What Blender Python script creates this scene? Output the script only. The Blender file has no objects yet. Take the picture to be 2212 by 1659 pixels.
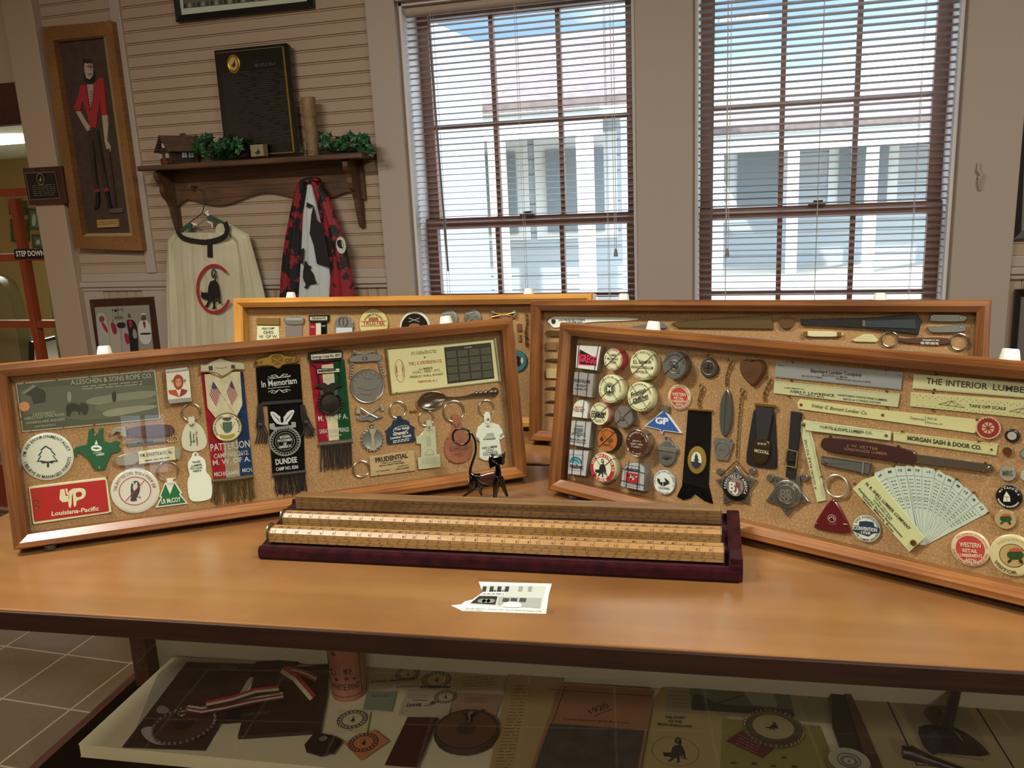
import bpy, math, random
from math import sin, cos, pi, radians
from mathutils import Vector, Matrix
random.seed(7)
SC = bpy.context.scene
COL = SC.collection
# ---------------------------------------------------------------- camera
CAM = Vector((0, 0, 1.55))
FPX, CX, CY = 1845.6, 1106.0, 829.5
ROT = Matrix(((0.95912307, 0.0203054, -0.28225986), (0.27926002, -0.22930664, 0.93243354), (-0.04579062, -0.97314241, -0.22560377)))
# ROT maps camera axes (right, down, forward) to the world
cd = bpy.data.cameras.new('camera'); cam = bpy.data.objects.new('camera', cd); COL.objects.link(cam)
cd.sensor_width = 36.0; cd.sensor_fit = 'HORIZONTAL'; cd.lens = 36.0 * FPX / 2212.0; cd.clip_start = 0.02
r_, d_, f_ = (Vector((ROT[0][i], ROT[1][i], ROT[2][i])) for i in range(3))
cam.matrix_world = Matrix(((r_.x, -d_.x, -f_.x, CAM.x), (r_.y, -d_.y, -f_.y, CAM.y), (r_.z, -d_.z, -f_.z, CAM.z), (0, 0, 0, 1)))
SC.camera = cam
# ---------------------------------------------------------------- world, exposure
SC.view_settings.view_transform = 'Standard'; SC.view_settings.look = 'None'; SC.view_settings.gamma = 1
SC.view_settings.use_curve_mapping = False; SC.view_settings.exposure = 0.0
w = bpy.data.worlds.new('world'); SC.world = w; w.use_nodes = True
nt = w.node_tree; bg = nt.nodes['Background']
bg.inputs[1].default_value = 1.0
_tc = nt.nodes.new('ShaderNodeTexCoord'); _sx = nt.nodes.new('ShaderNodeSeparateXYZ'); _nz = nt.nodes.new('ShaderNodeTexNoise'); _ma = nt.nodes.new('ShaderNodeMath'); _rp = nt.nodes.new('ShaderNodeValToRGB'); _mp = nt.nodes.new('ShaderNodeMapping')
nt.links.new(_tc.outputs['Generated'], _sx.inputs[0]); nt.links.new(_tc.outputs['Generated'], _mp.inputs[0]); _mp.inputs[3].default_value = (1.5, 1.5, 7); nt.links.new(_mp.outputs[0], _nz.inputs[0]); _nz.inputs['Scale'].default_value = 2.2; _nz.inputs['Detail'].default_value = 5
_ma.operation = 'MULTIPLY_ADD'; nt.links.new(_nz.outputs[0], _ma.inputs[0]); _ma.inputs[1].default_value = .16; nt.links.new(_sx.outputs[2], _ma.inputs[2]); nt.links.new(_ma.outputs[0], _rp.inputs[0]); nt.links.new(_rp.outputs[0], bg.inputs[0])
# hazy bright horizon, a blue band above it, bright cloud overhead
_e = _rp.color_ramp.elements; _e[0].position = 0; _e[0].color = (1.4, 1.45, 1.5, 1); _e[1].position = .17; _e[1].color = (3.0, 3.4, 3.8, 1)
for _p, _c in ((.215, (.95, 1.3, 1.9, 1)), (.245, (.42, .72, 1.15, 1)), (.275, (.55, .85, 1.3, 1)), (.31, (3.2, 3.8, 4.5, 1)), (1.0, (5.0, 5.6, 6.4, 1))): _x = _e.new(_p); _x.color = _c
sun = bpy.data.lights.new('sun', 'SUN'); sun.energy = 5.5; sun.angle = 0.02; sun.color = (1, .97, .9)
so = bpy.data.objects.new('sun', sun); COL.objects.link(so); so.rotation_euler = (radians(48), 0, radians(-38))

def area(name, loc, rot, sx, sy, power, color, portal=False):
    l = bpy.data.lights.new(name, 'AREA'); l.shape = 'RECTANGLE'; l.size = sx; l.size_y = sy; l.energy = power; l.color = color
    if portal: l.cycles.is_portal = True
    o = bpy.data.objects.new(name, l); COL.objects.link(o); o.location = loc; o.rotation_euler = rot
    return o
WARM = (1.0, .95, .85)
CEILING_Z = 3.05
LAMPS = [(-1.7, .45, 74), (1.3, .35, 74), (-.6, -1.7, 40), (1.4, -3.6, 64)]
for x, y, p in LAMPS: area('ceiling_lamp_light', (x, y, CEILING_Z - .095), (0, 0, 0), 1.15, .26, p, WARM)
area('next_room_lamp_light', (-5.9, 6.25, 2.08), (0, 0, 0), 1.15, .3, 75, (1, .96, .85))
area('portal_light', (-.93, 3.47, 1.52), (radians(-90), 0, 0), .9, 1.5, 1, (1, 1, 1), True)
area('portal_light', (.175, 3.47, 1.6), (radians(-90), 0, 0), .85, 1.7, 1, (1, 1, 1), True)

# ---------------------------------------------------------------- colour and materials
def lin(h):
    h = h.lstrip('#'); o = []
    for i in (0, 2, 4):
        c = int(h[i:i+2], 16) / 255; o.append(c / 12.92 if c <= .04045 else ((c + .055) / 1.055) ** 2.4)
    return (*o, 1)
MATS = {}
def mat(key, col=None, rough=.5, metal=0, kind='plain', col2=None, scale=1, bump=0, spec=.5, coat=0, axis='X'):
    if key in MATS: return MATS[key]
    m = bpy.data.materials.new(key); m.use_nodes = True; MATS[key] = m
    N = m.node_tree.nodes; L = m.node_tree.links; b = N['Principled BSDF']
    b.inputs['Base Color'].default_value = lin(col); b.inputs['Roughness'].default_value = rough; b.inputs['Metallic'].default_value = metal
    b.inputs['Specular IOR Level'].default_value = spec; b.inputs['Coat Weight'].default_value = coat; b.inputs['Coat Roughness'].default_value = .22 if kind == 'wood' else .12
    if kind == 'plain': return m
    tc = N.new('ShaderNodeTexCoord'); mp = N.new('ShaderNodeMapping'); L.new(tc.outputs['Object'], mp.inputs[0])
    nz = N.new('ShaderNodeTexNoise'); L.new(mp.outputs[0], nz.inputs[0]); rp = N.new('ShaderNodeValToRGB'); L.new(rp.outputs[0], b.inputs['Base Color'])
    e = rp.color_ramp.elements; e[0].color = lin(col); e[1].color = lin(col2 or col)
    fac = nz.outputs[0]
    if kind == 'wood':
        s = {'X': (3, 90, 90), 'Y': (90, 3, 90), 'Z': (90, 90, 3)}[axis]
        mp.inputs[3].default_value = tuple(v * scale for v in s); nz.inputs['Scale'].default_value = 1.6; nz.inputs['Detail'].default_value = 5; nz.inputs['Distortion'].default_value = .9
        e[0].position = .36; e[1].position = .66
    elif kind == 'noise':
        nz.inputs['Scale'].default_value = scale; nz.inputs['Detail'].default_value = 4; e[0].position = .35; e[1].position = .65
    elif kind == 'cork':
        nz.inputs['Scale'].default_value = 380; nz.inputs['Detail'].default_value = 4; nz.inputs['Roughness'].default_value = .7
        e[0].position = .33; e[1].position = .5; x = e.new(.70); x.color = lin('#c6a171'); y = e.new(.25); y.color = lin('#6f4c28')
    elif kind == 'tile':
        N.remove(nz); br = N.new('ShaderNodeTexBrick'); L.new(mp.outputs[0], br.inputs[0]); br.offset = 0; br.inputs['Scale'].default_value = 1
        br.inputs['Brick Width'].default_value = .274; br.inputs['Row Height'].default_value = .274; br.inputs['Mortar Size'].default_value = .0035
        br.inputs['Color1'].default_value = lin(col); br.inputs['Color2'].default_value = lin(col2); br.inputs['Mortar'].default_value = lin('#9a8b74')
        mp.inputs[1].default_value = (2.359 + .274 * 20, -1.897 + .274 * 20, 0); L.new(br.outputs[0], b.inputs['Base Color']); fac = br.outputs[1]
    if kind == 'wood':
        n2 = N.new('ShaderNodeTexNoise'); n2.inputs['Scale'].default_value = 5; n2.inputs['Detail'].default_value = 6; L.new(tc.outputs['Object'], n2.inputs[0])
        mx = N.new('ShaderNodeMath'); mx.operation = 'MULTIPLY_ADD'; mx.inputs[1].default_value = .45; md = N.new('ShaderNodeMath'); md.operation = 'MULTIPLY'; md.inputs[1].default_value = .55
        L.new(nz.outputs[0], md.inputs[0]); L.new(n2.outputs[0], mx.inputs[0]); L.new(md.outputs[0], mx.inputs[2]); fac = mx.outputs[0]; e[0].position = .40; e[1].position = .60
    if kind != 'tile': L.new(fac, rp.inputs[0])
    if bump:
        bp = N.new('ShaderNodeBump'); bp.inputs['Strength'].default_value = bump; bp.inputs['Distance'].default_value = .002
        L.new(fac, bp.inputs['Height']); L.new(bp.outputs[0], b.inputs['Normal'])
    return m
def P(h, rough=.5, metal=0, coat=0, spec=.5):
    return mat('paint_%s_%d_%d_%d' % (h.lstrip('#'), rough * 100, metal * 100, coat * 100), h, rough, metal, coat=coat, spec=spec)
def glass_mat():
    m = bpy.data.materials.new('clear_glass'); m.use_nodes = True; N = m.node_tree.nodes; L = m.node_tree.links
    N.remove(N['Principled BSDF']); o = N['Material Output']
    t = N.new('ShaderNodeBsdfTransparent'); g = N.new('ShaderNodeBsdfGlossy'); g.inputs['Roughness'].default_value = .01
    lw = N.new('ShaderNodeLayerWeight'); pw = N.new('ShaderNodeMath'); pw.operation = 'POWER'; pw.inputs[1].default_value = 4.5; f = N.new('ShaderNodeMath'); f.operation = 'MULTIPLY_ADD'; f.inputs[1].default_value = .9; f.inputs[2].default_value = .04
    L.new(lw.outputs['Facing'], pw.inputs[0]); L.new(pw.outputs[0], f.inputs[0]); lw.inputs[0].default_value = .5; x = N.new('ShaderNodeMixShader')
    t.inputs[0].default_value = (.97, .985, .97, 1)
    L.new(f.outputs[0], x.inputs[0]); L.new(t.outputs[0], x.inputs[1]); L.new(g.outputs[0], x.inputs[2]); L.new(x.outputs[0], o.inputs[0])
    return m
GLASS = glass_mat()
def emit_mat(name, col, s):
    m = bpy.data.materials.new(name); m.use_nodes = True; b = m.node_tree.nodes['Principled BSDF']
    b.inputs['Base Color'].default_value = lin(col); b.inputs['Emission Color'].default_value = lin(col); b.inputs['Emission Strength'].default_value = s
    return m
WALL = mat('beige_wall_paint', '#aa947d', .62); TRIM = mat('taupe_trim_paint', '#ac9e90', .55)
OAK = mat('honey_oak', '#6b3f1c', .32, kind='wood', col2='#9a6531', coat=.45, bump=.08)
OAKZ = mat('honey_oak_upright', '#5c3518', .32, kind='wood', col2='#89572a', coat=.45, bump=.08, axis='Z')
PALE = mat('yellow_pine', '#b87d2e', .38, kind='wood', col2='#d8a049', coat=.3)
PALEZ = mat('yellow_pine_upright', '#b87d2e', .38, kind='wood', col2='#d8a049', coat=.3, axis='Z')
TOP = mat('birch_counter_top', '#6c4826', .27, kind='wood', col2='#8a6238', scale=.06, coat=.35)
EDGE = mat('dark_counter_edge', '#1c0e07', .35, kind='wood', col2='#2c160b')
MAHOG = mat('mahogany', '#331710', .4, kind='wood', col2='#4d2616', axis='Y')
WALNUT = mat('brown_shelf_wood', '#46301f', .5, kind='wood', col2='#6a4a30')
CORK = mat('cork_board', '#967148', .9, kind='cork', col2='#a17d52', bump=.12)
VELVET = mat('maroon_velvet', '#200407', .95, kind='noise', col2='#330a10', scale=60, spec=.1)
VELVET.node_tree.nodes['Principled BSDF'].inputs['Sheen Weight'].default_value = .06
BOX = mat('boxwood', '#94703f', .38, kind='wood', col2='#a5804b')
BLACK = P('#080809', .4); WHITE = P('#e9ecdf', .4); SILVER = P('#9a978c', .32, .85); GOLD = P('#b08a3a', .3, .85); INK = P('#1b1d20', .6); STEEL = P('#b9b6a8', .22, .95)
BRASS = P('#8a6d3c', .35, .85); PEWTER = P('#86847b', .42, .5); WIRE = P('#3b382c', .4, .6); CREAM = P('#dcdcb0', .35, coat=.3)

# ---------------------------------------------------------------- mesh building
GLY = {}
def glyph(s, bold=0):
    k = (s, bold)
    if k in GLY: return GLY[k]
    cu = bpy.data.curves.new('tmp', 'FONT'); cu.body = s; cu.resolution_u = 2; cu.offset = bold; cu.size = 1.0
    o = bpy.data.objects.new('tmp', cu); COL.objects.link(o)
    bpy.context.view_layer.update()
    me = bpy.data.meshes.new_from_object(o.evaluated_get(bpy.context.evaluated_depsgraph_get()))
    v = [(p.co.x, p.co.y) for p in me.vertices]; f = [tuple(q.vertices) for q in me.polygons]
    bpy.data.objects.remove(o); bpy.data.curves.remove(cu); bpy.data.meshes.remove(me)
    xs = [p[0] for p in v] or [0]; GLY[k] = (v, f, min(xs), max(xs)); return GLY[k]
CAP = 0.73
class MB:
    def __init__(s): s.v = []; s.f = []; s.mi = []; s.sm = []; s.mats = []
    def m(s, mt):
        if isinstance(mt, str): mt = P(mt)
        if mt not in s.mats: s.mats.append(mt)
        return s.mats.index(mt)
    def add(s, vs, fs, mt, sm=False):
        b = len(s.v); s.v += [tuple(v) for v in vs]; i = s.m(mt)
        for f in fs: s.f.append(tuple(b + k for k in f)); s.mi.append(i); s.sm.append(sm)
    def box(s, x0, y0, z0, x1, y1, z1, mt):
        vs = [(x, y, z) for z in (z0, z1) for y in (y0, y1) for x in (x0, x1)]
        s.add(vs, [(0, 2, 3, 1), (4, 5, 7, 6), (0, 1, 5, 4), (2, 6, 7, 3), (0, 4, 6, 2), (1, 3, 7, 5)], mt)
    def hexa(s, q0, q1, mt):   # two quads of 3-D points
        s.add(list(q0) + list(q1), [(3, 2, 1, 0), (4, 5, 6, 7), (0, 1, 5, 4), (1, 2, 6, 5), (2, 3, 7, 6), (3, 0, 4, 7)], mt)
    def prism(s, pts, z0, z1, mt, side=None, bev=0):
        pts = [tuple(p[:2]) for p in pts]; n = len(pts)
        A = sum(pts[i][0] * pts[(i + 1) % n][1] - pts[(i + 1) % n][0] * pts[i][1] for i in range(n))
        if A < 0: pts = pts[::-1]
        lo = [(x, y, z0) for x, y in pts]; hi = [(x, y, z1) for x, y in pts]
        if bev:
            ins = []
            for i in range(n):
                p, c, q = Vector(pts[i - 1]), Vector(pts[i]), Vector(pts[(i + 1) % n])
                a = (c - p); b = (q - c)
                a = a.normalized() if a.length else Vector((1, 0)); b = b.normalized() if b.length else a
                nn = Vector((-a.y - b.y, a.x + b.x)); nn = nn.normalized() if nn.length > 1e-6 else Vector((-a.y, a.x))
                ins.append(c + nn * bev)
            mid = [(x, y, z1 - bev) for x, y in pts]; top = [(p.x, p.y, z1) for p in ins]
            s.add(mid + top, [(i, (i + 1) % n, n + (i + 1) % n, n + i) for i in range(n)], mt, True)
            s.add(lo + mid, [(i, (i + 1) % n, n + (i + 1) % n, n + i) for i in range(n)], side or mt, True)
            s.add(top, [tuple(range(n))], mt); s.add(lo, [tuple(range(n - 1, -1, -1))], side or mt); return
        s.add(hi, [tuple(range(n))], mt); s.add(lo, [tuple(range(n - 1, -1, -1))], side or mt)
        s.add(lo + hi, [(i, (i + 1) % n, n + (i + 1) % n, n + i) for i in range(n)], side or mt)
    def flat(s, pts, z, mt):
        pts = [tuple(p[:2]) for p in pts]; n = len(pts)
        A = sum(pts[i][0] * pts[(i + 1) % n][1] - pts[(i + 1) % n][0] * pts[i][1] for i in range(n))
        if A < 0: pts = pts[::-1]
        s.add([(x, y, z) for x, y in pts], [tuple(range(n))], mt)
    def lathe(s, prof, mt, c=(0, 0), n=40, sx=1, sy=1, sm=True):
        vs = []; k = len(prof)
        for j in range(n):
            a = 2 * pi * j / n
            for r, z in prof: vs.append((c[0] + r * cos(a) * sx, c[1] + r * sin(a) * sy, z))
        fs = [(j * k + i, ((j + 1) % n) * k + i, ((j + 1) % n) * k + i + 1, j * k + i + 1) for j in range(n) for i in range(k - 1)]
        s.add(vs, fs, mt, sm)
        if prof[-1][0] > 1e-7: s.add([vs[j * k + k - 1] for j in range(n)], [tuple(range(n))], mt)
        if prof[0][0] > 1e-7: s.add([vs[j * k] for j in range(n)], [tuple(range(n - 1, -1, -1))], mt)
    def disc(s, c, r, z, mt, n=40, sy=1): s.flat([(c[0] + r * cos(2 * pi * i / n), c[1] + r * sy * sin(2 * pi * i / n)) for i in range(n)], z, mt)
    def stroke(s, pts, wd, z, mt, closed=False):
        pts = [Vector(p[:2]) for p in pts]; n = len(pts); L = []; R = []
        for i in range(n):
            a = pts[i] - pts[i - 1] if (i > 0 or closed) else pts[1] - pts[0]
            b = pts[(i + 1) % n] - pts[i] if (i < n - 1 or closed) else pts[i] - pts[i - 1]
            a = a.normalized() if a.length > 1e-9 else Vector((1, 0)); b = b.normalized() if b.length > 1e-9 else a
            t = a + b; t = t.normalized() if t.length > 1e-3 else a; nn = Vector((-t.y, t.x)); k = max(.5, abs(nn.dot(Vector((-a.y, a.x)))))
            h = wd[i] / 2 if isinstance(wd, (list, tuple)) else wd / 2
            L.append(pts[i] + nn * h / k); R.append(pts[i] - nn * h / k)
        m = n if closed else n - 1
        s.add([(p.x, p.y, z) for p in R + L], [(i, (i + 1) % n, n + (i + 1) % n, n + i) for i in range(m)], mt)
    def tube(s, pts, r, mt, n=8, closed=False, ry=None):
        pts = [Vector(p) for p in pts]; k = len(pts); vs = []; up = None
        for i in range(k):
            t = (pts[(i + 1) % k] - pts[i - 1]) if closed else (pts[min(i + 1, k - 1)] - pts[max(i - 1, 0)])
            t = t.normalized() if t.length > 1e-9 else Vector((0, 0, 1))
            if up is None: up = Vector((0, 0, 1)) if abs(t.z) < .9 else Vector((0, 1, 0))
            a = t.cross(up); a = a.normalized() if a.length > 1e-6 else Vector((1, 0, 0)); b = a.cross(t).normalized(); up = b
            rr = r[i] if isinstance(r, (list, tuple)) else r
            r2 = rr if ry is None else (ry[i] if isinstance(ry, (list, tuple)) else ry)
            for j in range(n):
                q = 2 * pi * j / n; vs.append(pts[i] + a * cos(q) * rr + b * sin(q) * r2)
        m = k if closed else k - 1
        s.add(vs, [(i * n + j, i * n + (j + 1) % n, ((i + 1) % k) * n + (j + 1) % n, ((i + 1) % k) * n + j) for i in range(m) for j in range(n)], mt, True)
        if not closed: s.add(vs[:n], [tuple(range(n - 1, -1, -1))], mt); s.add(vs[-n:], [tuple(range(n))], mt)
    def ring(s, c, R, r, z, mt, n=36, a0=0, a1=2 * pi, sy=1):
        full = abs(a1 - a0 - 2 * pi) < 1e-6
        pts = [(c[0] + R * cos(a0 + (a1 - a0) * i / n), c[1] + R * sy * sin(a0 + (a1 - a0) * i / n), z) for i in range(n + (0 if full else 1))]
        s.tube(pts, r, mt, 8, full)
    def rtext(s, t, o, ux, uy, z, mt, bold=0, shear=0):  # o start, ux vector of whole length, uy vector of cap height
        v, f, x0, x1 = glyph(t, bold)
        if not f: return
        W = max(x1 - x0, 1e-4)
        s.add([(o[0] + ux[0] * (x - x0) / W + uy[0] * y / CAP + (ux[0] * shear * y / CAP * abs(uy[1]) / max(1e-9, math.hypot(*ux)) if shear else 0),
                o[1] + ux[1] * (x - x0) / W + uy[1] * y / CAP, z) for x, y in v], f, mt)
    def build(s, name, parent=None, mw=None, keep=False):
        me = bpy.data.meshes.new(name); me.from_pydata(s.v, [], s.f)
        for m in s.mats: me.materials.append(m)
        me.polygons.foreach_set('material_index', s.mi); me.polygons.foreach_set('use_smooth', s.sm); me.update()
        if any(s.sm): me.set_sharp_from_angle(angle=radians(38))
        o = bpy.data.objects.new(name, me); COL.objects.link(o)
        if parent: o.parent = parent
        if mw is not None: o.matrix_world = mw
        return o
def bevel(o, w=.002, seg=2):
    b = o.modifiers.new('bevel', 'BEVEL'); b.width = w; b.segments = seg; b.limit_method = 'ANGLE'; b.angle_limit = radians(40); return o
def tag(o, label=None, cat=None, group=None, kind=None):
    if label: o['label'] = label
    if cat: o['category'] = cat
    if group: o['group'] = group
    if kind: o['kind'] = kind
    return o
def structure(o): o['kind'] = 'structure'; return o
def empty(name, mw, parent=None):
    o = bpy.data.objects.new(name, None); COL.objects.link(o); o.empty_display_size = .02
    if parent: o.parent = parent
    else: o.matrix_world = mw
    return o

# ---------------------------------------------------------------- measured surfaces
def ray(px, py): return ROT @ Vector((px - CX, py - CY, FPX))
class Surf:
    """A plane in the place: local x right, y up, z out of the surface."""
    def __init__(s, M): s.M = M; s.I = M.inverted()
    def at(s, px, py, z=0):
        o = s.I @ CAM; d = (s.I.to_3x3()) @ ray(px, py); t = (z - o.z) / d.z
        return Vector((o.x + d.x * t, o.y + d.y * t))
VW = {'P': (0, 0, 1), '1': (0, 700, 3.318), '2': (430, 700, 3.949), '3': (730, 680, 3.95), '4': (1170, 680, 4.148), '5': (1460, 720, 3.77), '6': (1640, 740, 2.963),
      '7': (1900, 980, 4.609), 'a': (500, 620, 2.989), 'b': (1100, 620, 2.087), 'c': (1900, 560, 5.529), 't': (540, 1040, 2.048), 'L': (0, 1300, 2.989), 'M': (640, 1360, 3.687),
      'N': (1140, 1400, 3.687), 'O': (1680, 1420, 4.158), 'w': (0, 0, 2.963), 'x': (0, 400, 4.366), 'y': (290, 0, 3.318), 'z': (330, 360, 4.147)}
def vp(view, x, y): ox, oy, k = VW[view]; return ox + x / k, oy + y / k
class Item:
    """One thing lying on a surface; its outlines are given as points measured in a view of the surface."""
    def __init__(s, surf, view, c, name, label, cat, group=None, base=0):
        s.surf = surf; s.view = view; s.name = name; s.label = label; s.cat = cat; s.group = group; s.base = base
        s.o = surf.at(*vp(view, *c), base); s.parts = {}; s.sub = {}; s.plabel = {}
    def p(s, x, y, z=0):
        q = s.surf.at(*vp(s.view, x, y), z + s.base) - s.o; return (q.x, q.y)
    def ps(s, pts, z=0): return [s.p(a, b, z) for a, b in pts]
    def L(s, x, y, d, z=0):      # length of d view pixels here
        a = Vector(s.p(x - d / 2, y, z)); b = Vector(s.p(x + d / 2, y, z)); c = Vector(s.p(x, y - d / 2, z)); e = Vector(s.p(x, y + d / 2, z)); return max((a - b).length, (c - e).length)
    def mb(s, part=''):
        if part not in s.parts: s.parts[part] = MB()
        return s.parts[part]
    def prism(s, part, pts, z0, z1, mt, side=None, bev=0): s.mb(part).prism(s.ps(pts, z1), z0, z1, mt, side, bev)
    def flat(s, part, pts, z, mt): s.mb(part).flat(s.ps(pts, z), z, mt)
    def stroke(s, part, pts, wd, z, mt, closed=False): s.mb(part).stroke(s.ps(pts, z), s.L(*pts[0], wd, z), z, mt, closed)
    def tube(s, part, pts, r, z, mt, closed=False, n=8): s.mb(part).tube([(*s.p(a[0], a[1], z), a[2] if len(a) > 2 else z) for a in pts], s.L(pts[0][0], pts[0][1], 2 * r, z) / 2 if not isinstance(r, list) else [s.L(pts[0][0], pts[0][1], 2 * q, z) / 2 for q in r], mt, n, closed)
    def ring(s, part, x, y, R, r, z, mt): k = s.L(x, y, 2, z) / 2; s.mb(part).ring(s.p(x, y, z), R * k, r * k, z, mt)
    def disc(s, part, x, y, R, z, mt, n=40): s.mb(part).disc(s.p(x, y, z), s.L(x, y, 2 * R, z) / 2, z, mt, n)
    def text(s, part, t, x1, y1, x2, y2, h, z, mt, bold=.012, shear=0):
        a = Vector(s.p(x1, y1, z)); b = Vector(s.p(x2, y2, z)); ux = b - a
        hh = s.L((x1 + x2) / 2, (y1 + y2) / 2, h, z); uy = Vector((-ux.y, ux.x)).normalized() * hh
        s.mb(part).rtext(t, a, ux, uy, z + .0003, mt, bold, shear)
    def arc(s, part, t, x, y, R, h, a0, a1, z, mt, bottom=False, bold=.012):
        """letters on a circle; angles in degrees clockwise from the top, a0 first letter, a1 last"""
        k = s.L(x, y, 2, z) / 2; c = s.p(x, y, z); m = s.mb(part); hh = h * k; R = R * k
        ws = []
        for ch in t:
            if ch == ' ': ws.append(.35)
            else: v, f, x0, x1 = glyph(ch, bold); ws.append(x1 - x0 + .10)
        tot = sum(ws); pos = 0
        span = radians(abs(a1 - a0)) * R; sx = span / tot
        for ch, wd in zip(t, ws):
            fr = (pos + wd / 2) / tot; pos += wd
            if ch == ' ': continue
            a = radians(a0 + (a1 - a0) * fr); v, f, x0, x1 = glyph(ch, bold)
            rad = Vector((sin(a), cos(a))); tan = Vector((cos(a), -sin(a)))
            if bottom: up = -rad; tan = -tan; base = Vector(c) + rad * R
            else: up = rad; base = Vector(c) + rad * R
            m.add([(*(base + tan * ((p - (x0 + x1) / 2) * sx) + up * (q * hh / CAP)), z + .0003) for p, q in v], f, mt)
    def lines(s, part, x1, y1, x2, y2, n, gap, z, mt, wd=2, dx=0, words=5):
        for i in range(n):
            ya = i * gap; t = 0
            while t < .97:
                e = min(1, t + random.uniform(.6, 1.5) / words)
                s.stroke(part, [(x1 + (x2 - x1) * t + dx * i, y1 + (y2 - y1) * t + ya), (x1 + (x2 - x1) * e + dx * i, y1 + (y2 - y1) * e + ya)], wd, z + .0002, mt); t = e + .25 / words
    def build(s):
        M = s.surf.M @ Matrix.Translation((s.o.x, s.o.y, s.base))
        if len(s.parts) == 1:
            o = next(iter(s.parts.values())).build(s.name, None, M)
        else:
            o = empty(s.name, M); done = {}
            for k in s.parts:
                par = s.sub.get(k); par = done.get(par, o)
                q = s.parts[k].build(k.split('#')[0], par); done[k] = q
                if k in s.plabel: q['label'] = s.plabel[k]
        tag(o, s.label, s.cat, s.group); return o
def sm(p0, p1, n): return [(p0[0] + (p1[0] - p0[0]) * i / n, p0[1] + (p1[1] - p0[1]) * i / n) for i in range(n + 1)]
def smooth(pts, closed=True, it=2):
    for _ in range(it):
        q = []; n = len(pts)
        for i in range(n if closed else n - 1):
            a, b = pts[i], pts[(i + 1) % n]
            q.append(tuple(a[k] * .75 + b[k] * .25 for k in range(len(a)))); q.append(tuple(a[k] * .25 + b[k] * .75 for k in range(len(a))))
        if not closed: q = [pts[0]] + q + [pts[-1]]
        pts = q
    return pts
CAT = [(545,1020),(520,1030),(505,1070),(500,1110),(498,1135),(490,1125),(470,1128),(452,1126),(440,1110),(443,1140),(440,1160),(450,1180),(468,1188),(480,1186),(495,1195),(500,1200),(490,1230),(475,1250),(470,1258),(495,1258),(505,1245),(520,1215),(535,1200),(540,1215),(545,1250),(532,1272),(555,1274),(570,1262),(560,1250),(560,1200),(563,1160),(570,1190),(570,1212),(592,1212),(580,1195),(578,1150),(590,1190),(595,1228),(620,1218),(605,1208),(602,1150),(598,1120),(588,1060),(575,1030),(560,1018)]
TAIL = smooth([(560,1030),(568,990),(566,950),(556,922),(540,924),(532,950),(534,982),(546,998),(556,985),(554,958)], False, 1)
def cat(it, part, x0, y0, x1, y1, z, mt, flip=False):
    """black cat emblem inside the box x0..x1, y0..y1 of the item's view"""
    def f(a, b):
        u = (a - 440) / 180; v = (b - 918) / 356
        if flip: u = 1 - u
        return (x0 + u * (x1 - x0), y0 + v * (y1 - y0))
    it.flat(part, [f(*q) for q in CAT], z, mt); it.stroke(part, [f(*q) for q in TAIL], (x1 - x0) * .055, z, mt)
# ================================================================ the room
NY = 3.3            # inner face of the window wall
def zz(r): return CAM.z + r
W1 = (-1.388, -.473); W2 = (-.26, .61); SILL = .80; HEAD = 2.26; CASE_L = -1.515
DOORX = -3.25; FY = 9.0; NCZ = 2.18
def wbox(name, x0, y0, z0, x1, y1, z1, m, parent=None):
    b = MB(); b.box(x0, y0, z0, x1, y1, z1, m); return b.build(name, parent)
# floor, ceiling, side and back walls
f = MB(); f.box(-4.3, -6.0, -.05, 4.2, NY + .02, 0, mat('brown_floor_tile', '#6a5138', .5, kind='tile', col2='#5c4630', bump=.2)); structure(f.build('floor'))
f = MB(); f.box(-4.3, -6.0, CEILING_Z, 4.2, NY + .22, CEILING_Z + .1, P('#d8d0c0', .8)); structure(f.build('ceiling'))
structure(wbox('wall_west', -4.35, -6.0, 0, -4.2, NY, CEILING_Z, WALL)); structure(wbox('wall_east', 4.1, -6.0, 0, 4.25, NY + .2, CEILING_Z, WALL))
b = MB(); WX0, WX1, WZ0, WZ1 = 2.12, 2.62, 1.6, 2.24
for q in ((-4.3, 0, WX0, CEILING_Z), (WX1, 0, 4.2, CEILING_Z), (WX0, 0, WX1, WZ0), (WX0, WZ1, WX1, CEILING_Z)): b.box(q[0], -6.15, q[1], q[2], -6.0, q[3], WALL)
structure(b.build('wall_south'))
b = MB()
for x in (WX0, (WX0 + WX1) / 2 - .015, WX1 - .03): b.box(x, -6.1, WZ0, x + .03, -6.06, WZ1, TRIM)
for z in (WZ0, (WZ0 + WZ1) / 2 - .015, WZ1 - .03): b.box(WX0, -6.1, z, WX1, -6.06, z + .03, TRIM)
structure(b.build('window_3'))
# north wall: plain core with openings
def core(x0, x1, z0, z1): return (x0, z0, x1, z1)
b = MB()
for x0, z0, x1, z1 in (core(DOORX, W1[0], 0, CEILING_Z), core(W1[1], W2[0], 0, CEILING_Z), core(W2[1], 4.2, 0, CEILING_Z), core(W1[0], W1[1], 0, SILL), core(W1[0], W1[1], HEAD, CEILING_Z),
                       core(W2[0], W2[1], 0, SILL), core(W2[0], W2[1], HEAD, CEILING_Z), core(-4.3, DOORX, 2.06, CEILING_Z), core(-11.2, -4.2, -.25, CEILING_Z), core(-4.2, 4.2, -.25, -.001)):
    b.box(x0, NY, z0, x1, NY + .2, z1, WALL)
structure(b.build('wall_north'))
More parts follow.
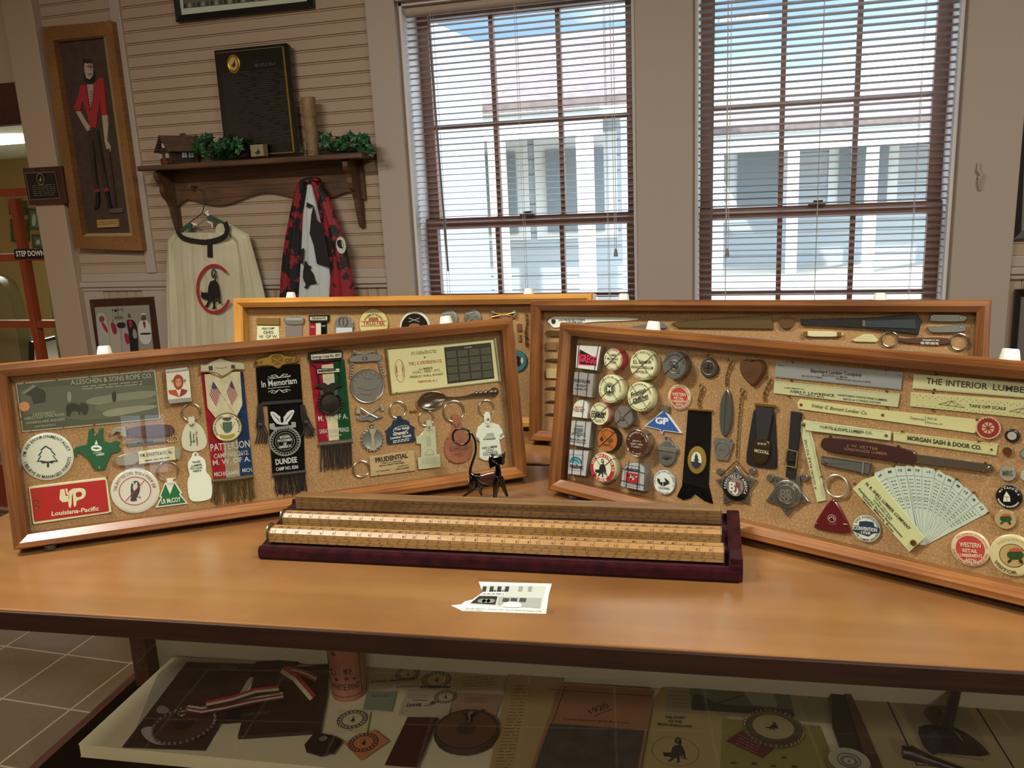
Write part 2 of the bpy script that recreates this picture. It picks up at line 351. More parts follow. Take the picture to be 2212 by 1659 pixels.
# beadboard: horizontal boards with beads above the chair rail, upright boards below
def beadboard(name, x0, x1, z0, z1, vertical=False, skip=None):
    b = MB(); pitch = .049; t = 0; lim = (x1 - x0) if vertical else (z1 - z0)
    prof = [(0, .000), (.002, .006), (.040, .006), (.0415, .002), (.043, .006), (.0475, .006), (.0485, .002)]
    seq = []
    while t < lim:
        for a, d in prof:
            if t + a <= lim: seq.append((t + a, d))
        t += pitch
    seq.append((lim, .006)); vs = []
    for a, d in seq:
        if vertical: vs += [(x0 + a, NY - d, z0), (x0 + a, NY - d, z1)]
        else: vs += [(x0, NY - d, z0 + a), (x1, NY - d, z0 + a)]
    n = len(seq)
    fs = [(2 * i, 2 * i + 2, 2 * i + 3, 2 * i + 1) if vertical else (2 * i, 2 * i + 1, 2 * i + 3, 2 * i + 2) for i in range(n - 1)]
    b.add(vs, fs, WALL); return structure(b.build(name))
RAIL = zz(-.36)
beadboard('trim_1', -3.085, -2.705, RAIL, CEILING_Z); beadboard('trim_2', -2.655, CASE_L, RAIL, CEILING_Z); beadboard('trim_3', .80, 4.1, RAIL, CEILING_Z)
beadboard('trim_4', -3.085, CASE_L, .15, RAIL - .02, True); beadboard('trim_5', .80, 4.1, .15, RAIL - .02, True)
def rail(name, x0, x1):
    b = MB(); b.box(x0, NY - .03, RAIL - .012, x1, NY, RAIL + .012, TRIM); b.box(x0, NY - .02, RAIL - .03, x1, NY, RAIL - .012, TRIM); b.box(x0, NY - .012, RAIL + .012, x1, NY, RAIL + .05, TRIM)
    structure(bevel(b.build(name), .004))
rail('trim_6', -3.085, CASE_L); rail('trim_7', .80, 4.1)
def board(name, x0, x1, z0, z1, t=.022, m=TRIM): structure(bevel(wbox(name, x0, NY - t, z0, x1, NY, z1, m), .003))
board('trim_8', -2.705, -2.655, RAIL + .05, CEILING_Z, .02); board('trim_9', -2.75, -2.62, 0, RAIL - .03, .016)
board('trim_10', CASE_L, W1[0] - .004, .15, CEILING_Z, .03); board('trim_11', W1[1] + .004, W2[0] - .004, .15, CEILING_Z, .03); board('trim_12', W2[1] + .004, .80, .15, CEILING_Z, .03)
board('trim_13', W1[0], W1[1], HEAD, HEAD + .14, .03); board('trim_14', W2[0], W2[1], HEAD, HEAD + .14, .03)
board('trim_15', -3.24, -3.078, 0, 2.46, .05, WALL); board('trim_16', -4.2, -2.72, 2.46, 2.56, .03)
board('trim_18', -3.085, -2.97, 0, RAIL - .03, .014)
b = MB(); b.box(-4.2, NY - .012, 1.93, -3.24, NY + .055, 2.11, MAHOG); structure(b.build('trim_17'))
b = MB()
for x0, x1 in ((-3.08, -.0), (0, 4.1)): b.box(x0, NY - .018, 0, x1, NY, .15, TRIM)
structure(b.build('baseboard_north'))

# windows: sashes in a deep reveal
REV = P('#d9d6d4', .6); SASH = P('#7d5a4c', .5); DSASH = P('#4a3630', .5)
def window(n, x0, x1):
    root = empty('window_%d' % n, Matrix.Translation((x0, NY, SILL))); structure(root)
    def add(nm, b, p=root):
        o = b.build(nm, None); o.parent = p; o.matrix_parent_inverse = p.matrix_world.inverted() if p is root else Matrix(); return o
    b = MB()
    b.box(x0 + .001, NY + .001, SILL, x0 + .012, NY + .2, HEAD, REV); b.box(x1 - .012, NY + .001, SILL, x1 - .001, NY + .2, HEAD, REV); b.box(x0, NY + .001, HEAD - .012, x1, NY + .2, HEAD, REV)
    b.box(x0, NY - .04, SILL - .02, x1, NY + .2, SILL + .012, TRIM); add('jamb', b)
    mz = zz(-.142); cols = [x0 + .05 + (x1 - x0 - .1) * k / 3 for k in (1, 2)]
    def sash(nm, y, z0, z1, m, rail_h, rows):
        b = MB(); w = .045
        b.box(x0 + .012, y, z0, x0 + .012 + w, y + .035, z1, m); b.box(x1 - .012 - w, y, z0, x1 - .012, y + .035, z1, m)
        b.box(x0 + .012, y - .001, z0, x1 - .012, y + .036, z0 + rail_h, m); b.box(x0 + .012, y - .001, z1 - rail_h, x1 - .012, y + .036, z1, m)
        for c in cols: b.box(c - .009, y + .004, z0, c + .009, y + .03, z1, m)
        for r in rows: b.box(x0 + .02, y + .003, r - .009, x1 - .02, y + .031, r + .009, m)
        s_ = add(nm, b); g = MB(); g.add([(x0 + .03, y + .017, z0 + .01), (x1 - .03, y + .017, z0 + .01), (x1 - .03, y + .017, z1 - .01), (x0 + .03, y + .017, z1 - .01)], [(0, 1, 2, 3)], GLASS)
        q = g.build('pane', None); q.parent = s_
    sash('upper_sash', NY + .155, mz - .02, HEAD - .012, SASH, .04, [zz(.249)])
    sash('lower_sash', NY + .115, SILL + .012, mz + .022, SASH, .045, [(SILL + mz) / 2])
    b = MB(); c = (x0 + x1) / 2; b.box(c - .03, NY + .09, mz + .022, c + .03, NY + .115, mz + .03, DSASH); b.box(c - .012, NY + .085, mz + .03, c + .02, NY + .12, mz + .04, DSASH); add('sash_lock', b)
window(1, *W1); window(2, *W2)
SLAT = P('#8f8583', .45); CORD = P('#c9c4bc', .6)
def blind(x0, x1, wand_x, pull_x, wand_z, pull_z, label, mirror):
    y = NY + .045; root = empty('window_blind', Matrix.Translation((0, 0, 0)))
    h = MB(); h.tube([(x0 + .004, y, HEAD - .03), (x1 - .004, y, HEAD - .03)], .02, P('#a89a88', .5), 12); h.box(x0 + .004, y - .018, HEAD - .03, x1 - .004, y + .018, HEAD - .012, P('#a89a88', .5)); h.build('headrail', root)
    s = MB(); z = HEAD - .065; k = 0
    while z > SILL + .03:
        a = -radians((13 if mirror else 5) + 2 * sin(k * .4)); dy = .0125 * cos(a); dz = .0125 * sin(a); j = .0006 * sin(k * 2.3)
        pts = [(-dy, -dz), (0, .0016), (dy, dz)]
        vs = [(x, y + p, z + q + j * (1 if x == x0 + .01 else -1) + t) for t in (0, -.0007) for p, q in pts for x in (x0 + .01, x1 - .01)]
        s.add(vs, [(0, 1, 3, 2), (2, 3, 5, 4), (6, 8, 9, 7), (8, 10, 11, 9), (0, 6, 7, 1), (4, 5, 11, 10)], SLAT); z -= .0236; k += 1
    s.build('slats', root)
    s = MB(); s.box(x0 + .01, y - .013, SILL + .014, x1 - .01, y + .013, SILL + .03, SLAT); s.build('bottom_rail', root)
    s = MB()
    for fx in (.13, .5, .87):
        x = x0 + (x1 - x0) * fx
        for yy in (-.014, .014): s.tube([(x, y + yy, SILL + .02), (x, y + yy, HEAD - .04)], .0009, CORD, 5)
    s.build('ladder_cord', root)
    s = MB(); s.tube([(wand_x, y - .024, HEAD - .05), (wand_x + (.02 if not mirror else -.004), y - .03, wand_z)], .0045, P('#6e655f', .3), 8); s.build('tilt_wand', root)
    s = MB()
    for q in (-.006, .006): s.tube([(pull_x + q, y - .022, HEAD - .05), (pull_x + q * .5, y - .024, pull_z + .03)], .0012, CORD, 5)
    s.lathe([(.004, pull_z + .03), (.006, pull_z + .02), (.009, pull_z), (.0, pull_z)], P('#8b8074', .4), (pull_x, y - .024), 12); s.build('pull_cord', root)
    tag(root, label, 'blind', 'horizontal blinds in the windows')
blind(*W1, -1.275, -.56, zz(-.33), zz(-.285), 'grey slatted blind in the left window, pull cord hanging at its right', False)
blind(*W2, -.195, -.14, zz(-.30), zz(-.295), 'grey slatted blind in the right window, wand and cord both at its left', True)

# outside: the yard and the neighbouring buildings
GR = P('#b5b3a8', .9); structure(wbox('ground', -30, NY + .6, -.3, 25, 45, -.1, GR))
SID = mat('grey_siding', '#aab3b8', .7); POSTM = mat('porch_white', '#d8dcdc', .7); ROOF = mat('shingle_roof', '#7a6c68', .8, kind='noise', col2='#65595a', scale=8)
def house(x0, x1, y, ze, zr, label, posts, gable):
    root = empty('neighbour_house', Matrix.Translation((x0, y, -.1)))
    def add(nm, b): o = b.build(nm, None); o.parent = root; o.matrix_parent_inverse = root.matrix_world.inverted(); return o
    b = MB(); b.box(x0, y + 1.6, -.1, x1, y + 6, ze, SID)
    for k in range(int((ze + .1) / .2)): b.box(x0 - .01, y + 1.58, -.1 + k * .2, x1 + .01, y + 1.6, -.1 + k * .2 + .18, SID)
    add('wall', b)
    b = MB(); b.hexa([(x0 - .4, y, ze), (x1 + .4, y, ze), (x1 + .4, y + 3.5, zr), (x0 - .4, y + 3.5, zr)], [(x0 - .4, y, ze + .12), (x1 + .4, y, ze + .12), (x1 + .4, y + 3.5, zr + .12), (x0 - .4, y + 3.5, zr + .12)], ROOF); add('roof', b)
    b = MB(); b.box(x0, y + .1, ze - .3, x1, y + .3, ze, POSTM); add('porch_beam', b)
    n = posts
    for k in range(n):
        x = x0 + .2 + (x1 - x0 - .4) * k / (n - 1); b = MB(); b.box(x - .09, y + .1, -.1, x + .09, y + .28, ze - .3, POSTM); add('porch_post', b)
    for k in range(3):
        x = x0 + (x1 - x0) * (k + .5) / 3; b = MB(); b.box(x - .4, y + 1.5, .9, x + .4, y + 1.56, 2.0, P('#7c878e', .3)); b.box(x - .57, y + 1.55, .8, x + .57, y + 1.57, 2.2, POSTM); add('window', b)
    tag(root, label, 'house')
wbox('trim_19', -3.0, NY + .2, -.2, -2.98, FY + .22, CEILING_Z, SID); structure(bpy.data.objects['trim_19'])
house(-5.6, -1.9, 10.2, 2.4, 3.7, 'grey sided house with brown shingle roof and porch posts outside the left window', 4, False)
house(-1.0, 4.2, 15.0, 2.2, 3.0, 'low grey building far outside the right window', 5, False)

# the next room behind the glazed door
YL = P('#b99a5e', .7)
b = MB(); b.box(-11.2, NY + .2, -.22, -3.01, FY + .2, -.17, P('#8a8468', .6)); structure(b.build('floor_next_room'))
structure(wbox('wall_far', -11.2, FY, -.2, -3.01, FY + .2, NCZ + .1, YL)); structure(wbox('wall_next_room_east', -3.1, NY + .2, -.2, -3.0, FY, NCZ + .1, YL))
structure(wbox('wall_next_room_west', -11.2, NY + .2, -.2, -11.1, FY, NCZ + .1, YL)); structure(wbox('ceiling_next_room', -11.2, NY + .2, NCZ, -3.01, FY + .2, NCZ + .06, P('#dfe6d8', .8)))
b = MB(); b.box(-7.4, 6.1, NCZ - .06, -6.2, 6.4, NCZ, emit_mat('fluorescent_lens', '#fff6e0', 6)); tag(b.build('ceiling_light'), 'bright white fluorescent fixture on the ceiling of the room behind the glazed door', 'ceiling light')
S_FAR = Surf(Matrix.Translation((0, FY - .02, 0)) @ Matrix.Rotation(pi / 2, 4, 'X'))
def far_picture(x0, y0, x1, y1, label):
    it = Item(S_FAR, 'P', ((x0 + x1) / 2, (y0 + y1) / 2), 'framed_photograph', label, 'picture', 'framed photographs in the room behind the glazed door')
    q = [(x0, y0), (x1, y0 + 2), (x1 + 2, y1), (x0 + 2, y1)]
    it.prism('frame', q, -.01, .03, P('#4d4a2a', .4)); e = 5
    it.flat('print', [(x0 + e, y0 + e), (x1 - e, y0 + e + 2), (x1 + 2 - e, y1 - e), (x0 + 2 + e, y1 - e)], .031, P('#5f7a66', .5))
    it.flat('print', smooth([((x0 * 2 + x1) / 3, y1 - 8), ((x0 + x1) / 2 - 3, y0 + 12), ((x0 + x1) / 2 + 4, y0 + 12), ((x0 + 2 * x1) / 3, y1 - 8)]), .032, P('#b9cdb4', .5)); it.build()
far_picture(18, 432, 53, 464, 'small framed photograph, upper one left of the others behind the glass door')
far_picture(22, 473, 58, 522, 'taller framed photograph below the upper left one behind the glass door')
far_picture(60, 450, 86, 496, 'framed photograph cut off by the door casing, above the smaller dark one')
far_picture(68, 506, 96, 536, 'small framed photograph just above the step down sign, behind the glass')
# glazed door with red brown bars
GY = NY + .06; DRED = mat('red_brown_door', '#7c3318', .45, kind='wood', col2='#93421f', axis='Z')
root = structure(empty('door_1', Matrix.Translation((-3.7, GY, 0))))
def dadd(nm, b, p=root): o = b.build(nm, None); o.parent = p; o.matrix_parent_inverse = root.matrix_world.inverted(); return o
b = MB()
vx = -3.485
for x0, x1, z0, z1 in ((-4.15, -4.04, .0, 2.04), (-3.30, -3.245, 0, 2.04), (-4.15, -3.245, 0, .24), (-4.15, -3.245, 1.94, 2.04), (vx - .018, vx + .018, .2, 1.6), (vx - .33, vx - .30, .2, 1.6)): b.box(x0, GY, z0, x1, GY + .04, z1, DRED)
for z in (zz(.08), zz(-.23), zz(-.56), zz(-.9)): b.box(-4.1, GY + .002, z - .018, -3.26, GY + .038, z + .018, DRED)
dadd('glazing_bars', b)
g = MB(); g.add([(-4.1, GY + .02, .24), (-3.26, GY + .02, .24), (-3.26, GY + .02, 1.95), (-4.1, GY + .02, 1.95)], [(0, 1, 2, 3)], GLASS); dadd('pane', g)
S_DOOR = Surf(Matrix.Translation((0, GY - .004, 0)) @ Matrix.Rotation(pi / 2, 4, 'X'))
it = Item(S_DOOR, 'x', (275, 645), 'step_down_sign', 'black sign with white STEP DOWN lettering on the glass door', 'sign')
it.prism('', [(130, 605), (460, 595), (460, 685), (140, 695)], 0, .004, BLACK); it.text('', 'STEP DOWN', 155, 672, 422, 664, 42, .004, WHITE, .02); it.build()
# office chairs seen through the door: tan padded backs
def office_chair(x, y, rot, label):
    root = empty('office_chair', Matrix.Translation((x, y, -.17)) @ Matrix.Rotation(rot, 4, 'Z')); up = P('#a79f74', .45)
    b = MB()
    prof = smooth([(-.27, .62), (-.25, .60), (.25, .60), (.27, .66), (.27, 1.12), (.22, 1.26), (.1, 1.30), (-.1, 1.30), (-.22, 1.26), (-.27, 1.12)])
    b.add([(p[0], -.06, p[1]) for p in prof] + [(p[0], .06, p[1]) for p in prof], [tuple(range(len(prof))), tuple(range(2 * len(prof) - 1, len(prof) - 1, -1))] + [(i, (i + 1) % len(prof) , (i + 1) % len(prof) + len(prof), i + len(prof)) for i in range(len(prof))], up, True)
    bevel(b.build('backrest', root), .03, 3)
    b = MB(); b.box(-.27, -.02, .50, .27, .48, .60, up); bevel(b.build('seat', root), .03, 3)
    b = MB(); b.tube([(0, .2, .12), (0, .2, .5)], .03, BLACK); b.build('column', root)
    b = MB()
    for k in range(5): a = 2 * pi * k / 5; b.tube([(0, .2, .12), (.25 * cos(a), .2 + .25 * sin(a), .06)], .02, BLACK)
    b.build('base', root)
    for s in (-1, 1):
        b = MB(); b.tube([(s * .29, 0, .62), (s * .31, .02, .82), (s * .31, .3, .82), (s * .29, .35, .56)], .02, BLACK); b.build('armrest', root)
    tag(root, label, 'chair', 'office chairs behind the glass door')
office_chair(-5.12, 4.55, .1, 'tan padded office chair behind the glass door, the left one cut by the frame edge')
office_chair(-4.42, 4.72, -.15, 'tan padded office chair behind the glass door, right of the other chair')

# ceiling lamps of the room
for i, (x, y, p) in enumerate(LAMPS):
    b = MB(); b.box(x - .62, y - .16, CEILING_Z - .06, x + .62, y + .16, CEILING_Z, P('#e8e4d8', .5))
    for s in (-.08, .08): b.tube([(x - .57, y + s, CEILING_Z - .075), (x + .57, y + s, CEILING_Z - .075)], .013, emit_mat('tube%d' % i, '#ffe2b0', 3) if s < 0 else MATS.setdefault('tubeb', emit_mat('tubeb', '#ffe2b0', 3)))
    tag(b.build('ceiling_lamp'), 'two tube fluorescent lamp on the ceiling', 'ceiling light', 'fluorescent lamps overhead')

# ================================================================ furniture: two display counters
TZ = CAM.z - .47; TT = .026
def frame_mw(x, y, yaw, z=0): return Matrix.Translation((x, y, z)) @ Matrix.Rotation(yaw, 4, 'Z')
TA = radians(5.2)
F0 = Vector((-.88, .729)) - Vector((cos(TA), sin(TA))) * .245   # front left corner of the counter top
def counter(x, y, yaw, L, D, zs, label, shelf=True, mats=(TOP, EDGE)):
    root = empty('display_counter', frame_mw(x, y, yaw))
    b = MB(); b.box(0, 0, TZ - TT, L, D, TZ, mats[0]); b.box(-.003, -.004, TZ - TT, L + .003, -.0005, TZ - .0015, mats[1]); b.box(-.004, -.004, TZ - TT, -.0005, D, TZ - .0015, mats[1]); bevel(b.build('counter_top', root), .0015)
    x0, x1, y0, y1 = .085, L - .085, .165, D - .03; zb = .70; yb = y1 - .012 if not shelf else .444
    b = MB(); b.box(x0 - .02, y0 - .02, 0, x1 + .02, y1 + .02, zb, MAHOG); b.box(x0 - .045, y0 - .045, 0, x1 + .045, y1 + .02, .1, MAHOG); b.box(x0 - .035, y0 - .035, zb - .04, x1 + .035, y1 + .02, zb, MAHOG); bevel(b.build('base_cabinet', root), .003)
    for px, py in ((x0, yb - .03), (x1 - .03, yb - .03)):
        b = MB(); b.box(px, py, zb, px + .03, py + .04, TZ - TT, MAHOG); b.build('post', root)
    b = MB(); b.box(x0 + .03, yb, zb + .001, x1 - .03, yb + .008, TZ - TT, P('#c9c2a4', .6)); b.build('back_panel', root)
    if shelf:
        g = MB()
        for q in ([(x0, y0 - .012, zb), (x1, y0 - .012, zb), (x1, y0 - .012, TZ - TT), (x0, y0 - .012, TZ - TT)], [(x0, y0, zb), (x0, y1 - .04, zb), (x0, y1 - .04, TZ - TT), (x0, y0, TZ - TT)]): g.add(q, [(0, 1, 2, 3)], GLASS)
        g.build('glass_pane', root)
    tag(root, label, 'display case'); return root
counter(F0.x, F0.y, TA, 2.35, .572, .0, 'wooden topped glass display counter nearest the viewer, holding papers on a white shelf')
F1 = Vector((-.4526, 1.3447)); A2 = TA
F1 = F1 - Vector((cos(A2), sin(A2))) * .75
counter(F1.x, F1.y + .014, A2, 2.5, .56, 0, 'second wooden counter behind the front one, carrying the two rear pin cases')
SHZ = CAM.z - .80
ST = Surf(frame_mw(F0.x, F0.y, TA, TZ)); SS = Surf(frame_mw(F0.x, F0.y, TA, SHZ))
c0 = SS.at(168, 1608); c1 = SS.at(375, 1417)
SHELF_D = c1.y - c0.y
b = MB(); q = [(c0.x, c0.y), (c0.x + 1.95, c0.y), (c0.x + 1.95, c1.y), (c1.x, c1.y)]
b.prism(q, -.022, 0, P('#d5caa4', .55))
o = empty('display_shelf', SS.M); bevel(b.build('shelf_board', o), .004)
for sx in (.1, .95, 1.85):
    b = MB(); b.box(c0.x + sx, c0.y + .03, -.0495, c0.x + sx + .03, c1.y - .02, -.022, MAHOG); b.build('support_block', o)
tag(o, 'cream painted board shelf inside the front counter, covered with papers and badges', 'shelf')
# ================================================================ pin display cases
CW, CH, CD = .75, .26, .048
def case_matrix(x, y, yaw, tilt=radians(10), z=None):
    d = Vector((cos(yaw), sin(yaw), 0)); nb = Vector((-sin(yaw), cos(yaw), 0)); up = Vector((0, 0, 1)) * cos(tilt) + nb * sin(tilt); bk = up.cross(d)
    zz_ = TZ + .0095 if z is None else z
    return Matrix(((d.x, bk.x, up.x, x), (d.y, bk.y, up.y, y), (d.z, bk.z, up.z, zz_), (0, 0, 0, 1)))
PROF = [(0, CD), (0, .005), (.0025, 0), (.0095, 0), (.0190, .008), (.0190, CD)]
BD = .026   # depth of the cork behind the front of the case
def case(x, y, yaw, mh, mv, label, tops=(.2, .72), W=CW):
    M = case_matrix(x, y, yaw); root = empty('pin_display_case', M)
    def side(a, b_, mt):  # a,b_: which corners; build mitred rail from corner functions
        m = MB(); k = len(PROF); vs = [a(*p) for p in PROF] + [b_(*p) for p in PROF]
        m.add(vs, [(i, i + 1, k + i + 1, k + i) for i in range(k - 1)] + [(k - 1, 0, k, 2 * k - 1)], mt); m.build('frame_rail', root)
    bl = lambda p, q: (p, q, p); br = lambda p, q: (W - p, q, p); tr = lambda p, q: (W - p, q, CH - p); tl = lambda p, q: (p, q, CH - p)
    side(br, bl, mh); side(tr, br, mv); side(tl, tr, mh); side(bl, tl, mv)
    m = MB(); m.box(.019, BD, .019, W - .019, BD + .006, CH - .019, CORK); m.build('cork_board', root)
    m = MB(); m.box(.004, CD - .006, .004, W - .004, CD - .001, CH - .004, P('#6b5236', .8)); m.build('backing', root)
    m = MB(); m.add([(.018, .0085, .018), (W - .018, .0085, .018), (W - .018, .0085, CH - .018), (.018, .0085, CH - .018)], [(0, 1, 2, 3)], GLASS); m.build('glass_pane', root)
    foot = P('#dfe6da', .45)
    for u in tops:
        m = MB(); m.lathe([(.0105, 0), (.0085, .0105), (.0075, .012), (0, .012)], foot, (W * u, .026 ), 20); o = m.build('rubber_foot', root); o.location.z = CH
    for u in (.06, .94):
        m = MB(); m.lathe([(.0085, 0), (.0075, .006), (.007, .0075), (0, .0075)], P('#3a332b', .6), (0, 0), 20); o = m.build('rubber_foot', root)
        o.rotation_euler = (pi, 0, 0); o.location = (W * u, .0105, 0)
    # easel strut behind
    m = MB(); m.box(W / 2 - .02, CD, .02, W / 2 + .02, CD + .004, CH * .8, P('#6b5236', .8)); m.build('easel_strut', root)
    tag(root, label, 'display case', 'cork backed pin display cases on the counters')
    return Surf(M @ Matrix.Translation((0, BD, 0)) @ Matrix.Rotation(pi / 2, 4, 'X'))
FL = case(-.9926, .8571, radians(32.67), OAK, OAKZ, 'oak framed pin case at the front left, with lodge ribbons and key fobs', (.19, .86))
FR = case(-.3185, 1.210, radians(-24.49), OAK, OAKZ, 'oak framed pin case at the front right, with tape measures and rulers', (.2, .8))
BR = case(-.4161, 1.4584, radians(-3.07), OAK, OAKZ, 'oak framed pin case at the rear right, with letter openers and pocket knives', (.225, .79))
BL = case(-1.082, 1.520, radians(2.03), PALE, PALEZ, 'pale yellow framed pin case at the rear left, mostly hidden', (.16, .83), .77)

# ================================================================ velvet tray with three log rules
TW, TDp = .6226, .118; ty = .0753
TM = frame_mw(-.6423, .9169, ty, TZ)
b = MB()
sec = [(0, 0), (-.002, .004), (-.001, .0147), (.004, .0175), (.010, .0165), (.032, .020), (.036, .027), (.042, .0275), (.064, .030), (.068, .038), (.080, .0385), (.1055, .0385), (.1065, .043), (.110, .045), (.111, .041), (.110, 0)]
n = len(sec); b.add([(x, p, q) for x in (0, TW) for p, q in sec], [tuple(range(n - 1, -1, -1)), tuple(range(n, 2 * n))] + [(i, i + n, (i + 1) % n + n, (i + 1) % n)[::-1] for i in range(n)], VELVET)
b.box(TW - .012, 0.002, 0, TW + .003, .109, .03, VELVET)
b.hexa([(TW - .013, .0, .012), (TW + .003, .0, .012), (TW + .003, .109, .042), (TW - .013, .109, .042)], [(TW - .013, .0, .022), (TW + .003, .0, .022), (TW + .003, .109, .050), (TW - .013, .109, .050)], VELVET)
o = b.build('velvet_tray', None, TM); bevel(o, .003, 3); tag(o, 'stepped maroon velvet display tray on the front counter, under the three wooden rules', 'tray')
BOX2 = mat('old_boxwood', '#5f4528', .4, kind='wood', col2='#80603a', coat=.2)
def rule(pts, x0, x1, label, cap, ticks, wood=None):
    root = empty('log_rule', TM @ Matrix.Translation((x0, 0, 0))); L = x1 - x0
    b = MB(); n = len(pts)
    b.add([(x, p, q) for x in (0, L) for p, q in pts], [tuple(range(n - 1, -1, -1)), tuple(range(n, 2 * n))] + [(i, i + n, (i + 1) % n + n, (i + 1) % n)[::-1] for i in range(n)], wood or BOX)
    DK = P('#40260d', .7)
    # printed scales on the front and top faces
    for (i, rows) in ticks:
        A = Vector((0, *pts[i])); B = Vector((0, *pts[(i + 1) % n])); d = B - A; nn = Vector((0, -d.z, d.y)); nn = nn.normalized()
        cen = Vector((0, sum(p for p, q in pts) / n, sum(q for p, q in pts) / n))
        if (A + d / 2 - cen).dot(nn) < 0: nn = -nn
        off = nn * .00025
        for r in range(rows):
            t0 = (r + .12) / rows; t1 = (r + .85) / rows; tm = (r + .98) / rows
            q = [A + d * tm + off, A + d * (tm + .05 / rows) + off]
            b.add([(0, *q[0][1:]), (L, *q[0][1:]), (L, *q[1][1:]), (0, *q[1][1:])], [(0, 1, 2, 3)], DK)
            x = random.uniform(.004, .012)
            while x < L - .012:
                s = '%d' % random.choice([3, 5, 6, 7, 8, 9, 11, 12, 13, 14, 15, 16, 18, 20, 22, 24, 26, 28, 31, 33, 36, 42, 45, 49, 52, 57]); v, f, a0, a1 = glyph(s, .014)
                h = d.length * (t1 - t0) * .62; wd = min(.0055, h * .9) * (len(s) / 2 * .55 + .45)
                b.add([(x + (u - a0) / (a1 - a0) * wd, *(A + d * t0 + off + d.normalized() * (w_ * h / CAP))[1:]) for u, w_ in v], f, DK)
                p0 = A + d * (r / rows) + off; p1 = A + d * t1 + off
                b.add([(x + wd + .0012, *p0[1:]), (x + wd + .0016, *p0[1:]), (x + wd + .0016, *p1[1:]), (x + wd + .0012, *p1[1:])], [(0, 1, 2, 3)], DK)
                x += random.uniform(.011, .019)
    b.build('scale_stick', root)
    b = MB(); c = (sum(p for p, q in pts) / n, sum(q for p, q in pts) / n); m = P('#8f8a7c', .35, .8)
    b.add([(L + .0002, c[0] + (p - c[0]) * 1.03, c[1] + (q - c[1]) * 1.03) for p, q in pts] + [(L + .0012, c[0] + (p - c[0]) * 1.03, c[1] + (q - c[1]) * 1.03) for p, q in pts], [tuple(range(n)), tuple(range(2 * n - 1, n - 1, -1))] + [(i, (i + 1) % n, (i + 1) % n + n, i + n) for i in range(n)], m); b.build('end_plate', root)
    if cap:
        b = MB(); k = 32; R = cap
        for xa, xb in ((-.0018, -.0004),):
            b.add([(xx, c[0] + R * cos(2 * pi * i / k), c[1] + .001 + R * sin(2 * pi * i / k)) for xx in (xa, xb) for i in range(k)], [tuple(range(k)), tuple(range(2 * k - 1, k - 1, -1))] + [(i, i + k, (i + 1) % k + k, (i + 1) % k) for i in range(k)], P('#8a7f6a', .3, .85))
        b.build('end_disc', root)
    tag(root, label, 'ruler', 'wooden log rules in the velvet tray')
rule([(.0105, .0205), (.0105, .0335), (.0165, .0385), (.030, .0375), (.031, .0215)], .012, .603, 'front wooden log rule in the velvet tray, thickest, with a metal end disc', .0125, [(0, 3), (1, 1), (2, 1)])
rule([(.044, .0315), (.044, .0425), (.049, .047), (.060, .0465), (.061, .0325)], .016, .601, 'middle wooden log rule in the velvet tray, with a smaller metal end disc', .0105, [(0, 3), (1, 1), (2, 1)])
rule([(.084, .0395), (.084, .0570), (.087, .0580), (.105, .0575), (.105, .0395)], .018, .602, 'rear flat topped log rule, chipped at the middle of its top edge', 0, [(0, 4)], BOX2)

# ================================================================ black cat figurine
S_T = Surf(Matrix.Translation((0, 0, TZ)))
cp = S_T.at(1050, 1078); CATY = cp.y
S_C = Surf(Matrix.Translation((0, CATY, 0)) @ Matrix.Rotation(pi / 2, 4, 'X'))
VW['C'] = (900, 900, 7.373)
KB = P('#060606', .12, coat=.6); it = Item(S_C, 'C', (1100, 1290), 'cat_figurine', 'glossy black cat figurine with a looped tail, on the counter behind the velvet tray', 'figurine')
m = it.mb('body'); U = it.L(1100, 1100, 100) / 100
def C3(x, y, z=0): q = it.p(x, y, 0); return (q[0], q[1], z)
def ct(pts, rs, mt=KB, n=12, flat_=1): m.tube([C3(a, b_, (c[0] if c else 0)) for a, b_, *c in pts], [r * U for r in rs], mt, n, False, [r * U * flat_ for r in rs])
tail = [(860, 960), (850, 850), (890, 720), (935, 600), (945, 480), (930, 370), (880, 270), (800, 210), (700, 185), (610, 215), (570, 300), (600, 400), (690, 450), (790, 435), (850, 370), (855, 290), (835, 250)]
tail = smooth([(a, b_, .0015 * (i > 9)) for i, (a, b_) in enumerate(tail)], False, 2); m.tube([C3(a, b_, z) for a, b_, z in tail], [U * (26 - 10 * min(1, i / 16)) for i in range(len(tail))], KB, 10)
ct([(850, 900), (900, 960), (1000, 960), (1040, 990)], [22, 62, 60, 40], flat_=.8)
BR_ = P('#3a1d14', .25, coat=.5)
m.tube([C3(980, 970), C3(1060, 1000), C3(1150, 1000), C3(1240, 960), C3(1290, 900)], [U * 55, U * 85, U * 110, U * 95, U * 40], BR_, 14, False, [U * 40, U * 42, U * 44, U * 40, U * 26])
ct([(1290, 950), (1300, 880), (1290, 790), (1290, 760)], [55, 48, 36, 30], flat_=.8)
ct([(910, 980, .003), (890, 1060, .003), (905, 1140, .004), (830, 1200, .005), (760, 1260, .005)], [62, 72, 40, 24, 14])
ct([(980, 980, -.003), (990, 1060, -.003), (1005, 1150, -.004), (1000, 1220, -.004), (1025, 1268, -.004)], [55, 62, 42, 24, 14])
ct([(1300, 950, .003), (1275, 1030, .004), (1275, 1140, .005), (1265, 1220, .005), (1262, 1285, .005)], [50, 55, 44, 34, 28])
ct([(1310, 960, -.003), (1340, 1040, -.004), (1370, 1140, -.005), (1400, 1220, -.005), (1430, 1285, -.005)], [48, 50, 34, 26, 20])
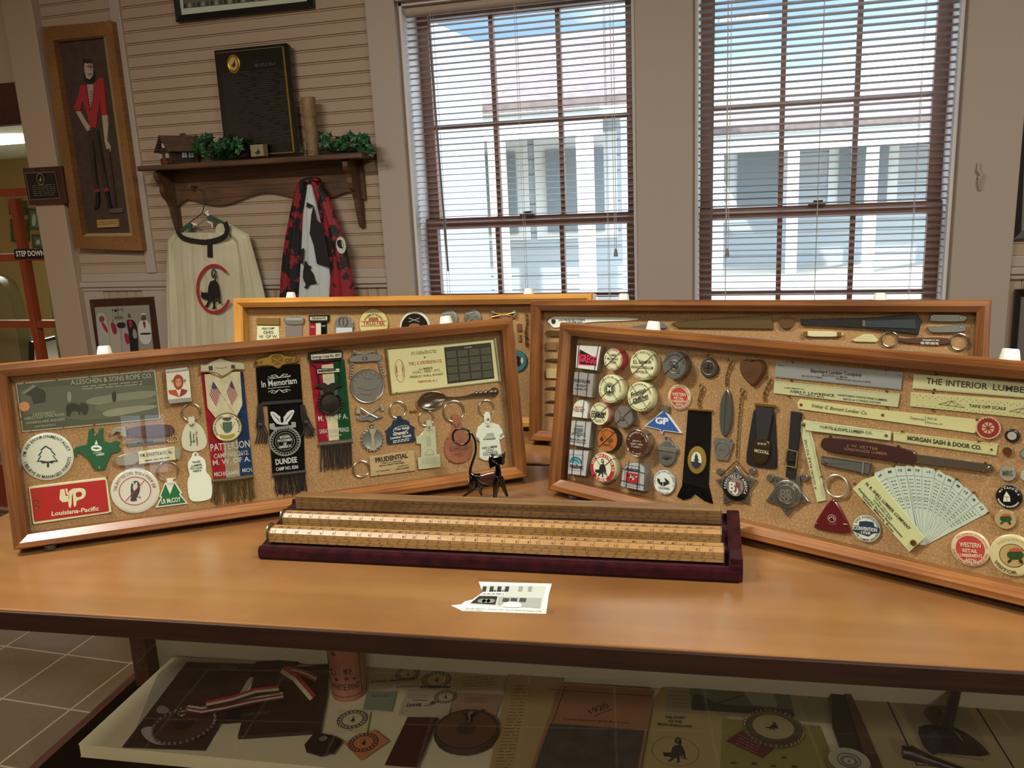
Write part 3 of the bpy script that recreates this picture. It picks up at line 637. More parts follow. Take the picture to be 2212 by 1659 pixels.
hd = smooth([(1180, 590), (1215, 625), (1300, 615), (1345, 605), (1400, 560), (1400, 640), (1385, 720), (1390, 770), (1360, 740), (1300, 770), (1220, 790), (1185, 820), (1165, 760), (1155, 680)], True, 1)
m.prism([C3(*q)[:2] for q in hd], -55 * U, 60 * U, KB, bev=14 * U)
m2 = it.mb('whiskers'); DW = P('#b9bab6', .2, .8)
for a in ((1210, 665, 1270, 690), (1225, 690, 1265, 715), (1250, 705, 1290, 715), (1285, 720, 1320, 745)): m2.tube([C3(a[0], a[1], 61 * U), C3(a[2], a[3], 62 * U)], 3 * U, DW, 6)
for a in ((1320, 620), (1372, 610)): m2.lathe([(14 * U, 56 * U), (9 * U, 66 * U), (0, 67 * U)], DW, C3(*a)[:2], 12)
it.build()

# ================================================================ torn newspaper picture taped to the counter
it = Item(ST, 't', (1130, 510), 'newspaper_clipping', 'torn black and white newspaper picture of a storefront taped to the front counter', 'clipping')
PAP = P('#dde6d8', .5); it.prism('paper', [(1012, 443), (1335, 452), (1322, 500), (1310, 585), (1250, 583), (940, 572), (890, 548), (935, 543), (952, 530), (985, 522), (1030, 490), (1020, 465)], 0.0002, .0006, PAP)
G = lambda h: P(h, .6)
z = .0008
it.flat('print', [(1030, 460), (1310, 462), (1288, 562), (965, 545), (990, 528), (1040, 492)], z, G('#b9c0b6'))
for x in (1030, 1062, 1096, 1130, 1190, 1232): it.flat('print', [(x, 464), (x + 18, 464), (x + 13, 487), (x - 4, 487)], z + .0002, G('#343936' if x < 1150 else '#8b928c'))
it.text('print', 'THE HOOT', 1060, 488, 1140, 488, 8, z + .0002, G('#20231f'))
it.flat('print', [(1030, 492), (1130, 492), (1127, 502), (1022, 502)], z + .0003, G('#e1e6df')); it.lines('print', 1030, 497, 1122, 497, 1, 4, z + .0004, G('#333333'), 3)
it.flat('print', [(1015, 506), (1095, 508), (1085, 545), (975, 538)], z + .0003, G('#22241f'))
for x in (1025, 1045, 1065): it.disc('print', x, 528, 9, z + .0005, G('#7b807a'), 14)
it.flat('print', [(1100, 510), (1290, 516), (1282, 560), (1095, 545)], z + .0003, G('#9aa09a'))
for x in (1120, 1155, 1195): it.flat('print', [(x, 515), (x + 28, 517), (x + 24, 534), (x - 4, 532)], z + .0005, G('#3d423e'))
it.flat('print', smooth([(1112, 550), (1125, 536), (1150, 530), (1185, 533), (1205, 545), (1200, 558), (1115, 556)]), z + .0007, G('#cfd5cf'))
for t_, y in (('Saturday afternoon motorists have seen an appearing feature of the', 577), ('Hoo-Hoo Theater', 572)): pass
it.text('print', 'Saturday afternoon members have seen an appearing feature of the', 952, 563, 1290, 578, 6, z, G('#30332f'), 0); it.text('print', 'Hoo-Hoo Theater', 950, 571, 1030, 574, 6, z, G('#30332f'), 0)
TP = glass_mat(); TP.name = 'clear_tape'
for q in ([(1010, 428), (1290, 440), (1285, 452), (1005, 446)], [(1240, 560), (1350, 565), (1340, 590), (1235, 588)]): it.flat('tape#%d' % q[0][0], q, .0012, TP)
it.build()
# ================================================================ things pinned in the cases
G_L = 'lodge badges and key fobs pinned in the front left case'
def button(surf, v, x, y, R, label, cols, t=.003, cat_='button', group=None, name='pin_button', build=False):
    """cols: list of (fraction of radius, colour) from the rim inwards"""
    it = Item(surf, v, (x, y), name, label, cat_, group); k = it.L(x, y, 2 * R, t) / 2; c = it.p(x, y, t); m = it.mb('')
    rim = P(cols[0][1], .25, coat=.5)
    m.lathe([(k * .96, 0), (k, t * .3), (k * .99, t * .6), (k * .95, t * .85), (k * .88, t * .97), (k * .6, t), (0, t)], rim, c, 48)
    for i, (fr, co) in enumerate(cols[1:]): m.disc(c, k * fr, t + .00025 + .0001 * i, P(co, .3, coat=.4), 48)
    it.zt = t + .0004 + .0001 * len(cols); return it
def tape_round(surf, v, x, y, R, label, face, cols, side, T=.016, group='round tape measures tied down with crossed wires', wires=True, wa=45, metal=False):
    it = Item(surf, v, (x, y), 'tape_measure', label, 'tape measure', group); k = it.L(x, y, 2 * R, T) / 2; c = it.p(x, y, T); m = it.mb('case')
    sd = side if not isinstance(side, str) else P(side, .3, coat=.4)
    m.lathe([(k * .97, 0), (k * 1.0, T * .12), (k * 1.0, T * .38), (k * .985, T * .42), (k * .985, T * .5), (k * 1.0, T * .55), (k * 1.0, T * .9), (k * .96, T), (0, T)], sd, c, 48)
    m = it.mb('face_label')
    m.lathe([(k * .95, T), (k * .94, T + .0005), (0, T + .0005)], face if not isinstance(face, str) else P(face, .3, coat=.4), c, 48)
    for i, (fr, co) in enumerate(cols): m.disc(c, k * fr, T + .0007 + .0001 * i, P(co, .35, coat=.3), 48)
    it.zt = T + .0009 + .0001 * len(cols)
    if wires:
        for a in (wa, wa + 90):
            w = it.mb('retaining_wire#%d' % a)
            a = radians(a); dx, dy = cos(a) * k, sin(a) * k
            w.tube([(c[0] - dx * 1.04, c[1] - dy * 1.04, T * .2), (c[0] - dx * 1.01, c[1] - dy * 1.01, T + .001), (c[0] + dx * 1.01, c[1] + dy * 1.01, T + .0014), (c[0] + dx * 1.04, c[1] + dy * 1.04, T * .2)], .0004, WIRE, 6)
    return it
def keyring(it, x, y, R, r=6, z=.003, mt=None): it.ring('split_ring', x, y, R, r, z, mt or STEEL)
def pins(it, pts, z=.002):
    for i, (a, b) in enumerate(pts): it.mb('fixing_pin#%d' % i).lathe([(.0011, 0), (.0013, z + .0006), (.0007, z + .0014), (0, z + .0014)], BRASS, it.p(a, b, z), 10)

# ---- FL --------------------------------------------------------
it = Item(FL, '1', (640, 560), 'metal_sign_plate', 'wide grey green tin plate picturing horses hauling logs, top left of front left case', 'sign', G_L)
z = .002; it.prism('plate', [(110, 425), (1112, 328), (1152, 680), (160, 776)], 0, z, P('#a3a584', .35)); it.flat('plate', [(120, 433), (1103, 338), (1140, 673), (167, 765)], z + .0002, P('#4c503a', .35, coat=.3))
g = lambda h: P(h, .4); z += .0003
it.flat('plate', [(135, 470), (480, 440), (1110, 440), (1125, 560), (1132, 640), (600, 690), (170, 640)], z, g('#5c604a'))
it.flat('plate', [(170, 500), (230, 440), (310, 470), (330, 500), (325, 560), (240, 575), (225, 520)], z + .0002, g('#2f3424')); it.flat('plate', [(150, 500), (235, 435), (260, 445), (180, 500)], z + .0003, g('#7f8469'))
for i, y in enumerate((555, 600, 640)): it.flat('plate', smooth([(600 + 60 * i, y - 18 + 5 * i), (860, y - 60 + 8 * i), (1125, y - 85 + 10 * i), (1130, y - 40), (900, y + 10), (640 + 60 * i, y + 30)]), z + .0003 + .0001 * i, g(['#81846a', '#6a6e55', '#8b8e74'][i]))
it.flat('plate', smooth([(470, 590), (500, 565), (560, 572), (580, 600), (570, 665), (560, 620), (510, 625), (500, 665), (480, 660)]), z + .0007, g('#23271b')); it.flat('plate', smooth([(560, 575), (600, 560), (640, 590), (620, 650), (590, 650)]), z + .0008, g('#2b2f22'))
it.flat('plate', smooth([(478, 500), (495, 478), (515, 500), (508, 560), (485, 560)]), z + .0009, g('#8e9179')); it.flat('plate', smooth([(800, 500), (820, 475), (835, 500), (830, 560), (808, 560)]), z + .0009, g('#23271b'))
LT = P('#a8ac8d', .5)
it.text('plate', 'A.LESCHEN & SONS ROPE CO.', 508, 436, 1092, 385, 36, z + .0008, LT); it.lines('plate', 590, 448, 1020, 412, 2, 18, z, LT, 5, 0, 7)
for t_, q in (("LESCHEN'S", (238, 660, 398, 640)), ('HERCULES WIRE ROPE', (178, 688, 462, 655)), ('LOGGING AND SKIDDERS', (190, 718, 465, 690)), ('SAN FRANCISCO', (250, 742, 400, 728))): it.text('plate', t_, *q, 20 if 'H' in t_[:1] or 'L' in t_[:1] else 14, z + .0008, LT)
m = it.mb('round_sticker'); m.lathe([(it.L(175, 593, 36), z + .0009), (it.L(175, 593, 34), z + .0018), (0, z + .002)], P('#c78a5c', .5), it.p(175, 593, .003), 28)
pins(it, [(175, 425), (405, 400), (640, 376), (850, 350), (1020, 335), (150, 680), (225, 770), (455, 738), (675, 720)]); it.build()

it = Item(FL, '1', (1280, 440), 'match_safe', 'silver match safe with a red devil face, right of the tin plate', 'match case', G_L)
z = .010; it.prism('body', [(1184, 345), (1356, 312), (1376, 545), (1206, 568)], 0, z, P('#a7a598', .25, .7), bev=.0008); it.prism('cap', [(1180, 325), (1345, 305), (1352, 330), (1184, 350)], 0, z + .001, STEEL, bev=.0008); it.prism('cap#2', [(1202, 545), (1376, 525), (1380, 555), (1212, 574)], 0, z + .001, STEEL, bev=.0008)
it.flat('picture', [(1190, 355), (1352, 335), (1370, 525), (1204, 543)], z + .0003, P('#d9d6bd', .3, coat=.4))
it.flat('picture', smooth([(1240, 390), (1270, 355), (1310, 375), (1318, 420), (1300, 465), (1270, 475), (1245, 440)]), z + .0006, P('#9c2f1c', .4)); it.flat('picture', [(1225, 410), (1242, 395), (1250, 430)], z + .0007, P('#8b7a2a', .4)); it.flat('picture', [(1318, 395), (1336, 400), (1320, 430)], z + .0007, P('#8b7a2a', .4))
it.flat('picture', [(1205, 475), (1262, 470), (1285, 525), (1215, 500)], z + .0007, P('#b5452a', .4)); it.flat('picture', [(1345, 475), (1300, 462), (1285, 525), (1330, 500)], z + .0007, P('#7f2a20', .4)); it.flat('picture', smooth([(1258, 400), (1280, 385), (1302, 402), (1298, 440), (1272, 455), (1260, 430)]), z + .0008, P('#c98a62', .4))
for a in (1270, 1290): it.disc('picture', a, 412, 4, z + .001, BLACK, 10)
it.build()

it = Item(FL, '1', (700, 890), 'key_shaped_tool', 'green plastic multi tool shaped like a cross with notches, below the tin plate', 'tool', G_L); z = .003
it.prism('body', [(640, 755), (668, 745), (676, 790), (702, 794), (712, 752), (742, 748), (735, 800), (742, 838), (785, 852), (825, 838), (862, 845), (855, 862), (835, 870), (865, 888), (862, 912), (800, 932), (768, 1000), (752, 1046), (690, 1052), (665, 1032), (640, 975), (600, 945), (562, 916), (548, 940), (552, 958), (535, 945), (525, 905), (540, 885), (590, 868), (625, 862), (633, 800)], 0, z, P('#0f5a34', .35, coat=.2), bev=.0006)
it.flat('body', smooth([(650, 880), (690, 862), (732, 880), (728, 905), (690, 915), (655, 905)]), z + .0003, WHITE); it.flat('body', [(678, 862), (690, 830), (702, 862)], z + .0003, WHITE); it.flat('body', smooth([(665, 885), (715, 885), (712, 895), (668, 895)]), z + .0005, P('#0f5a34', .35)); it.text('body', 'LUMBER', 690, 945, 750, 938, 16, z, WHITE, .02); it.lines('body', 668, 925, 728, 918, 1, 5, z, WHITE, 4)
for a in ((682, 792), (712, 1028)): it.mb('rivet#%d' % a[0]).lathe([(it.L(*a, 11), z), (it.L(*a, 8), z + .0012), (0, z + .0012)], STEEL, it.p(*a, z), 16)
it.build()

it = button(FL, '1', 338, 950, 172, 'white button with a pine tree and environmentalist slogan around its edge', [(1, '#d7dcc9')], group=G_L); z = it.zt; DG = P('#1d3a2a', .5)
for t_, a0, a1, b in (("I'M AN ENVIRONMENTALIST", -82, 82, False), ("I BELIEVE IN MANAGED FORESTS", -98, -262, True)): it.arc('', t_, 338, 950, 135 if not b else 155, 22, a0, a1, z, DG, b)
tr = [(325, 870), (285, 905), (300, 905), (270, 945), (290, 942), (262, 990), (290, 985), (305, 1000), (335, 992), (338, 1028), (352, 1024), (350, 992), (375, 1000), (385, 988), (418, 985), (380, 940), (402, 940), (365, 900), (375, 898)]
it.flat('', tr, z, DG); it.flat('', [(338 + (a - 338) * .82, 945 + (b - 945) * .84) for a, b in tr if b < 1005], z + .0002, P('#d7dcc9', .3)); it.flat('', [(280, 975), (340, 985), (398, 975), (370, 992), (300, 995)], z + .0004, DG); it.build()

it = Item(FL, '1', (500, 1270), 'luggage_tag', 'red rectangular plastic tag with cream LP monogram, bottom left of front left case', 'tag', G_L); z = .003
rr = lambda q, k=.08: smooth([(q[i][0] * (1 - k2) + q[(i + s) % 4][0] * k2, q[i][1] * (1 - k2) + q[(i + s) % 4][1] * k2) for i in range(4) for s, k2 in ((3, k), (0, 0), (1, k))], True, 1)
it.prism('plate', rr([(203, 1166), (762, 1098), (800, 1352), (236, 1438)], .06), 0, z, CREAM, bev=.0006); it.flat('plate', rr([(215, 1180), (755, 1115), (782, 1342), (246, 1418)], .06), z + .0003, P('#b3201f', .3, coat=.4)); z += .0005
CR = P('#dedfb6', .4)
for q in ([(432, 1185), (462, 1181), (470, 1232), (500, 1228), (490, 1272), (448, 1278), (425, 1255)], [(468, 1180), (482, 1178), (492, 1222), (478, 1225)]): it.flat('plate', q, z, CR)
it.flat('plate', smooth([(498, 1182), (590, 1172), (618, 1195), (610, 1240), (580, 1258), (550, 1262), (545, 1308), (528, 1312), (522, 1215), (515, 1215), (512, 1315), (492, 1318), (488, 1240)], True, 1), z, CR); it.flat('plate', smooth([(542, 1205), (582, 1201), (590, 1220), (578, 1238), (545, 1242)]), z + .0002, P('#b3201f', .3, coat=.4))
it.text('plate', 'Louisiana-Pacific', 370, 1375, 708, 1335, 32, z, CR, .025, .12)
for a in ((262, 1272), (266, 1312)): it.mb('eyelet#%d' % a[0]).lathe([(it.L(*a, 14), z), (it.L(*a, 9), z + .0014), (0, z + .001)], BRASS, it.p(*a, z), 16)
pins(it, [(765, 1102), (790, 1352)], .003); it.build()

it = button(FL, '1', 968, 1196, 163, 'white button with an owl struck through by a red circle', [(1, '#dadccb')], group=G_L); z = it.zt; RD = P('#b0202c', .5)
it.arc('', 'THE SPOTTED OWL WAS A KNOW JOB', 968, 1196, 120, 22, -82, 88, z, P('#7c3b32', .5)); c = it.p(968, 1196, z); k = it.L(968, 1196, 200, z) / 2; m = it.mb('')
m.stroke([(c[0] + k * 1.04 * cos(a * pi / 24), c[1] + k * 1.0 * sin(a * pi / 24)) for a in range(48)], k * .05, z + .0003, RD, True)
it.flat('', smooth([(945, 1130), (985, 1120), (1005, 1150), (1000, 1210), (975, 1250), (985, 1268), (930, 1272), (942, 1240), (935, 1180)]), z, P('#3c3a36', .5)); it.flat('', smooth([(950, 1150), (980, 1140), (990, 1170), (965, 1200), (955, 1190)]), z + .0002, P('#c9c9bb', .5))
for a in (955, 978): it.disc('', a, 1140, 6, z + .0003, WHITE, 12)
it.stroke('', [(985, 1235), (1010, 1250), (1000, 1232)], 4, z, P('#3c3a36', .5)); it.stroke('', [(900, 1270), (1035, 1122)], 6, z + .0005, RD); it.build()

def knife(surf, v, pts, label, body, mt, z=.006, group=None, name='pocket_knife', cat_='knife', ends=None, txt=(), tm=INK, blade=None):
    it = Item(surf, v, (sum(p[0] for p in pts) / len(pts), sum(p[1] for p in pts) / len(pts)), name, label, cat_, group)
    if blade: it.prism('blade', blade, z * .3, z * .7, STEEL)
    it.prism('handle', pts, 0, z, mt, bev=.0010)
    if ends:
        for i, e in enumerate(ends): it.prism('bolster' + ('#%d' % i if i else ''), e, 0, z + .0006, P('#a9a58d', .3, .6), bev=.0006)
    for t_, a, b, c, d, h in txt: it.text('handle', t_, a, b, c, d, h, z + .0002, tm)
    return it
it = knife(FL, '1', rr([(985, 918), (1255, 878), (1262, 975), (995, 1008)], .03), 'cream pocket knife with lettered handle, under the window reflection', 0, P('#cdc9a2', .35, coat=.3), .007, G_L,
           ends=[smooth([(985, 920), (850, 942), (820, 975), (835, 1008), (870, 1018), (995, 1005)], True, 1), smooth([(1250, 880), (1295, 885), (1300, 930), (1290, 968), (1260, 974)], True, 1)], txt=[('WM. SCHUETTE & CO., Inc.', 1003, 955, 1235, 925, 24), ], )
it.lines('handle', 1040, 980, 1215, 955, 1, 10, .0073, INK, 6); it.build()
it = knife(FL, '1', smooth([(905, 765), (935, 735), (1210, 715), (1245, 745), (1250, 785), (1215, 800), (930, 815)]), 'dark handled pocket knife with grey hooked end, right of the green tool', 0, P('#4a2b2a', .3, coat=.3), .006, G_L, ends=[[(790, 775), (830, 740), (900, 735), (908, 812), (860, 800), (862, 778), (835, 772), (800, 800)]]); it.build()
it = Item(FL, '1', (1050, 845), 'dog_tag', 'silver bar tag with a bead chain between the two pocket knives', 'tag', G_L); it.prism('bar', rr([(905, 838), (1190, 815), (1195, 850), (915, 885)], .05), 0, .002, P('#8d8b83', .3, .8), bev=.0005); it.text('bar', 'W.L. EVANS', 985, 862, 1100, 850, 20, .002, INK)
ch = smooth([(1195, 835), (1230, 805), (1265, 810), (1278, 830), (1255, 845), (1210, 845)], True, 1)
for a in ch: it.mb('bead_chain').lathe([(0, .0), (.0009, .0006), (.0012, .0014), (.0009, .0022), (0, .0027)], STEEL, it.p(*a, .001), 8)
it.build()
def fob(surf, v, c, label, outline, mt, z=.003, ring=None, bev=.0007, group=None, name='key_fob', tab=None, rivet=None):
    it = Item(surf, v, c, name, label, 'key fob', group)
    it.prism('fob', outline, 0, z, mt, bev=bev); it.zt = z + .0002
    if tab: it.prism('strap', tab, 0, z + .0015, mt, bev=.0006)
    if rivet: it.mb('rivet').lathe([(it.L(*rivet, 13), z + .0015), (it.L(*rivet, 9), z + .0030), (0, z + .0033)], STEEL, it.p(*rivet, z + .0015), 16)
    if ring: keyring(it, *ring)
    return it
IV = P('#c9cbae', .4)
it = fob(FL, '1', (1392, 800), 'ivory rounded key fob with sideways lettering, below the match safe', smooth([(1350, 705), (1400, 700), (1450, 740), (1482, 810), (1485, 865), (1455, 905), (1380, 918), (1320, 905), (1298, 860), (1302, 790), (1325, 735)]), IV, ring=(1372, 632, 62, 4), tab=[(1346, 668), (1392, 662), (1398, 715), (1352, 722)], rivet=(1376, 722), group=G_L)
for i, t_ in enumerate(('Poppenberry', 'Bros.', 'Lumber Co.')): it.text('fob', t_, 1375 + i * 22, 870 - (22 if i == 1 else 0), 1368 + i * 22, 770 + (10 if i == 1 else -2), 14, it.zt, INK, .02)
it.build()
it = fob(FL, '1', (1230, 1230), 'green mountain shaped key fob lettered LR McCoy, on a thin ring', [(1182, 1137), (1255, 1130), (1306, 1214), (1294, 1222), (1346, 1288), (1114, 1318), (1152, 1245), (1140, 1240)], P('#dfe3d2', .4), ring=(1203, 1053, 70, 4), tab=[(1192, 1110), (1238, 1105), (1244, 1140), (1198, 1146)], group=G_L)
it.flat('fob', [(1186, 1146), (1218, 1222), (1250, 1140), (1292, 1210), (1282, 1220), (1332, 1280), (1130, 1306), (1164, 1238), (1152, 1234)], it.zt, P('#0e6a38', .4)); it.text('fob', 'LR McCOY', 1158, 1288, 1297, 1270, 34, it.zt + .0002, WHITE, .02); it.build()
it = fob(FL, '1', (1430, 1100), 'white peanut shaped fob for Trask Lumber, no ring', smooth([(1400, 918), (1418, 925), (1425, 948), (1465, 965), (1480, 1010), (1475, 1060), (1510, 1095), (1522, 1160), (1522, 1240), (1490, 1265), (1400, 1278), (1358, 1262), (1345, 1200), (1342, 1120), (1362, 1085), (1345, 1040), (1345, 990), (1372, 958), (1380, 925)], True, 1), P('#e3ead9', .4), group=G_L)
for t_, q in (('TRASK', (1378, 1000, 1440, 990)), ('LUMBER', (1372, 1025, 1450, 1013)), ('FITS YOUR', (1366, 1045, 1450, 1035)), ('NEEDS', (1385, 1062, 1442, 1055))): it.text('fob', t_, *q, 15, it.zt, P('#1e4436', .5), .02)
it.disc('fob', 1402, 936, 10, it.zt, P('#8d8868', .5), 16); it.build()

# ribbons (view 2)
def fringe(it, part, x0, y0, x1, y1, ln, n, mt, lean=0, z=.003, wav=0):
    m = it.mb(part)
    for i in range(n):
        t = (i + .5) / n; a = x0 + (x1 - x0) * t; b = y0 + (y1 - y0) * t; L_ = ln * random.uniform(.86, 1.05); d = random.uniform(-1, 1) * (8 + wav)
        it.tube(part, [(a, b), (a + lean * .3 + d * .3, b + L_ * .35), (a + lean * .7 + d * (.8 + .5 * sin(i)), b + L_ * .7), (a + lean + d, b + L_)], 3.4 + random.random(), z + random.uniform(-.001, .0015), mt, n=5)
RIB = {k: mat('ribbon_' + k, c, .85, kind='noise', col2=c2, scale=90, spec=.08) for k, c, c2 in (('red', '#9c1f2a', '#861a24'), ('blue', '#1d3a62', '#172f52'), ('tan', '#a39476', '#8b7c5e'), ('cream', '#cfc7a6', '#bdb592'), ('black', '#050505', '#0b0a0a'), ('green', '#12502e', '#0d3f24'), ('crimson', '#9a1f33', '#84182a'))}
SLV = P('#c9cac0', .35, .3)
it = Item(FL, '2', (250, 800), 'lodge_ribbon', 'red tan and blue Patterson camp ribbon badge with crossed flags and gold fringe', 'badge', G_L)
z = .0015
it.prism('ribbon', [(15, 400), (80, 400), (225, 1000), (350, 1000), (370, 420), (380, 420), (460, 1285), (120, 1320)], 0, z, RIB['red'])
it.flat('ribbon', [(200, 950), (325, 940), (352, 1305), (232, 1315)], z + .0002, RIB['tan']); it.flat('ribbon', [(345, 410), (375, 410), (462, 1288), (352, 1306), (325, 940)], z + .0003, RIB['blue'])
for t_, q, h in (('PATTERSON', (100, 1085, 435, 1048), 62), ('CAMP NO. 2612.', (128, 1148, 425, 1112), 40), ('M. W. OF A.', (120, 1205, 440, 1168), 44), ('MICHIGAMME', (130, 1300, 345, 1285), 38), ('MICH.', (370, 1265, 458, 1255), 34)): it.text('ribbon', t_, *q, h, z + .0005, SLV, .015)
it.prism('sash', [(45, 430), (350, 405), (370, 690), (320, 790), (140, 800), (72, 715)], z, z + .0025, RIB['cream'])
for s, q in ((0, [(120, 490), (180, 590), (145, 710), (88, 610)]), (1, [(278, 480), (328, 610), (278, 700), (230, 570)])):
    zf = z + .0027; it.flat('sash', q, zf, P('#b9b2a0', .4)); A, B, C_, D_ = [Vector(p) for p in q]
    for i in range(6): u, w_ = i / 6 + .02, i / 6 + .10; it.flat('sash', [A.lerp(D_, u) if s == 0 else A.lerp(D_, u), (B.lerp(C_, u)), B.lerp(C_, w_), A.lerp(D_, w_)], zf + .0002, P('#8f1f22', .4))
    it.flat('sash', [A, A.lerp(B, .6), (A + B + C_ + D_) / 4 * .6 + A * .4, A.lerp(D_, .4)], zf + .0004, P('#27345e', .4))
    it.tube('flagpole#%d' % s, [(q[0][0], q[0][1] - 10), ((300, 750) if s == 0 else (150, 760))], 3, zf + .001, P('#d8d3b8', .3))
it.prism('pin_bar', smooth([(5, 345), (60, 350), (100, 320), (150, 300), (185, 285), (225, 305), (290, 325), (385, 330), (392, 370), (385, 395), (300, 385), (240, 430), (195, 452), (150, 420), (80, 408), (5, 412), (12, 380)], True, 1), .001, .006, P('#b8b394', .3, .3, coat=.3), bev=.0012)
it.tube('pin_bar', [(10, 412), (80, 406), (150, 432), (195, 455), (240, 430), (300, 385), (390, 392)], 5, .006, GOLD); it.flat('pin_bar', [(80, 360), (115, 355), (118, 395), (85, 398)], .0063, P('#2b3325', .4)); it.flat('pin_bar', [(272, 350), (305, 347), (308, 378), (275, 382)], .0063, P('#2b3325', .4)); it.stroke('pin_bar', [(135, 372), (190, 378), (245, 365)], 5, .0063, P('#6a6650', .5))
cx_, cy_, R = 240, 880, 122; k = it.L(cx_, cy_, 2 * R, .006) / 2; c = it.p(cx_, cy_, .006)
m = it.mb('medallion'); m.lathe([(k, .003), (k * 1.02, .005), (k * .97, .0068), (k * .93, .0062), (0, .0062)], P('#8f7e46', .3, .7), c, 44); m.disc(c, k * .93, .0065, P('#cfcba8', .3, coat=.5), 44)
it.arc('medallion', 'MODERN WOODMEN', cx_, cy_, 92, 16, -125, -15, .0067, INK); it.arc('medallion', 'OF AMERICA', cx_, cy_, 92, 16, 15, 125, .0067, INK)
it.flat('medallion', [(200, 838), (280, 832), (282, 900), (240, 932), (202, 900)], .0069, P('#3e5b4e', .4)); it.flat('medallion', smooth([(190, 800), (235, 795), (285, 795), (262, 826), (215, 826)]), .0069, P('#4a3a24', .4)); it.flat('medallion', smooth([(165, 935), (240, 955), (312, 925), (300, 965), (240, 985), (180, 970)]), .0069, P('#9a8a2e', .4))
it.stroke('medallion', [(180, 850), (225, 930)], 5, .0068, P('#6a6a3a', .4)); it.stroke('medallion', [(305, 840), (258, 930)], 5, .0068, P('#6a6a3a', .4))
FR_ = P('#5b4a24', .5, .3); it.tube('fringe', [(120, 1340), (290, 1325), (465, 1300)], 18, .003, FR_); fringe(it, 'fringe', 128, 1350, 462, 1315, 190, 38, FR_, 5, wav=22); it.build()

it = Item(FL, '2', (700, 800), 'memorial_ribbon', 'black In Memoriam ribbon badge with silver print and side tassels', 'badge', G_L); z = .002
it.prism('ribbon', [(485, 370), (862, 340), (885, 680), (895, 980), (905, 1245), (625, 1275), (585, 700), (505, 690)], 0, z, RIB['black'])
WT = P('#c9cbc6', .5, .2)
it.text('ribbon', 'In Memoriam', 535, 540, 835, 505, 55, z + .0003, WT, .02)
for s in (1, -1):
    for yb, dr in ((455, 1), (560, -1)):
        cxm = 685; it.stroke('ribbon', [(cxm, yb), (cxm + s * 30, yb - 12 * dr - 3 * s), (cxm + s * 60, yb - 4 * s), (cxm + s * 95, yb - 12 * dr - 7 * s)], 5, z + .0003, WT); it.stroke('ribbon', [(cxm + s * 10, yb - 8 * dr), (cxm + s * 35, yb - 26 * dr - 3 * s), (cxm + s * 70, yb - 20 * dr - 6 * s), (cxm + s * 55, yb - 8 * dr - 4 * s)], 5, z + .0003, WT)
it.stroke('ribbon', [(580, 470), (780, 448)], 4, z + .0003, WT); it.stroke('ribbon', [(585, 550), (775, 532)], 4, z + .0003, WT)
it.prism('fold_bar', [(530, 665), (875, 640), (878, 668), (535, 695)], z, z + .0025, P('#26292b', .3, coat=.4), bev=.0006)
it.flat('ribbon', smooth([(700, 860), (650, 845), (598, 750), (640, 745), (690, 790), (720, 800), (760, 740), (822, 728), (790, 800), (750, 850), (775, 855)], True, 1), z + .0003, WT); it.flat('ribbon', smooth([(690, 790), (715, 775), (725, 830), (700, 850)]), z + .0005, RIB['black'])
for i in range(4): it.stroke('ribbon', [(625 + i * 12, 765 + i * 12), (680 + i * 4, 815 + i * 8)], 3, z + .0005, BLACK); it.stroke('ribbon', [(800 - i * 12, 752 + i * 14), (745 - i * 4, 810 + i * 8)], 3, z + .0005, BLACK)
it.flat('ribbon', [(600, 850), (640, 845), (650, 880), (790, 862), (785, 835), (825, 835), (828, 880), (640, 905), (605, 895)], z + .0003, P('#9b9d99', .4, .3))
cx_, cy_ = 733, 1000; c = it.p(cx_, cy_, z); m = it.mb('ribbon')
for R, w_ in ((125, 12), (100, 4), (78, 4), (60, 3)): k = it.L(cx_, cy_, 2 * R, z) / 2; kw = it.L(cx_, cy_, w_, z); m.stroke([(c[0] + k * cos(a * pi / 30), c[1] + k * .96 * sin(a * pi / 30)) for a in range(60)], kw, z + .0003, P('#8f918c', .4, .3), True)
for a in range(0, 360, 12):
    q = radians(a); it.stroke('ribbon', [(cx_ + 108 * cos(q), cy_ + 104 * sin(q)), (cx_ + 128 * cos(q + .12), cy_ + 122 * sin(q + .12))], 8, z + .0005, P('#8f918c', .4, .3))
for t_, q in (('MODERN', (690, 978, 775, 968)), ('WOODMEN', (668, 1008, 795, 995)), ('OF', (720, 1032, 748, 1030)), ('AMERICA', (680, 1062, 790, 1046))): it.text('ribbon', t_, *q, 22, z + .0006, WT, .03)
it.text('ribbon', 'DUNDEE', 655, 1200, 838, 1178, 48, z + .0003, WT, .03); it.text('ribbon', 'CAMP NO. 8206', 657, 1253, 848, 1230, 30, z + .0003, WT, .02)
it.prism('pin_bar', smooth([(478, 300), (590, 275), (600, 258), (650, 245), (715, 250), (730, 268), (855, 275), (862, 330), (720, 345), (690, 378), (670, 382), (610, 352), (478, 365)], True, 1), z, z + .004, P('#a58437', .28, .8), bev=.0012)
it.text('pin_bar', 'M W', 485, 348, 545, 343, 34, z + .004, P('#3a2c10', .5), .02); it.text('pin_bar', 'OF A', 735, 330, 850, 320, 34, z + .004, P('#3a2c10', .5), .02); it.flat('pin_bar', smooth([(615, 270), (665, 258), (712, 270), (712, 330), (670, 355), (622, 340)]), z + .0043, P('#7a5f22', .35, .7)); it.stroke('pin_bar', [(630, 290), (700, 330)], 7, z + .0046, GOLD); it.stroke('pin_bar', [(700, 285), (635, 335)], 7, z + .0046, GOLD)
FB = P('#1c1712', .55)
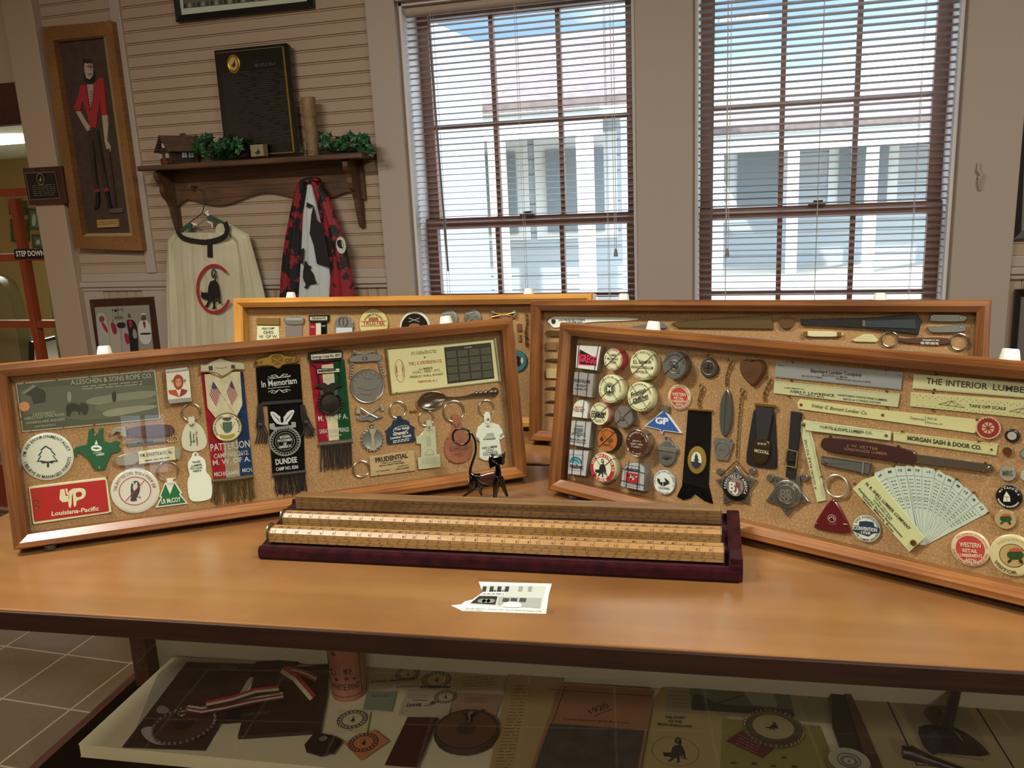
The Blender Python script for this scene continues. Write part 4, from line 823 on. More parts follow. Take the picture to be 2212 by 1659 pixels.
for part, pts in (('tassel', [(520, 680), (525, 780), (522, 860), (545, 930), (530, 1020)]), ('tassel#2', [(880, 690), (895, 780), (915, 840), (935, 900), (920, 960)])):
    for dx in (-14, -7, 0, 7, 14): it.tube(part, [(a + dx * (1 + i * .6), b) for i, (a, b) in enumerate(pts)], 6, z + .002, FB, n=6)
    it.mb(part).lathe([(0, z), (it.L(500, 800, 26), z + .002), (it.L(500, 800, 22), z + .006), (0, z + .008)], FB, it.p(*pts[2], z), 12)
for i in range(5): it.tube('tassel#2', [(900, 840), (950 + i * 12, 880 + i * 5), (1000 - i * 22, 950 + i * 3)], 4, z + .003, FB, n=5)
it.tube('fringe', [(625, 1290), (770, 1275), (912, 1258)], 18, z + .001, P('#23211c', .5)); fringe(it, 'fringe', 640, 1300, 905, 1275, 165, 34, P('#17120e', .6), 22, wav=8); it.build()

it = Item(FL, '2', (1150, 700), 'member_ribbon', 'red white and green Saratoga camp ribbon badge with dark eagle medal', 'badge', G_L); z = .0015
it.prism('ribbon', [(942, 330), (1240, 300), (1305, 975), (1018, 1005)], 0, z, RIB['crimson']); it.flat('ribbon', [(1045, 350), (1145, 340), (1198, 985), (1108, 996)], z + .0002, RIB['cream']); it.flat('ribbon', [(1143, 312), (1240, 302), (1304, 975), (1196, 987)], z + .0003, RIB['green'])
for t_, q, h in (('M. W. OF A.', (1018, 828, 1268, 805), 45), ('SARATOGA SPRINGS', (1028, 935, 1280, 915), 38), ('NEW YORK', (1092, 962, 1218, 950), 14)): it.text('ribbon', t_, *q, h, z + .0005, SLV, .015)
DK = P('#2b2822', .4, .6)
it.prism('pin_bar', smooth([(925, 262), (940, 240), (1050, 230), (1085, 210), (1115, 228), (1215, 222), (1228, 250), (1228, 290), (1210, 310), (1100, 320), (1080, 335), (1060, 322), (960, 330), (938, 315)], True, 1), z, z + .004, DK, bev=.0012)
it.flat('pin_bar', [(955, 262), (1215, 245), (1215, 285), (958, 305)], z + .0043, P('#cfccb2', .4)); it.text('pin_bar', 'Saratoga Camp No. 8093', 965, 294, 1208, 276, 26, z + .0045, INK)
it.prism('member_bar', [(1000, 388), (1010, 380), (1190, 378), (1205, 392), (1195, 410), (1010, 428), (1000, 410)], z, z + .003, DK, bev=.0006); it.flat('member_bar', [(1008, 388), (1196, 380), (1196, 408), (1010, 422)], z + .0032, P('#cfccb2', .4)); it.text('member_bar', 'MEMBER', 1020, 412, 1175, 398, 20, z + .0034, INK, .04)
for a, b in (((960, 330), (1010, 385)), ((1205, 310), (1195, 380)), ((1012, 430), (1020, 510)), ((1195, 415), (1190, 500))): it.tube('chain#%d%d' % a, [a, ((a[0] + b[0]) / 2 + 6, (a[1] + b[1]) / 2), b], 5, z + .002, DK)
it.prism('eagle', smooth([(975, 545), (1030, 505), (1075, 500), (1100, 525), (1130, 500), (1190, 505), (1240, 530), (1180, 540), (1150, 575), (1110, 590), (1070, 580), (1040, 545)], True, 1), z + .001, z + .005, DK, bev=.001)
cx_, cy_ = 1120, 675; k = it.L(cx_, cy_, 190, z) / 2; c = it.p(cx_, cy_, z + .004); m = it.mb('medal'); m.lathe([(k, z), (k * 1.08, z + .003), (k * .95, z + .0045), (k * .82, z + .003), (k * .78, z + .004), (0, z + .0055)], DK, c, 36)
for a in range(24): m.lathe([(k * .1, z + .002), (k * .07, z + .0055), (0, z + .006)], DK, (c[0] + k * 1.02 * cos(a * pi / 12), c[1] + k * 1.06 * sin(a * pi / 12)), 7)
for a in (1045, 1165): it.prism('medal', [(a - 12, 570), (a + 14, 560), (a + 18, 600), (a - 8, 610)], z + .003, z + .006, P('#6d6c66', .3, .8))
it.tube('fringe', [(1022, 1030), (1170, 1015), (1310, 1000)], 18, z + .001, P('#4a4536', .5)); fringe(it, 'fringe', 1035, 1040, 1300, 1010, 215, 36, P('#2c2119', .6), 8, wav=2); it.build()

it = Item(FL, '2', (1430, 480), 'silver_medal', 'large silver medal hanging by chains from a bar numbered 13', 'medal', G_L)
it.prism('pin_bar', smooth([(1275, 285), (1310, 280), (1330, 262), (1500, 250), (1540, 262), (1565, 265), (1560, 300), (1535, 320), (1480, 318), (1400, 328), (1330, 325), (1285, 328)], True, 1), .001, .005, PEWTER, bev=.001); it.text('pin_bar', '13', 1395, 312, 1438, 306, 32, .005, P('#2f2d28', .5), .03)
it.tube('pin_bar', [(1310, 280), (1320, 225), (1345, 265)], 8, .004, PEWTER); it.tube('pin_bar', [(1490, 262), (1510, 218), (1520, 258)], 8, .004, PEWTER); it.tube('pin_bar', [(1318, 228), (1410, 262), (1508, 222)], 4, .005, PEWTER); it.tube('pin_bar', [(1320, 250), (1508, 235)], 4, .005, PEWTER)
for a, b in (((1310, 330), (1300, 450)), ((1540, 320), (1575, 440))):
    for i in range(6): t = i / 5; it.ring('chain#%d' % a[0], a[0] + (b[0] - a[0]) * t, a[1] + (b[1] - a[1]) * t, 11, 4, .003, PEWTER)
cx_, cy_ = 1438, 530; k = it.L(cx_, cy_, 290, .004) / 2; c = it.p(cx_, cy_, .004); SM = P('#98978f', .32, .75); m = it.mb('medal')
m.lathe([(k, 0), (k * 1.01, .002), (k * .98, .0036), (k * .94, .003), (k * .9, .003), (k * .88, .0036), (k * .86, .003), (0, .003)], SM, c, 56)
for pts in ([(1350, 540), (1380, 510), (1440, 520), (1500, 515), (1530, 545), (1470, 565), (1400, 560)], [(1400, 455), (1430, 430), (1475, 440), (1480, 465), (1440, 475)], [(1360, 590), (1420, 575), (1500, 590), (1440, 610)]): it.prism('medal', smooth(pts), .003, .0042, SM, bev=.0004)
for a in (-60, -40, -20, 0, 20, 40, 60): q = radians(a); m.lathe([(k * .05, .003), (0, .0042)], SM, (c[0] + k * .78 * sin(q), c[1] + k * .78 * cos(q)), 6)
it.build()
it = Item(FL, '2', (1465, 880), 'axe_pendant_badge', 'silver badge of crossed axes over a small round pendant, below the large medal', 'badge', G_L)
it.prism('axe_bar', smooth([(1350, 790), (1400, 775), (1450, 790), (1500, 770), (1560, 775), (1575, 800), (1540, 805), (1500, 820), (1470, 838), (1440, 822), (1380, 830), (1345, 820)], True, 1), 0, .004, PEWTER, bev=.001)
for q in ([(1345, 700), (1372, 705), (1382, 770), (1338, 765)], [(1540, 690), (1565, 680), (1582, 740), (1555, 745)]): it.prism('axe_bar', q, .001, .005, P('#b9b59a', .3, .5), bev=.0008)
it.tube('axe_bar', [(1375, 715), (1440, 760), (1520, 800)], 8, .005, SM); it.tube('axe_bar', [(1550, 700), (1480, 755), (1400, 800)], 8, .005, SM)
it.ring('pendant', 1474, 865, 14, 5, .002, PEWTER)
cx_, cy_ = 1480, 985; k = it.L(cx_, cy_, 185, .003) / 2; c = it.p(cx_, cy_, .003); m = it.mb('pendant'); m.lathe([(k, 0), (k * 1.02, .002), (k * .9, .0035), (k * .8, .0025), (0, .003)], PEWTER, c, 40)
for a in range(20): m.lathe([(k * .1, .001), (k * .07, .004), (0, .0045)], PEWTER, (c[0] + k * cos(a * pi / 10), c[1] + k * 1.06 * sin(a * pi / 10)), 7)
it.prism('pendant', [(1450, 900), (1512, 890), (1505, 925), (1495, 940), (1500, 1030), (1515, 1075), (1452, 1082), (1470, 1035), (1468, 945), (1455, 930)], .003, .0042, P('#b7b49c', .3, .4), bev=.0004); it.build()

# view 3
it = Item(FL, '3', (900, 440), 'calendar_plate', 'cream Stevenson lumber plate with a dark 1920 calendar, top right of the front left case', 'sign', G_L); z = .002
it.prism('plate', [(413, 290), (1335, 200), (1382, 570), (458, 682)], 0, z, P('#8e8c68', .35), bev=.0004); it.flat('plate', [(428, 300), (905, 262), (935, 590), (1340, 545), (1345, 565), (462, 668)], z + .0002, P('#d6d19a', .35, coat=.3)); it.flat('plate', [(903, 262), (1325, 215), (1368, 560), (935, 605)], z + .00025, P('#cfcb9c', .35, coat=.3))
it.flat('plate', [(905, 278), (1305, 236), (1335, 542), (936, 590)], z + .0005, P('#2b2e22', .35, coat=.3))
zt = z + .0007; LT = P('#7d7f66', .5)
it.text('plate', '1920', 1080, 288, 1142, 280, 14, zt, P('#a9aa8c', .5)); RDT = P('#9c2a1c', .5); BRT = P('#5a4a2a', .5)
for r in range(4):
    for cc in range(4): it.lines('plate', 925 + cc * 98 + r * 6, 320 + r * 66 - cc * 10, 1008 + cc * 98 + r * 6, 312 + r * 66 - cc * 10, 5, 11, zt, LT, 4, 1, 7)
for t_, q, h, mt_ in (('JAS. D. HALL, Pres. & Treas.', (625, 330, 843, 306), 14, BRT), ('F. J. STEVENSON, Sec.', (628, 345, 848, 322), 13, BRT), ('THE J. E. STEVENSON CO.', (605, 433, 890, 405), 28, RDT), ('LUMBER', (693, 473, 812, 462), 20, BRT), ('COAL - FEED - ETC.', (637, 503, 878, 480), 20, BRT), ('FIBERLIC WALL BOARD', (615, 542, 900, 513), 20, BRT), ('TRENTON, N. J.', (680, 583, 850, 568), 20, RDT)): it.text('plate', t_, *q, h, z + .0002, mt_, .012)
m = it.mb('plate'); c = it.p(528, 478, z); ka = it.L(528, 478, 80) / 2; kb = it.L(528, 478, 194) / 2; m.stroke([(c[0] + ka * cos(a * pi / 20) , c[1] + kb * sin(a * pi / 20)) for a in range(40)], ka * .09, z + .0004, RDT, True)
it.text('plate', 'LIME', 512, 525, 505, 430, 16, z, RDT); it.text('plate', 'CEMENT', 540, 410, 552, 540, 16, z, RDT); it.disc('plate', 740, 363, 8, z + .0004, BRT, 12)
it.prism('wire_frame', [(405, 290), (413, 288), (458, 680), (450, 682)], 0, .004, BRASS); it.prism('wire_frame#2', [(1335, 200), (1348, 198), (1395, 570), (1382, 572)], 0, .004, P('#b4b090', .3, .4)); it.prism('wire_frame#3', [(413, 285), (1335, 195), (1336, 202), (414, 292)], 0, .004, BRASS)
pins(it, [(425, 398), (440, 580), (500, 665), (680, 266), (893, 240), (1150, 215), (1352, 300), (1372, 490)]); it.build()

it = Item(FL, '3', (1000, 700), 'souvenir_spoon', 'tarnished silver spoon with ornate handle under the calendar plate', 'spoon', G_L)
SP = P('#6f6557', .25, .85); c = it.p(800, 730, .004); ka = it.L(800, 730, 240) / 2; kb = it.L(800, 730, 145) / 2; m = it.mb('')
vs = []; R_ = 8; N_ = 28
for r in range(R_ + 1):
    for a in range(N_): q = 2 * pi * a / N_; rr_ = r / R_; vs.append((c[0] + ka * rr_ * cos(q), c[1] + kb * rr_ * sin(q) * (1 - .12 * cos(q)) + ka * .12 * rr_ * cos(q), .001 + .006 * rr_ ** 2.2))
m.add(vs, [(r * N_ + a, r * N_ + (a + 1) % N_, (r + 1) * N_ + (a + 1) % N_, (r + 1) * N_ + a) for r in range(R_) for a in range(N_)], SP, True); m.ring(c, ka * 1.0, .0006, .007, SP, 36, sy=kb / ka)
it.prism('', smooth([(905, 690), (935, 700), (1010, 702), (1100, 690), (1160, 665), (1290, 650), (1320, 620), (1360, 622), (1378, 655), (1360, 690), (1320, 695), (1290, 690), (1160, 700), (1100, 706), (1010, 714), (935, 716), (912, 730)], True, 1), .004, .007, SP, bev=.0008)
for a in (1180, 1220, 1260, 1310, 1345): it.mb('').lathe([(it.L(a, 670, 22), .007), (it.L(a, 670, 12), .0085), (0, .0088)], SP, it.p(a, 672 - (a - 1180) * .08, .007), 10)
it.build()
it = fob(FL, '3', (530, 980), 'dark blue house shaped key fob lettered for a lumber supply', [(402, 990), (460, 938), (472, 900), (500, 905), (540, 885), (585, 898), (610, 915), (612, 935), (662, 965), (650, 985), (660, 1070), (652, 1085), (430, 1108), (420, 1090), (412, 1005)], P('#0f2a40', .35, coat=.3), ring=(512, 810, 70, 5), tab=[(500, 865), (540, 862), (546, 915), (505, 918)], group=G_L)
c = it.p(540, 976, it.zt); k = it.L(540, 976, 136) / 2; m = it.mb('fob'); m.stroke([(c[0] + k * cos(a * pi / 16), c[1] + k * .40 * sin(a * pi / 16) + k * .1 * cos(a * pi / 16)) for a in range(32)], k * .05, it.zt + .0002, WHITE, True)
for t_, q, h, sh in (('True Value', (482, 988, 600, 972), 22, .2), ("Grundy's", (470, 1032, 600, 1012), 24, .05), ('Lumber Supply', (450, 1062, 628, 1035), 20, .05)): it.text('fob', t_, *q, h, it.zt, WHITE, .02, sh)
it.lines('fob', 470, 1078, 608, 1055, 2, 14, it.zt, WHITE, 6); it.build()
it = Item(FL, '3', (645, 824), 'gold_tie_pin', 'tiny gold saw shaped tie pin left of the spoon bowl', 'pin', G_L); it.prism('', [(612, 818), (635, 815), (640, 808), (665, 812), (685, 825), (670, 835), (640, 830), (630, 840), (614, 832)], 0, .003, GOLD, bev=.0005); it.build()
it = fob(FL, '3', (780, 1100), 'translucent ivory key fob shaped like the number one', [(745, 965), (830, 950), (845, 1190), (870, 1195), (880, 1300), (690, 1322), (680, 1225), (712, 1218), (708, 1105), (670, 1100), (667, 1045), (700, 1035), (735, 990)], P('#b9bd9c', .3, coat=.3), z=.004, ring=(755, 882, 64, 4), tab=[(752, 905), (798, 900), (806, 980), (762, 988)], rivet=(778, 960), group=G_L)
it.stroke('fob', [(740, 1195), (770, 1150), (800, 1150), (820, 1190), (740, 1198)], 4, it.zt + .0002, P('#8e9277', .5)); it.lines('fob', 720, 1235, 840, 1220, 3, 18, it.zt, P('#969a80', .5), 4); it.flat('fob', [(752, 1040), (790, 1035), (795, 1115), (760, 1120)], it.zt + .0002, P('#a4a88a', .4)); it.build()
LE = mat('tan_leather', '#9a5f40', .6, kind='noise', col2='#8a5236', scale=70)
it = fob(FL, '3', (1020, 1130), 'round tan leather key fob stamped lumber, behind the cat figurine tail', smooth([(975, 905), (1045, 880), (1050, 930), (1085, 1010), (1140, 1060), (1155, 1140), (1140, 1220), (1080, 1265), (1000, 1272), (935, 1235), (905, 1160), (915, 1070), (955, 1010), (980, 950)]), LE, z=.003, ring=(990, 822, 86, 6), tab=smooth([(970, 850), (1030, 845), (1052, 900), (1040, 935), (985, 945), (975, 905)]), rivet=(1012, 948), group=G_L)
m = it.mb('fob'); c = it.p(1030, 1140, it.zt); k = it.L(1030, 1140, 130) / 2; DL = P('#6b3f2a', .6); m.stroke([(c[0] + k * cos(a * pi / 16), c[1] + k * sin(a * pi / 16)) for a in range(32)], k * .05, it.zt + .0002, DL, True); it.stroke('fob', [(955, 1130), (1108, 1110), (1110, 1145), (958, 1165)], 4, it.zt + .0003, DL, True); it.text('fob', 'LUMBER CO', 962, 1156, 1104, 1136, 20, it.zt + .0002, DL); it.text('fob', 'SUPPLY', 1000, 1198, 1065, 1190, 16, it.zt + .0002, DL)
pins(it, [(935, 1055), (958, 1247), (1115, 1228), (1105, 1020)], .003); it.build()
it = fob(FL, '3', (1290, 1060), 'white T-shirt shaped key fob with black sleeve stripes', [(1248, 918), (1322, 922), (1372, 938), (1398, 975), (1425, 1042), (1385, 1068), (1375, 1052), (1398, 1170), (1390, 1225), (1330, 1245), (1250, 1245), (1208, 1222), (1212, 1085), (1178, 1062), (1180, 1020), (1200, 960)], P('#d9e2d0', .4), z=.003, ring=(1267, 794, 64, 4), tab=smooth([(1248, 832), (1300, 828), (1304, 930), (1250, 932)], True, 1), rivet=(1280, 893), group=G_L)
it.flat('fob', smooth([(1255, 950), (1280, 942), (1306, 952), (1280, 965)]), it.zt, P('#8f8868', .6))
for a, b in (((1380, 1035), (1412, 1008)), ((1384, 1045), (1416, 1018)), ((1172, 1040), (1206, 1062)), ((1172, 1052), (1204, 1075))): it.stroke('fob', [a, b], 5, it.zt + .0002, INK)
for i in range(7): it.stroke('fob', [(1275 + i * 8, 1018), (1240 + i * 17, 1065)], 3, it.zt + .0002, INK)
it.stroke('fob', [(1272, 1016), (1328, 1012)], 3, it.zt + .0002, INK); it.text('fob', 'SOMERSET', 1243, 1070, 1348, 1062, 12, it.zt, INK)
for t_, q, h in (('RISE LUMBER', (1232, 1148, 1362, 1132), 20), ('CO INC', (1265, 1168, 1332, 1160), 18), ('525 Somerset Ave', (1240, 1188, 1360, 1170), 14), ('Taunton MA 02780', (1238, 1203, 1365, 1188), 14)): it.text('fob', t_, *q, h, it.zt, INK)
it.build()
it = fob(FL, '3', (465, 1270), 'thin wooden Prudential tag with a large ring at its left', [(268, 1212), (650, 1158), (664, 1330), (280, 1380)], mat('birch_tag', '#bfa678', .5, kind='wood', col2='#ad9266'), z=.003, ring=(200, 1315, 68, 6), bev=.0003, group=G_L)
it.text('fob', 'PRUDENTIAL', 322, 1262, 598, 1218, 42, it.zt, INK, .03); it.text('fob', 'FAMILY OF COMPANIES', 378, 1272, 542, 1250, 10, it.zt, INK, .02); it.text('fob', 'METAL FOREST PARTNERS', 355, 1296, 568, 1266, 13, it.zt, INK, .02); it.text('fob', 'Outside 617', 508, 1300, 605, 1282, 12, it.zt, INK); it.text('fob', '1-617-536-0232', 322, 1345, 442, 1328, 13, it.zt, INK); it.text('fob', '1-800-214-0280', 488, 1325, 608, 1308, 13, it.zt, INK); pins(it, [(345, 1365), (597, 1330), (590, 1175)]); it.build()
# ================================================================ front right case
G_R = 'tape measures, badges and rulers pinned in the front right case'
GRY = P('#8f8d86', .35, .5); LG = P('#b9b9b2', .4, .2)
def box_tape(v, q, label, face, side, T=.014, r=.06, wires=None, txt=(), name='tape_measure', round_top=False, tm=INK):
    it = Item(FR, v, (sum(p[0] for p in q) / 4, sum(p[1] for p in q) / 4), name, label, 'tape measure', 'square and round topped tape measures in the left column')
    A, B, C_, D_ = [Vector(p) for p in q]
    if round_top: o = [D_, C_] + [A.lerp(D_, .42).lerp(B.lerp(C_, .42), .5 + .5 * cos(a)) + (A - D_) * .42 * sin(a) * 1.0 for a in [pi * i / 14 for i in range(15)]]; o = [tuple(p) for p in o]
    else: o = rr(q, r)
    it.prism('case', o, 0, T, side, bev=.0012); k = [tuple(Vector(p).lerp((A + B + C_ + D_) / 4, .05)) for p in o]
    it.flat('case', k, T + .0002, face); it.zt = T + .0004
    for i, f in enumerate(wires or (.25, .72)):
        a = A.lerp(B, f); b = D_.lerp(C_, f)
        if round_top and i == 1 and wires == (.25, .75): pass
        d = (a - b).normalized() * 6
        it.mb('retaining_wire#%d' % i).tube([(*it.p(*(a + d), T * .3), T * .2), (*it.p(*(a + d * .2), T), T + .0008), (*it.p(*(b - d * .2), T), T + .0008), (*it.p(*(b - d), T * .3), T * .2)], .00045, WIRE, 6)
    for t_, x1, y1, x2, y2, h in txt: it.text('case', t_, x1, y1, x2, y2, h, it.zt, tm, .015)
    return it
it = box_tape('4', [(313, 268), (538, 280), (498, 505), (300, 478)], 'square tape measure with pink and black GREGG panel, top left corner', P('#d9ddd8', .25, coat=.5), P('#9c9c98', .25, .7), wires=(.1, .88))
it.flat('case', [(340, 308), (490, 390), (490, 455), (330, 447)], it.zt, BLACK); it.flat('case', [(332, 330), (345, 310), (345, 440), (485, 448), (485, 457), (330, 447)], it.zt + .0002, P('#c92a50', .4)); it.text('case', 'GREGG', 342, 415, 488, 440, 55, it.zt + .0004, P('#d8345c', .4), .04); it.build()
box_tape('4', [(290, 512), (470, 530), (450, 745), (275, 720)], 'plain grey square tape measure lettered in black, second in the left column', P('#a9a7a8', .35, .3), P('#a09e9c', .35, .5), txt=[('ROGER WILLIAMS', 293, 602, 432, 616, 26), ('700 HIGH ST', 308, 640, 405, 648, 16), ('North Main, 1870', 298, 668, 412, 678, 14)]).build()
it = box_tape('4', [(290, 760), (425, 762), (410, 932), (270, 915)], 'small white round topped tape measure with red print, third in left column', P('#d9dbd0', .3, coat=.4), P('#cfd0c6', .3), round_top=True, wires=(.68,), T=.011)
it.text('case', 'AMERICAN TILE', 295, 832, 375, 836, 12, it.zt, P('#aa3333', .5), .02); it.text('case', 'AND MFG. COMPANY', 283, 850, 388, 858, 12, it.zt, P('#a33030', .5), .02); it.text('case', 'Springfield, Mass.', 288, 864, 378, 874, 12, it.zt, INK, .01); it.build()
box_tape('4', [(265, 945), (450, 960), (425, 1198), (248, 1165)], 'light steel square tape measure with blue lettering, fourth in left column', P('#c3c6c6', .3, .2), GRY, txt=[('Wolmanized', 298, 1000, 370, 1006, 14), ('PRESSURE TREATED', 290, 1020, 370, 1028, 9), ('HATHEWAY', 288, 1048, 372, 1058, 26), ('& PATTERSON CO.', 268, 1076, 398, 1090, 24), ('INC', 315, 1098, 345, 1102, 20), ('Mansfield, Mass. 02048', 258, 1118, 395, 1136, 15), ('Pressure Treated Lumber', 255, 1138, 398, 1158, 15)], tm=P('#26324e', .5)).build()
it = box_tape('4', [(245, 1205), (425, 1218), (395, 1450), (230, 1428)], 'steel square tape measure with teal rainbow arches, bottom of left column', P('#c6c9c8', .3, .2), GRY)
TL = P('#1e7a98', .4)
for R, w_ in ((48, 16), (26, 14)):
    it.stroke('case', [(306 - R * cos(pi * i / 16), 1325 - R * 1.05 * sin(pi * i / 16) + (10 * (1 - cos(pi * i / 16)) / 2)) for i in range(17)], w_, it.zt, TL)
it.disc('case', 306, 1325, 7, it.zt, TL, 12); it.text('case', 'maibec', 253, 1368, 372, 1385, 36, it.zt, INK, .02); it.stroke('case', [(250, 1250), (378, 1262), (366, 1400), (245, 1388)], 2, it.zt, INK, True); it.build()

it = tape_round(FR, '4', 640, 400, 86, 'small cream round tape measure with a red rim, right of the square GREGG one', CREAM, [], P('#b33a40', .35, coat=.3)); 
for t_, x1, y1, x2, y2, h in (('LUMBER', 612, 368, 668, 372, 16), ('MILLWORK', 588, 400, 685, 408, 16), ('STAIRS', 606, 432, 668, 438, 18)): it.text('face_label', t_, x1, y1, x2, y2, h, it.zt, INK)
it.arc('face_label', 'WESTERN ST', 640, 400, 68, 12, -60, 60, it.zt, INK); it.arc('face_label', 'THE LARGEST STAIR FABRICATORS', 640, 400, 78, 12, -70, -290, it.zt, INK, True); it.build()
it = tape_round(FR, '4', 905, 450, 118, 'large cream round tape measure with a black wholesale band, top row', CREAM, [], CREAM)
it.text('face_label', 'E.L. Edwards', 822, 438, 980, 435, 30, it.zt, INK, .015); it.flat('face_label', [(805, 455), (998, 468), (996, 488), (803, 475)], it.zt, INK); it.text('face_label', 'WHOLESALE LUMBER', 812, 473, 988, 484, 13, it.zt + .0002, CREAM, .02); it.text('face_label', 'DAYTON, O.', 842, 520, 945, 526, 20, it.zt, INK, .02); it.arc('face_label', 'HANDY RULE-TAPE LINE', 905, 450, 92, 15, -65, 65, it.zt, INK); it.arc('face_label', 'YARD DEPTH & LENGTH', 905, 450, 108, 12, -125, -235, it.zt, INK, True); it.build()
PW = P('#7b7c79', .38, .55)
it = tape_round(FR, '4', 1188, 455, 108, 'dark pewter round tape measure with raised lettering, right end of top row', PW, [], PW, metal=True)
it.arc('face_label', 'WOOD BOARD & CO', 1188, 455, 80, 18, -80, 80, it.zt, P('#3b3c3a', .4, .6)); m = it.mb('face_label'); c = it.p(1188, 465, it.zt); m.ring(c, it.L(1188, 455, 80) / 1.6, .0006, it.zt - .0002, PW); m.ring(c, it.L(1188, 455, 80) / 4, .0006, it.zt - .0002, PW); it.text('face_label', 'TAPE', 1155, 480, 1222, 480, 30, it.zt, P('#3b3c3a', .4, .6), .02); it.build()
it = tape_round(FR, '4', 615, 665, 108, 'cream round tape measure printed with a circular saw blade and monogram', CREAM, [], CREAM)
c = it.p(608, 668, it.zt); k = it.L(608, 668, 100) / 2; m = it.mb('face_label')
for a in range(40): q = a * pi / 20; m.stroke([(c[0] + k * .5 * cos(q), c[1] + k * .5 * sin(q)), (c[0] + k * 1.05 * cos(q + .25), c[1] + k * 1.05 * sin(q + .25))], k * .05, it.zt + .0002, INK)
m.disc(c, k * .5, it.zt + .0003, INK); it.text('face_label', 'M', 590, 685, 625, 685, 34, it.zt + .0004, CREAM, .03); it.arc('face_label', 'E.C. ATKINS & CO. INC. INDIANAPOLIS', 615, 665, 84, 13, -105, 100, it.zt, INK, False, .02); it.arc('face_label', 'SAWS TOOLS KNIVES HANDLES', 615, 665, 96, 9, -110, -250, it.zt, INK, True); it.build()
it = tape_round(FR, '4', 880, 735, 116, 'cream round tape measure with slanted Friction Clutches script', CREAM, [], CREAM)
it.text('face_label', 'Friction', 805, 745, 935, 690, 45, it.zt, INK, .02, .3); it.text('face_label', 'Clutches', 820, 798, 955, 740, 42, it.zt, INK, .02, .3); it.stroke('face_label', [(830, 800), (958, 752)], 5, it.zt, INK); it.arc('face_label', 'PULP AND PAPER MACHINERY', 880, 735, 92, 13, -70, 75, it.zt, INK); it.arc('face_label', 'DRYING AND COATING MACHINERY', 880, 735, 104, 12, -100, -260, it.zt, INK, True); it.build()
it = tape_round(FR, '4', 518, 888, 86, 'cream faced tape measure with pink sides reading coal and lumber', CREAM, [], P('#b8827a', .4, coat=.2))
for t_, q, h in (('COAL and', (446, 885, 575, 895), 24), ('LUMBER', (445, 915, 568, 925), 28)): it.text('face_label', t_, *q, h, it.zt, INK, .04)
it.arc('face_label', 'WOODLAND', 518, 888, 65, 10, -50, 50, it.zt, INK); it.lines('face_label', 478, 940, 535, 946, 2, 14, it.zt, INK, 4); it.build()
it = tape_round(FR, '4', 733, 915, 85, 'small plain steel round tape measure with a pull tab, below the script one', GRY, [], GRY, T=.012); it.mb('face_label').lathe([(it.L(720, 920, 20), it.zt), (it.L(720, 920, 16), it.zt + .002), (0, it.zt + .002)], STEEL, it.p(720, 922, it.zt), 20); it.prism('pull_tab', [(790, 985), (860, 990), (865, 998), (795, 1000)], .003, .005, BRASS); it.build()
it = tape_round(FR, '4', 588, 1118, 92, 'orange faced round tape measure with black sides', P('#b3662a', .35, coat=.4), [], P('#1c1812', .4), T=.014)
it.arc('face_label', 'DEWEY AND', 588, 1118, 66, 12, -45, 45, it.zt, INK); it.flat('face_label', [(520, 1110), (540, 1085), (555, 1120), (535, 1140)], it.zt, INK); it.flat('face_label', smooth([(595, 1100), (640, 1110), (640, 1140), (600, 1150)]), it.zt, P('#6d3f1a', .5)); it.text('face_label', 'LUMBER CO', 545, 1168, 610, 1180, 14, it.zt, INK, .02); it.build()
it = tape_round(FR, '4', 858, 1150, 106, 'dark brown round tape measure in a chrome case, right of the orange one', P('#4b2416', .3, coat=.5), [], P('#a79c86', .25, .85), T=.016)
it.mb('face_label').ring(it.p(858, 1150, it.zt), it.L(858, 1150, 106) * .93, .0009, it.zt, P('#a79c86', .2, .9))
for t_, q in (('JUNE AND', (815, 1135, 890, 1142)), ('BLANKET DIVISION', (798, 1160, 905, 1172)), ('SULLIVAN, PA.', (805, 1185, 890, 1195))): it.text('face_label', t_, *q, 13, it.zt, P('#cfc4ae', .5), .02)
it.arc('face_label', 'R. MEINHARDT & CO INC.', 858, 1150, 76, 15, -80, 80, it.zt, P('#cfc4ae', .5)); it.arc('face_label', 'TEL. 402-1234', 858, 1150, 88, 11, -150, -210, it.zt, P('#cfc4ae', .5), True); it.build()
it = tape_round(FR, '4', 545, 1372, 112, 'round tape measure with a red ring and an arching black cat, bottom row', P('#b62a36', .35, coat=.3), [(.70, '#dfe0bd')], CREAM, T=.016)
it.arc('face_label', 'LOTHMAN CYPRESS CO.', 545, 1372, 84, 20, -80, 100, it.zt, WHITE, False, .03); it.arc('face_label', 'ST. LOUIS, MO.', 545, 1372, 100, 20, -148, -222 + 10, it.zt, WHITE, True, .03); cat(it, 'face_label', 478, 1290, 588, 1455, it.zt, INK); it.build()
it = box_tape('4', [(735, 1310), (935, 1310), (915, 1585), (703, 1540)], 'chrome round topped tape measure with red and black AW panel, bottom row', P('#bfc4c4', .3, .2), P('#9fa2a2', .25, .7), round_top=True, wires=(), T=.016)
for i, (a, b) in enumerate((((712, 1375), (930, 1420)), ((700, 1480), (918, 1528)))): it.mb('retaining_wire#h%d' % i).tube([(*it.p(*a, .017), .0172), (*it.p(*b, .017), .0172)], .00045, WIRE, 6)
it.flat('case', [(755, 1408), (872, 1430), (868, 1515), (750, 1495)], it.zt, P('#c0242f', .4)); it.flat('case', [(762, 1430), (812, 1440), (808, 1482)], it.zt + .0002, INK); it.flat('case', [(815, 1440), (862, 1448), (812, 1485)], it.zt + .0002, P('#e0e0dc', .4)); it.text('case', 'A', 788, 1462, 810, 1465, 26, it.zt + .0004, WHITE, .03); it.text('case', 'W', 815, 1466, 845, 1470, 26, it.zt + .0004, INK, .03)
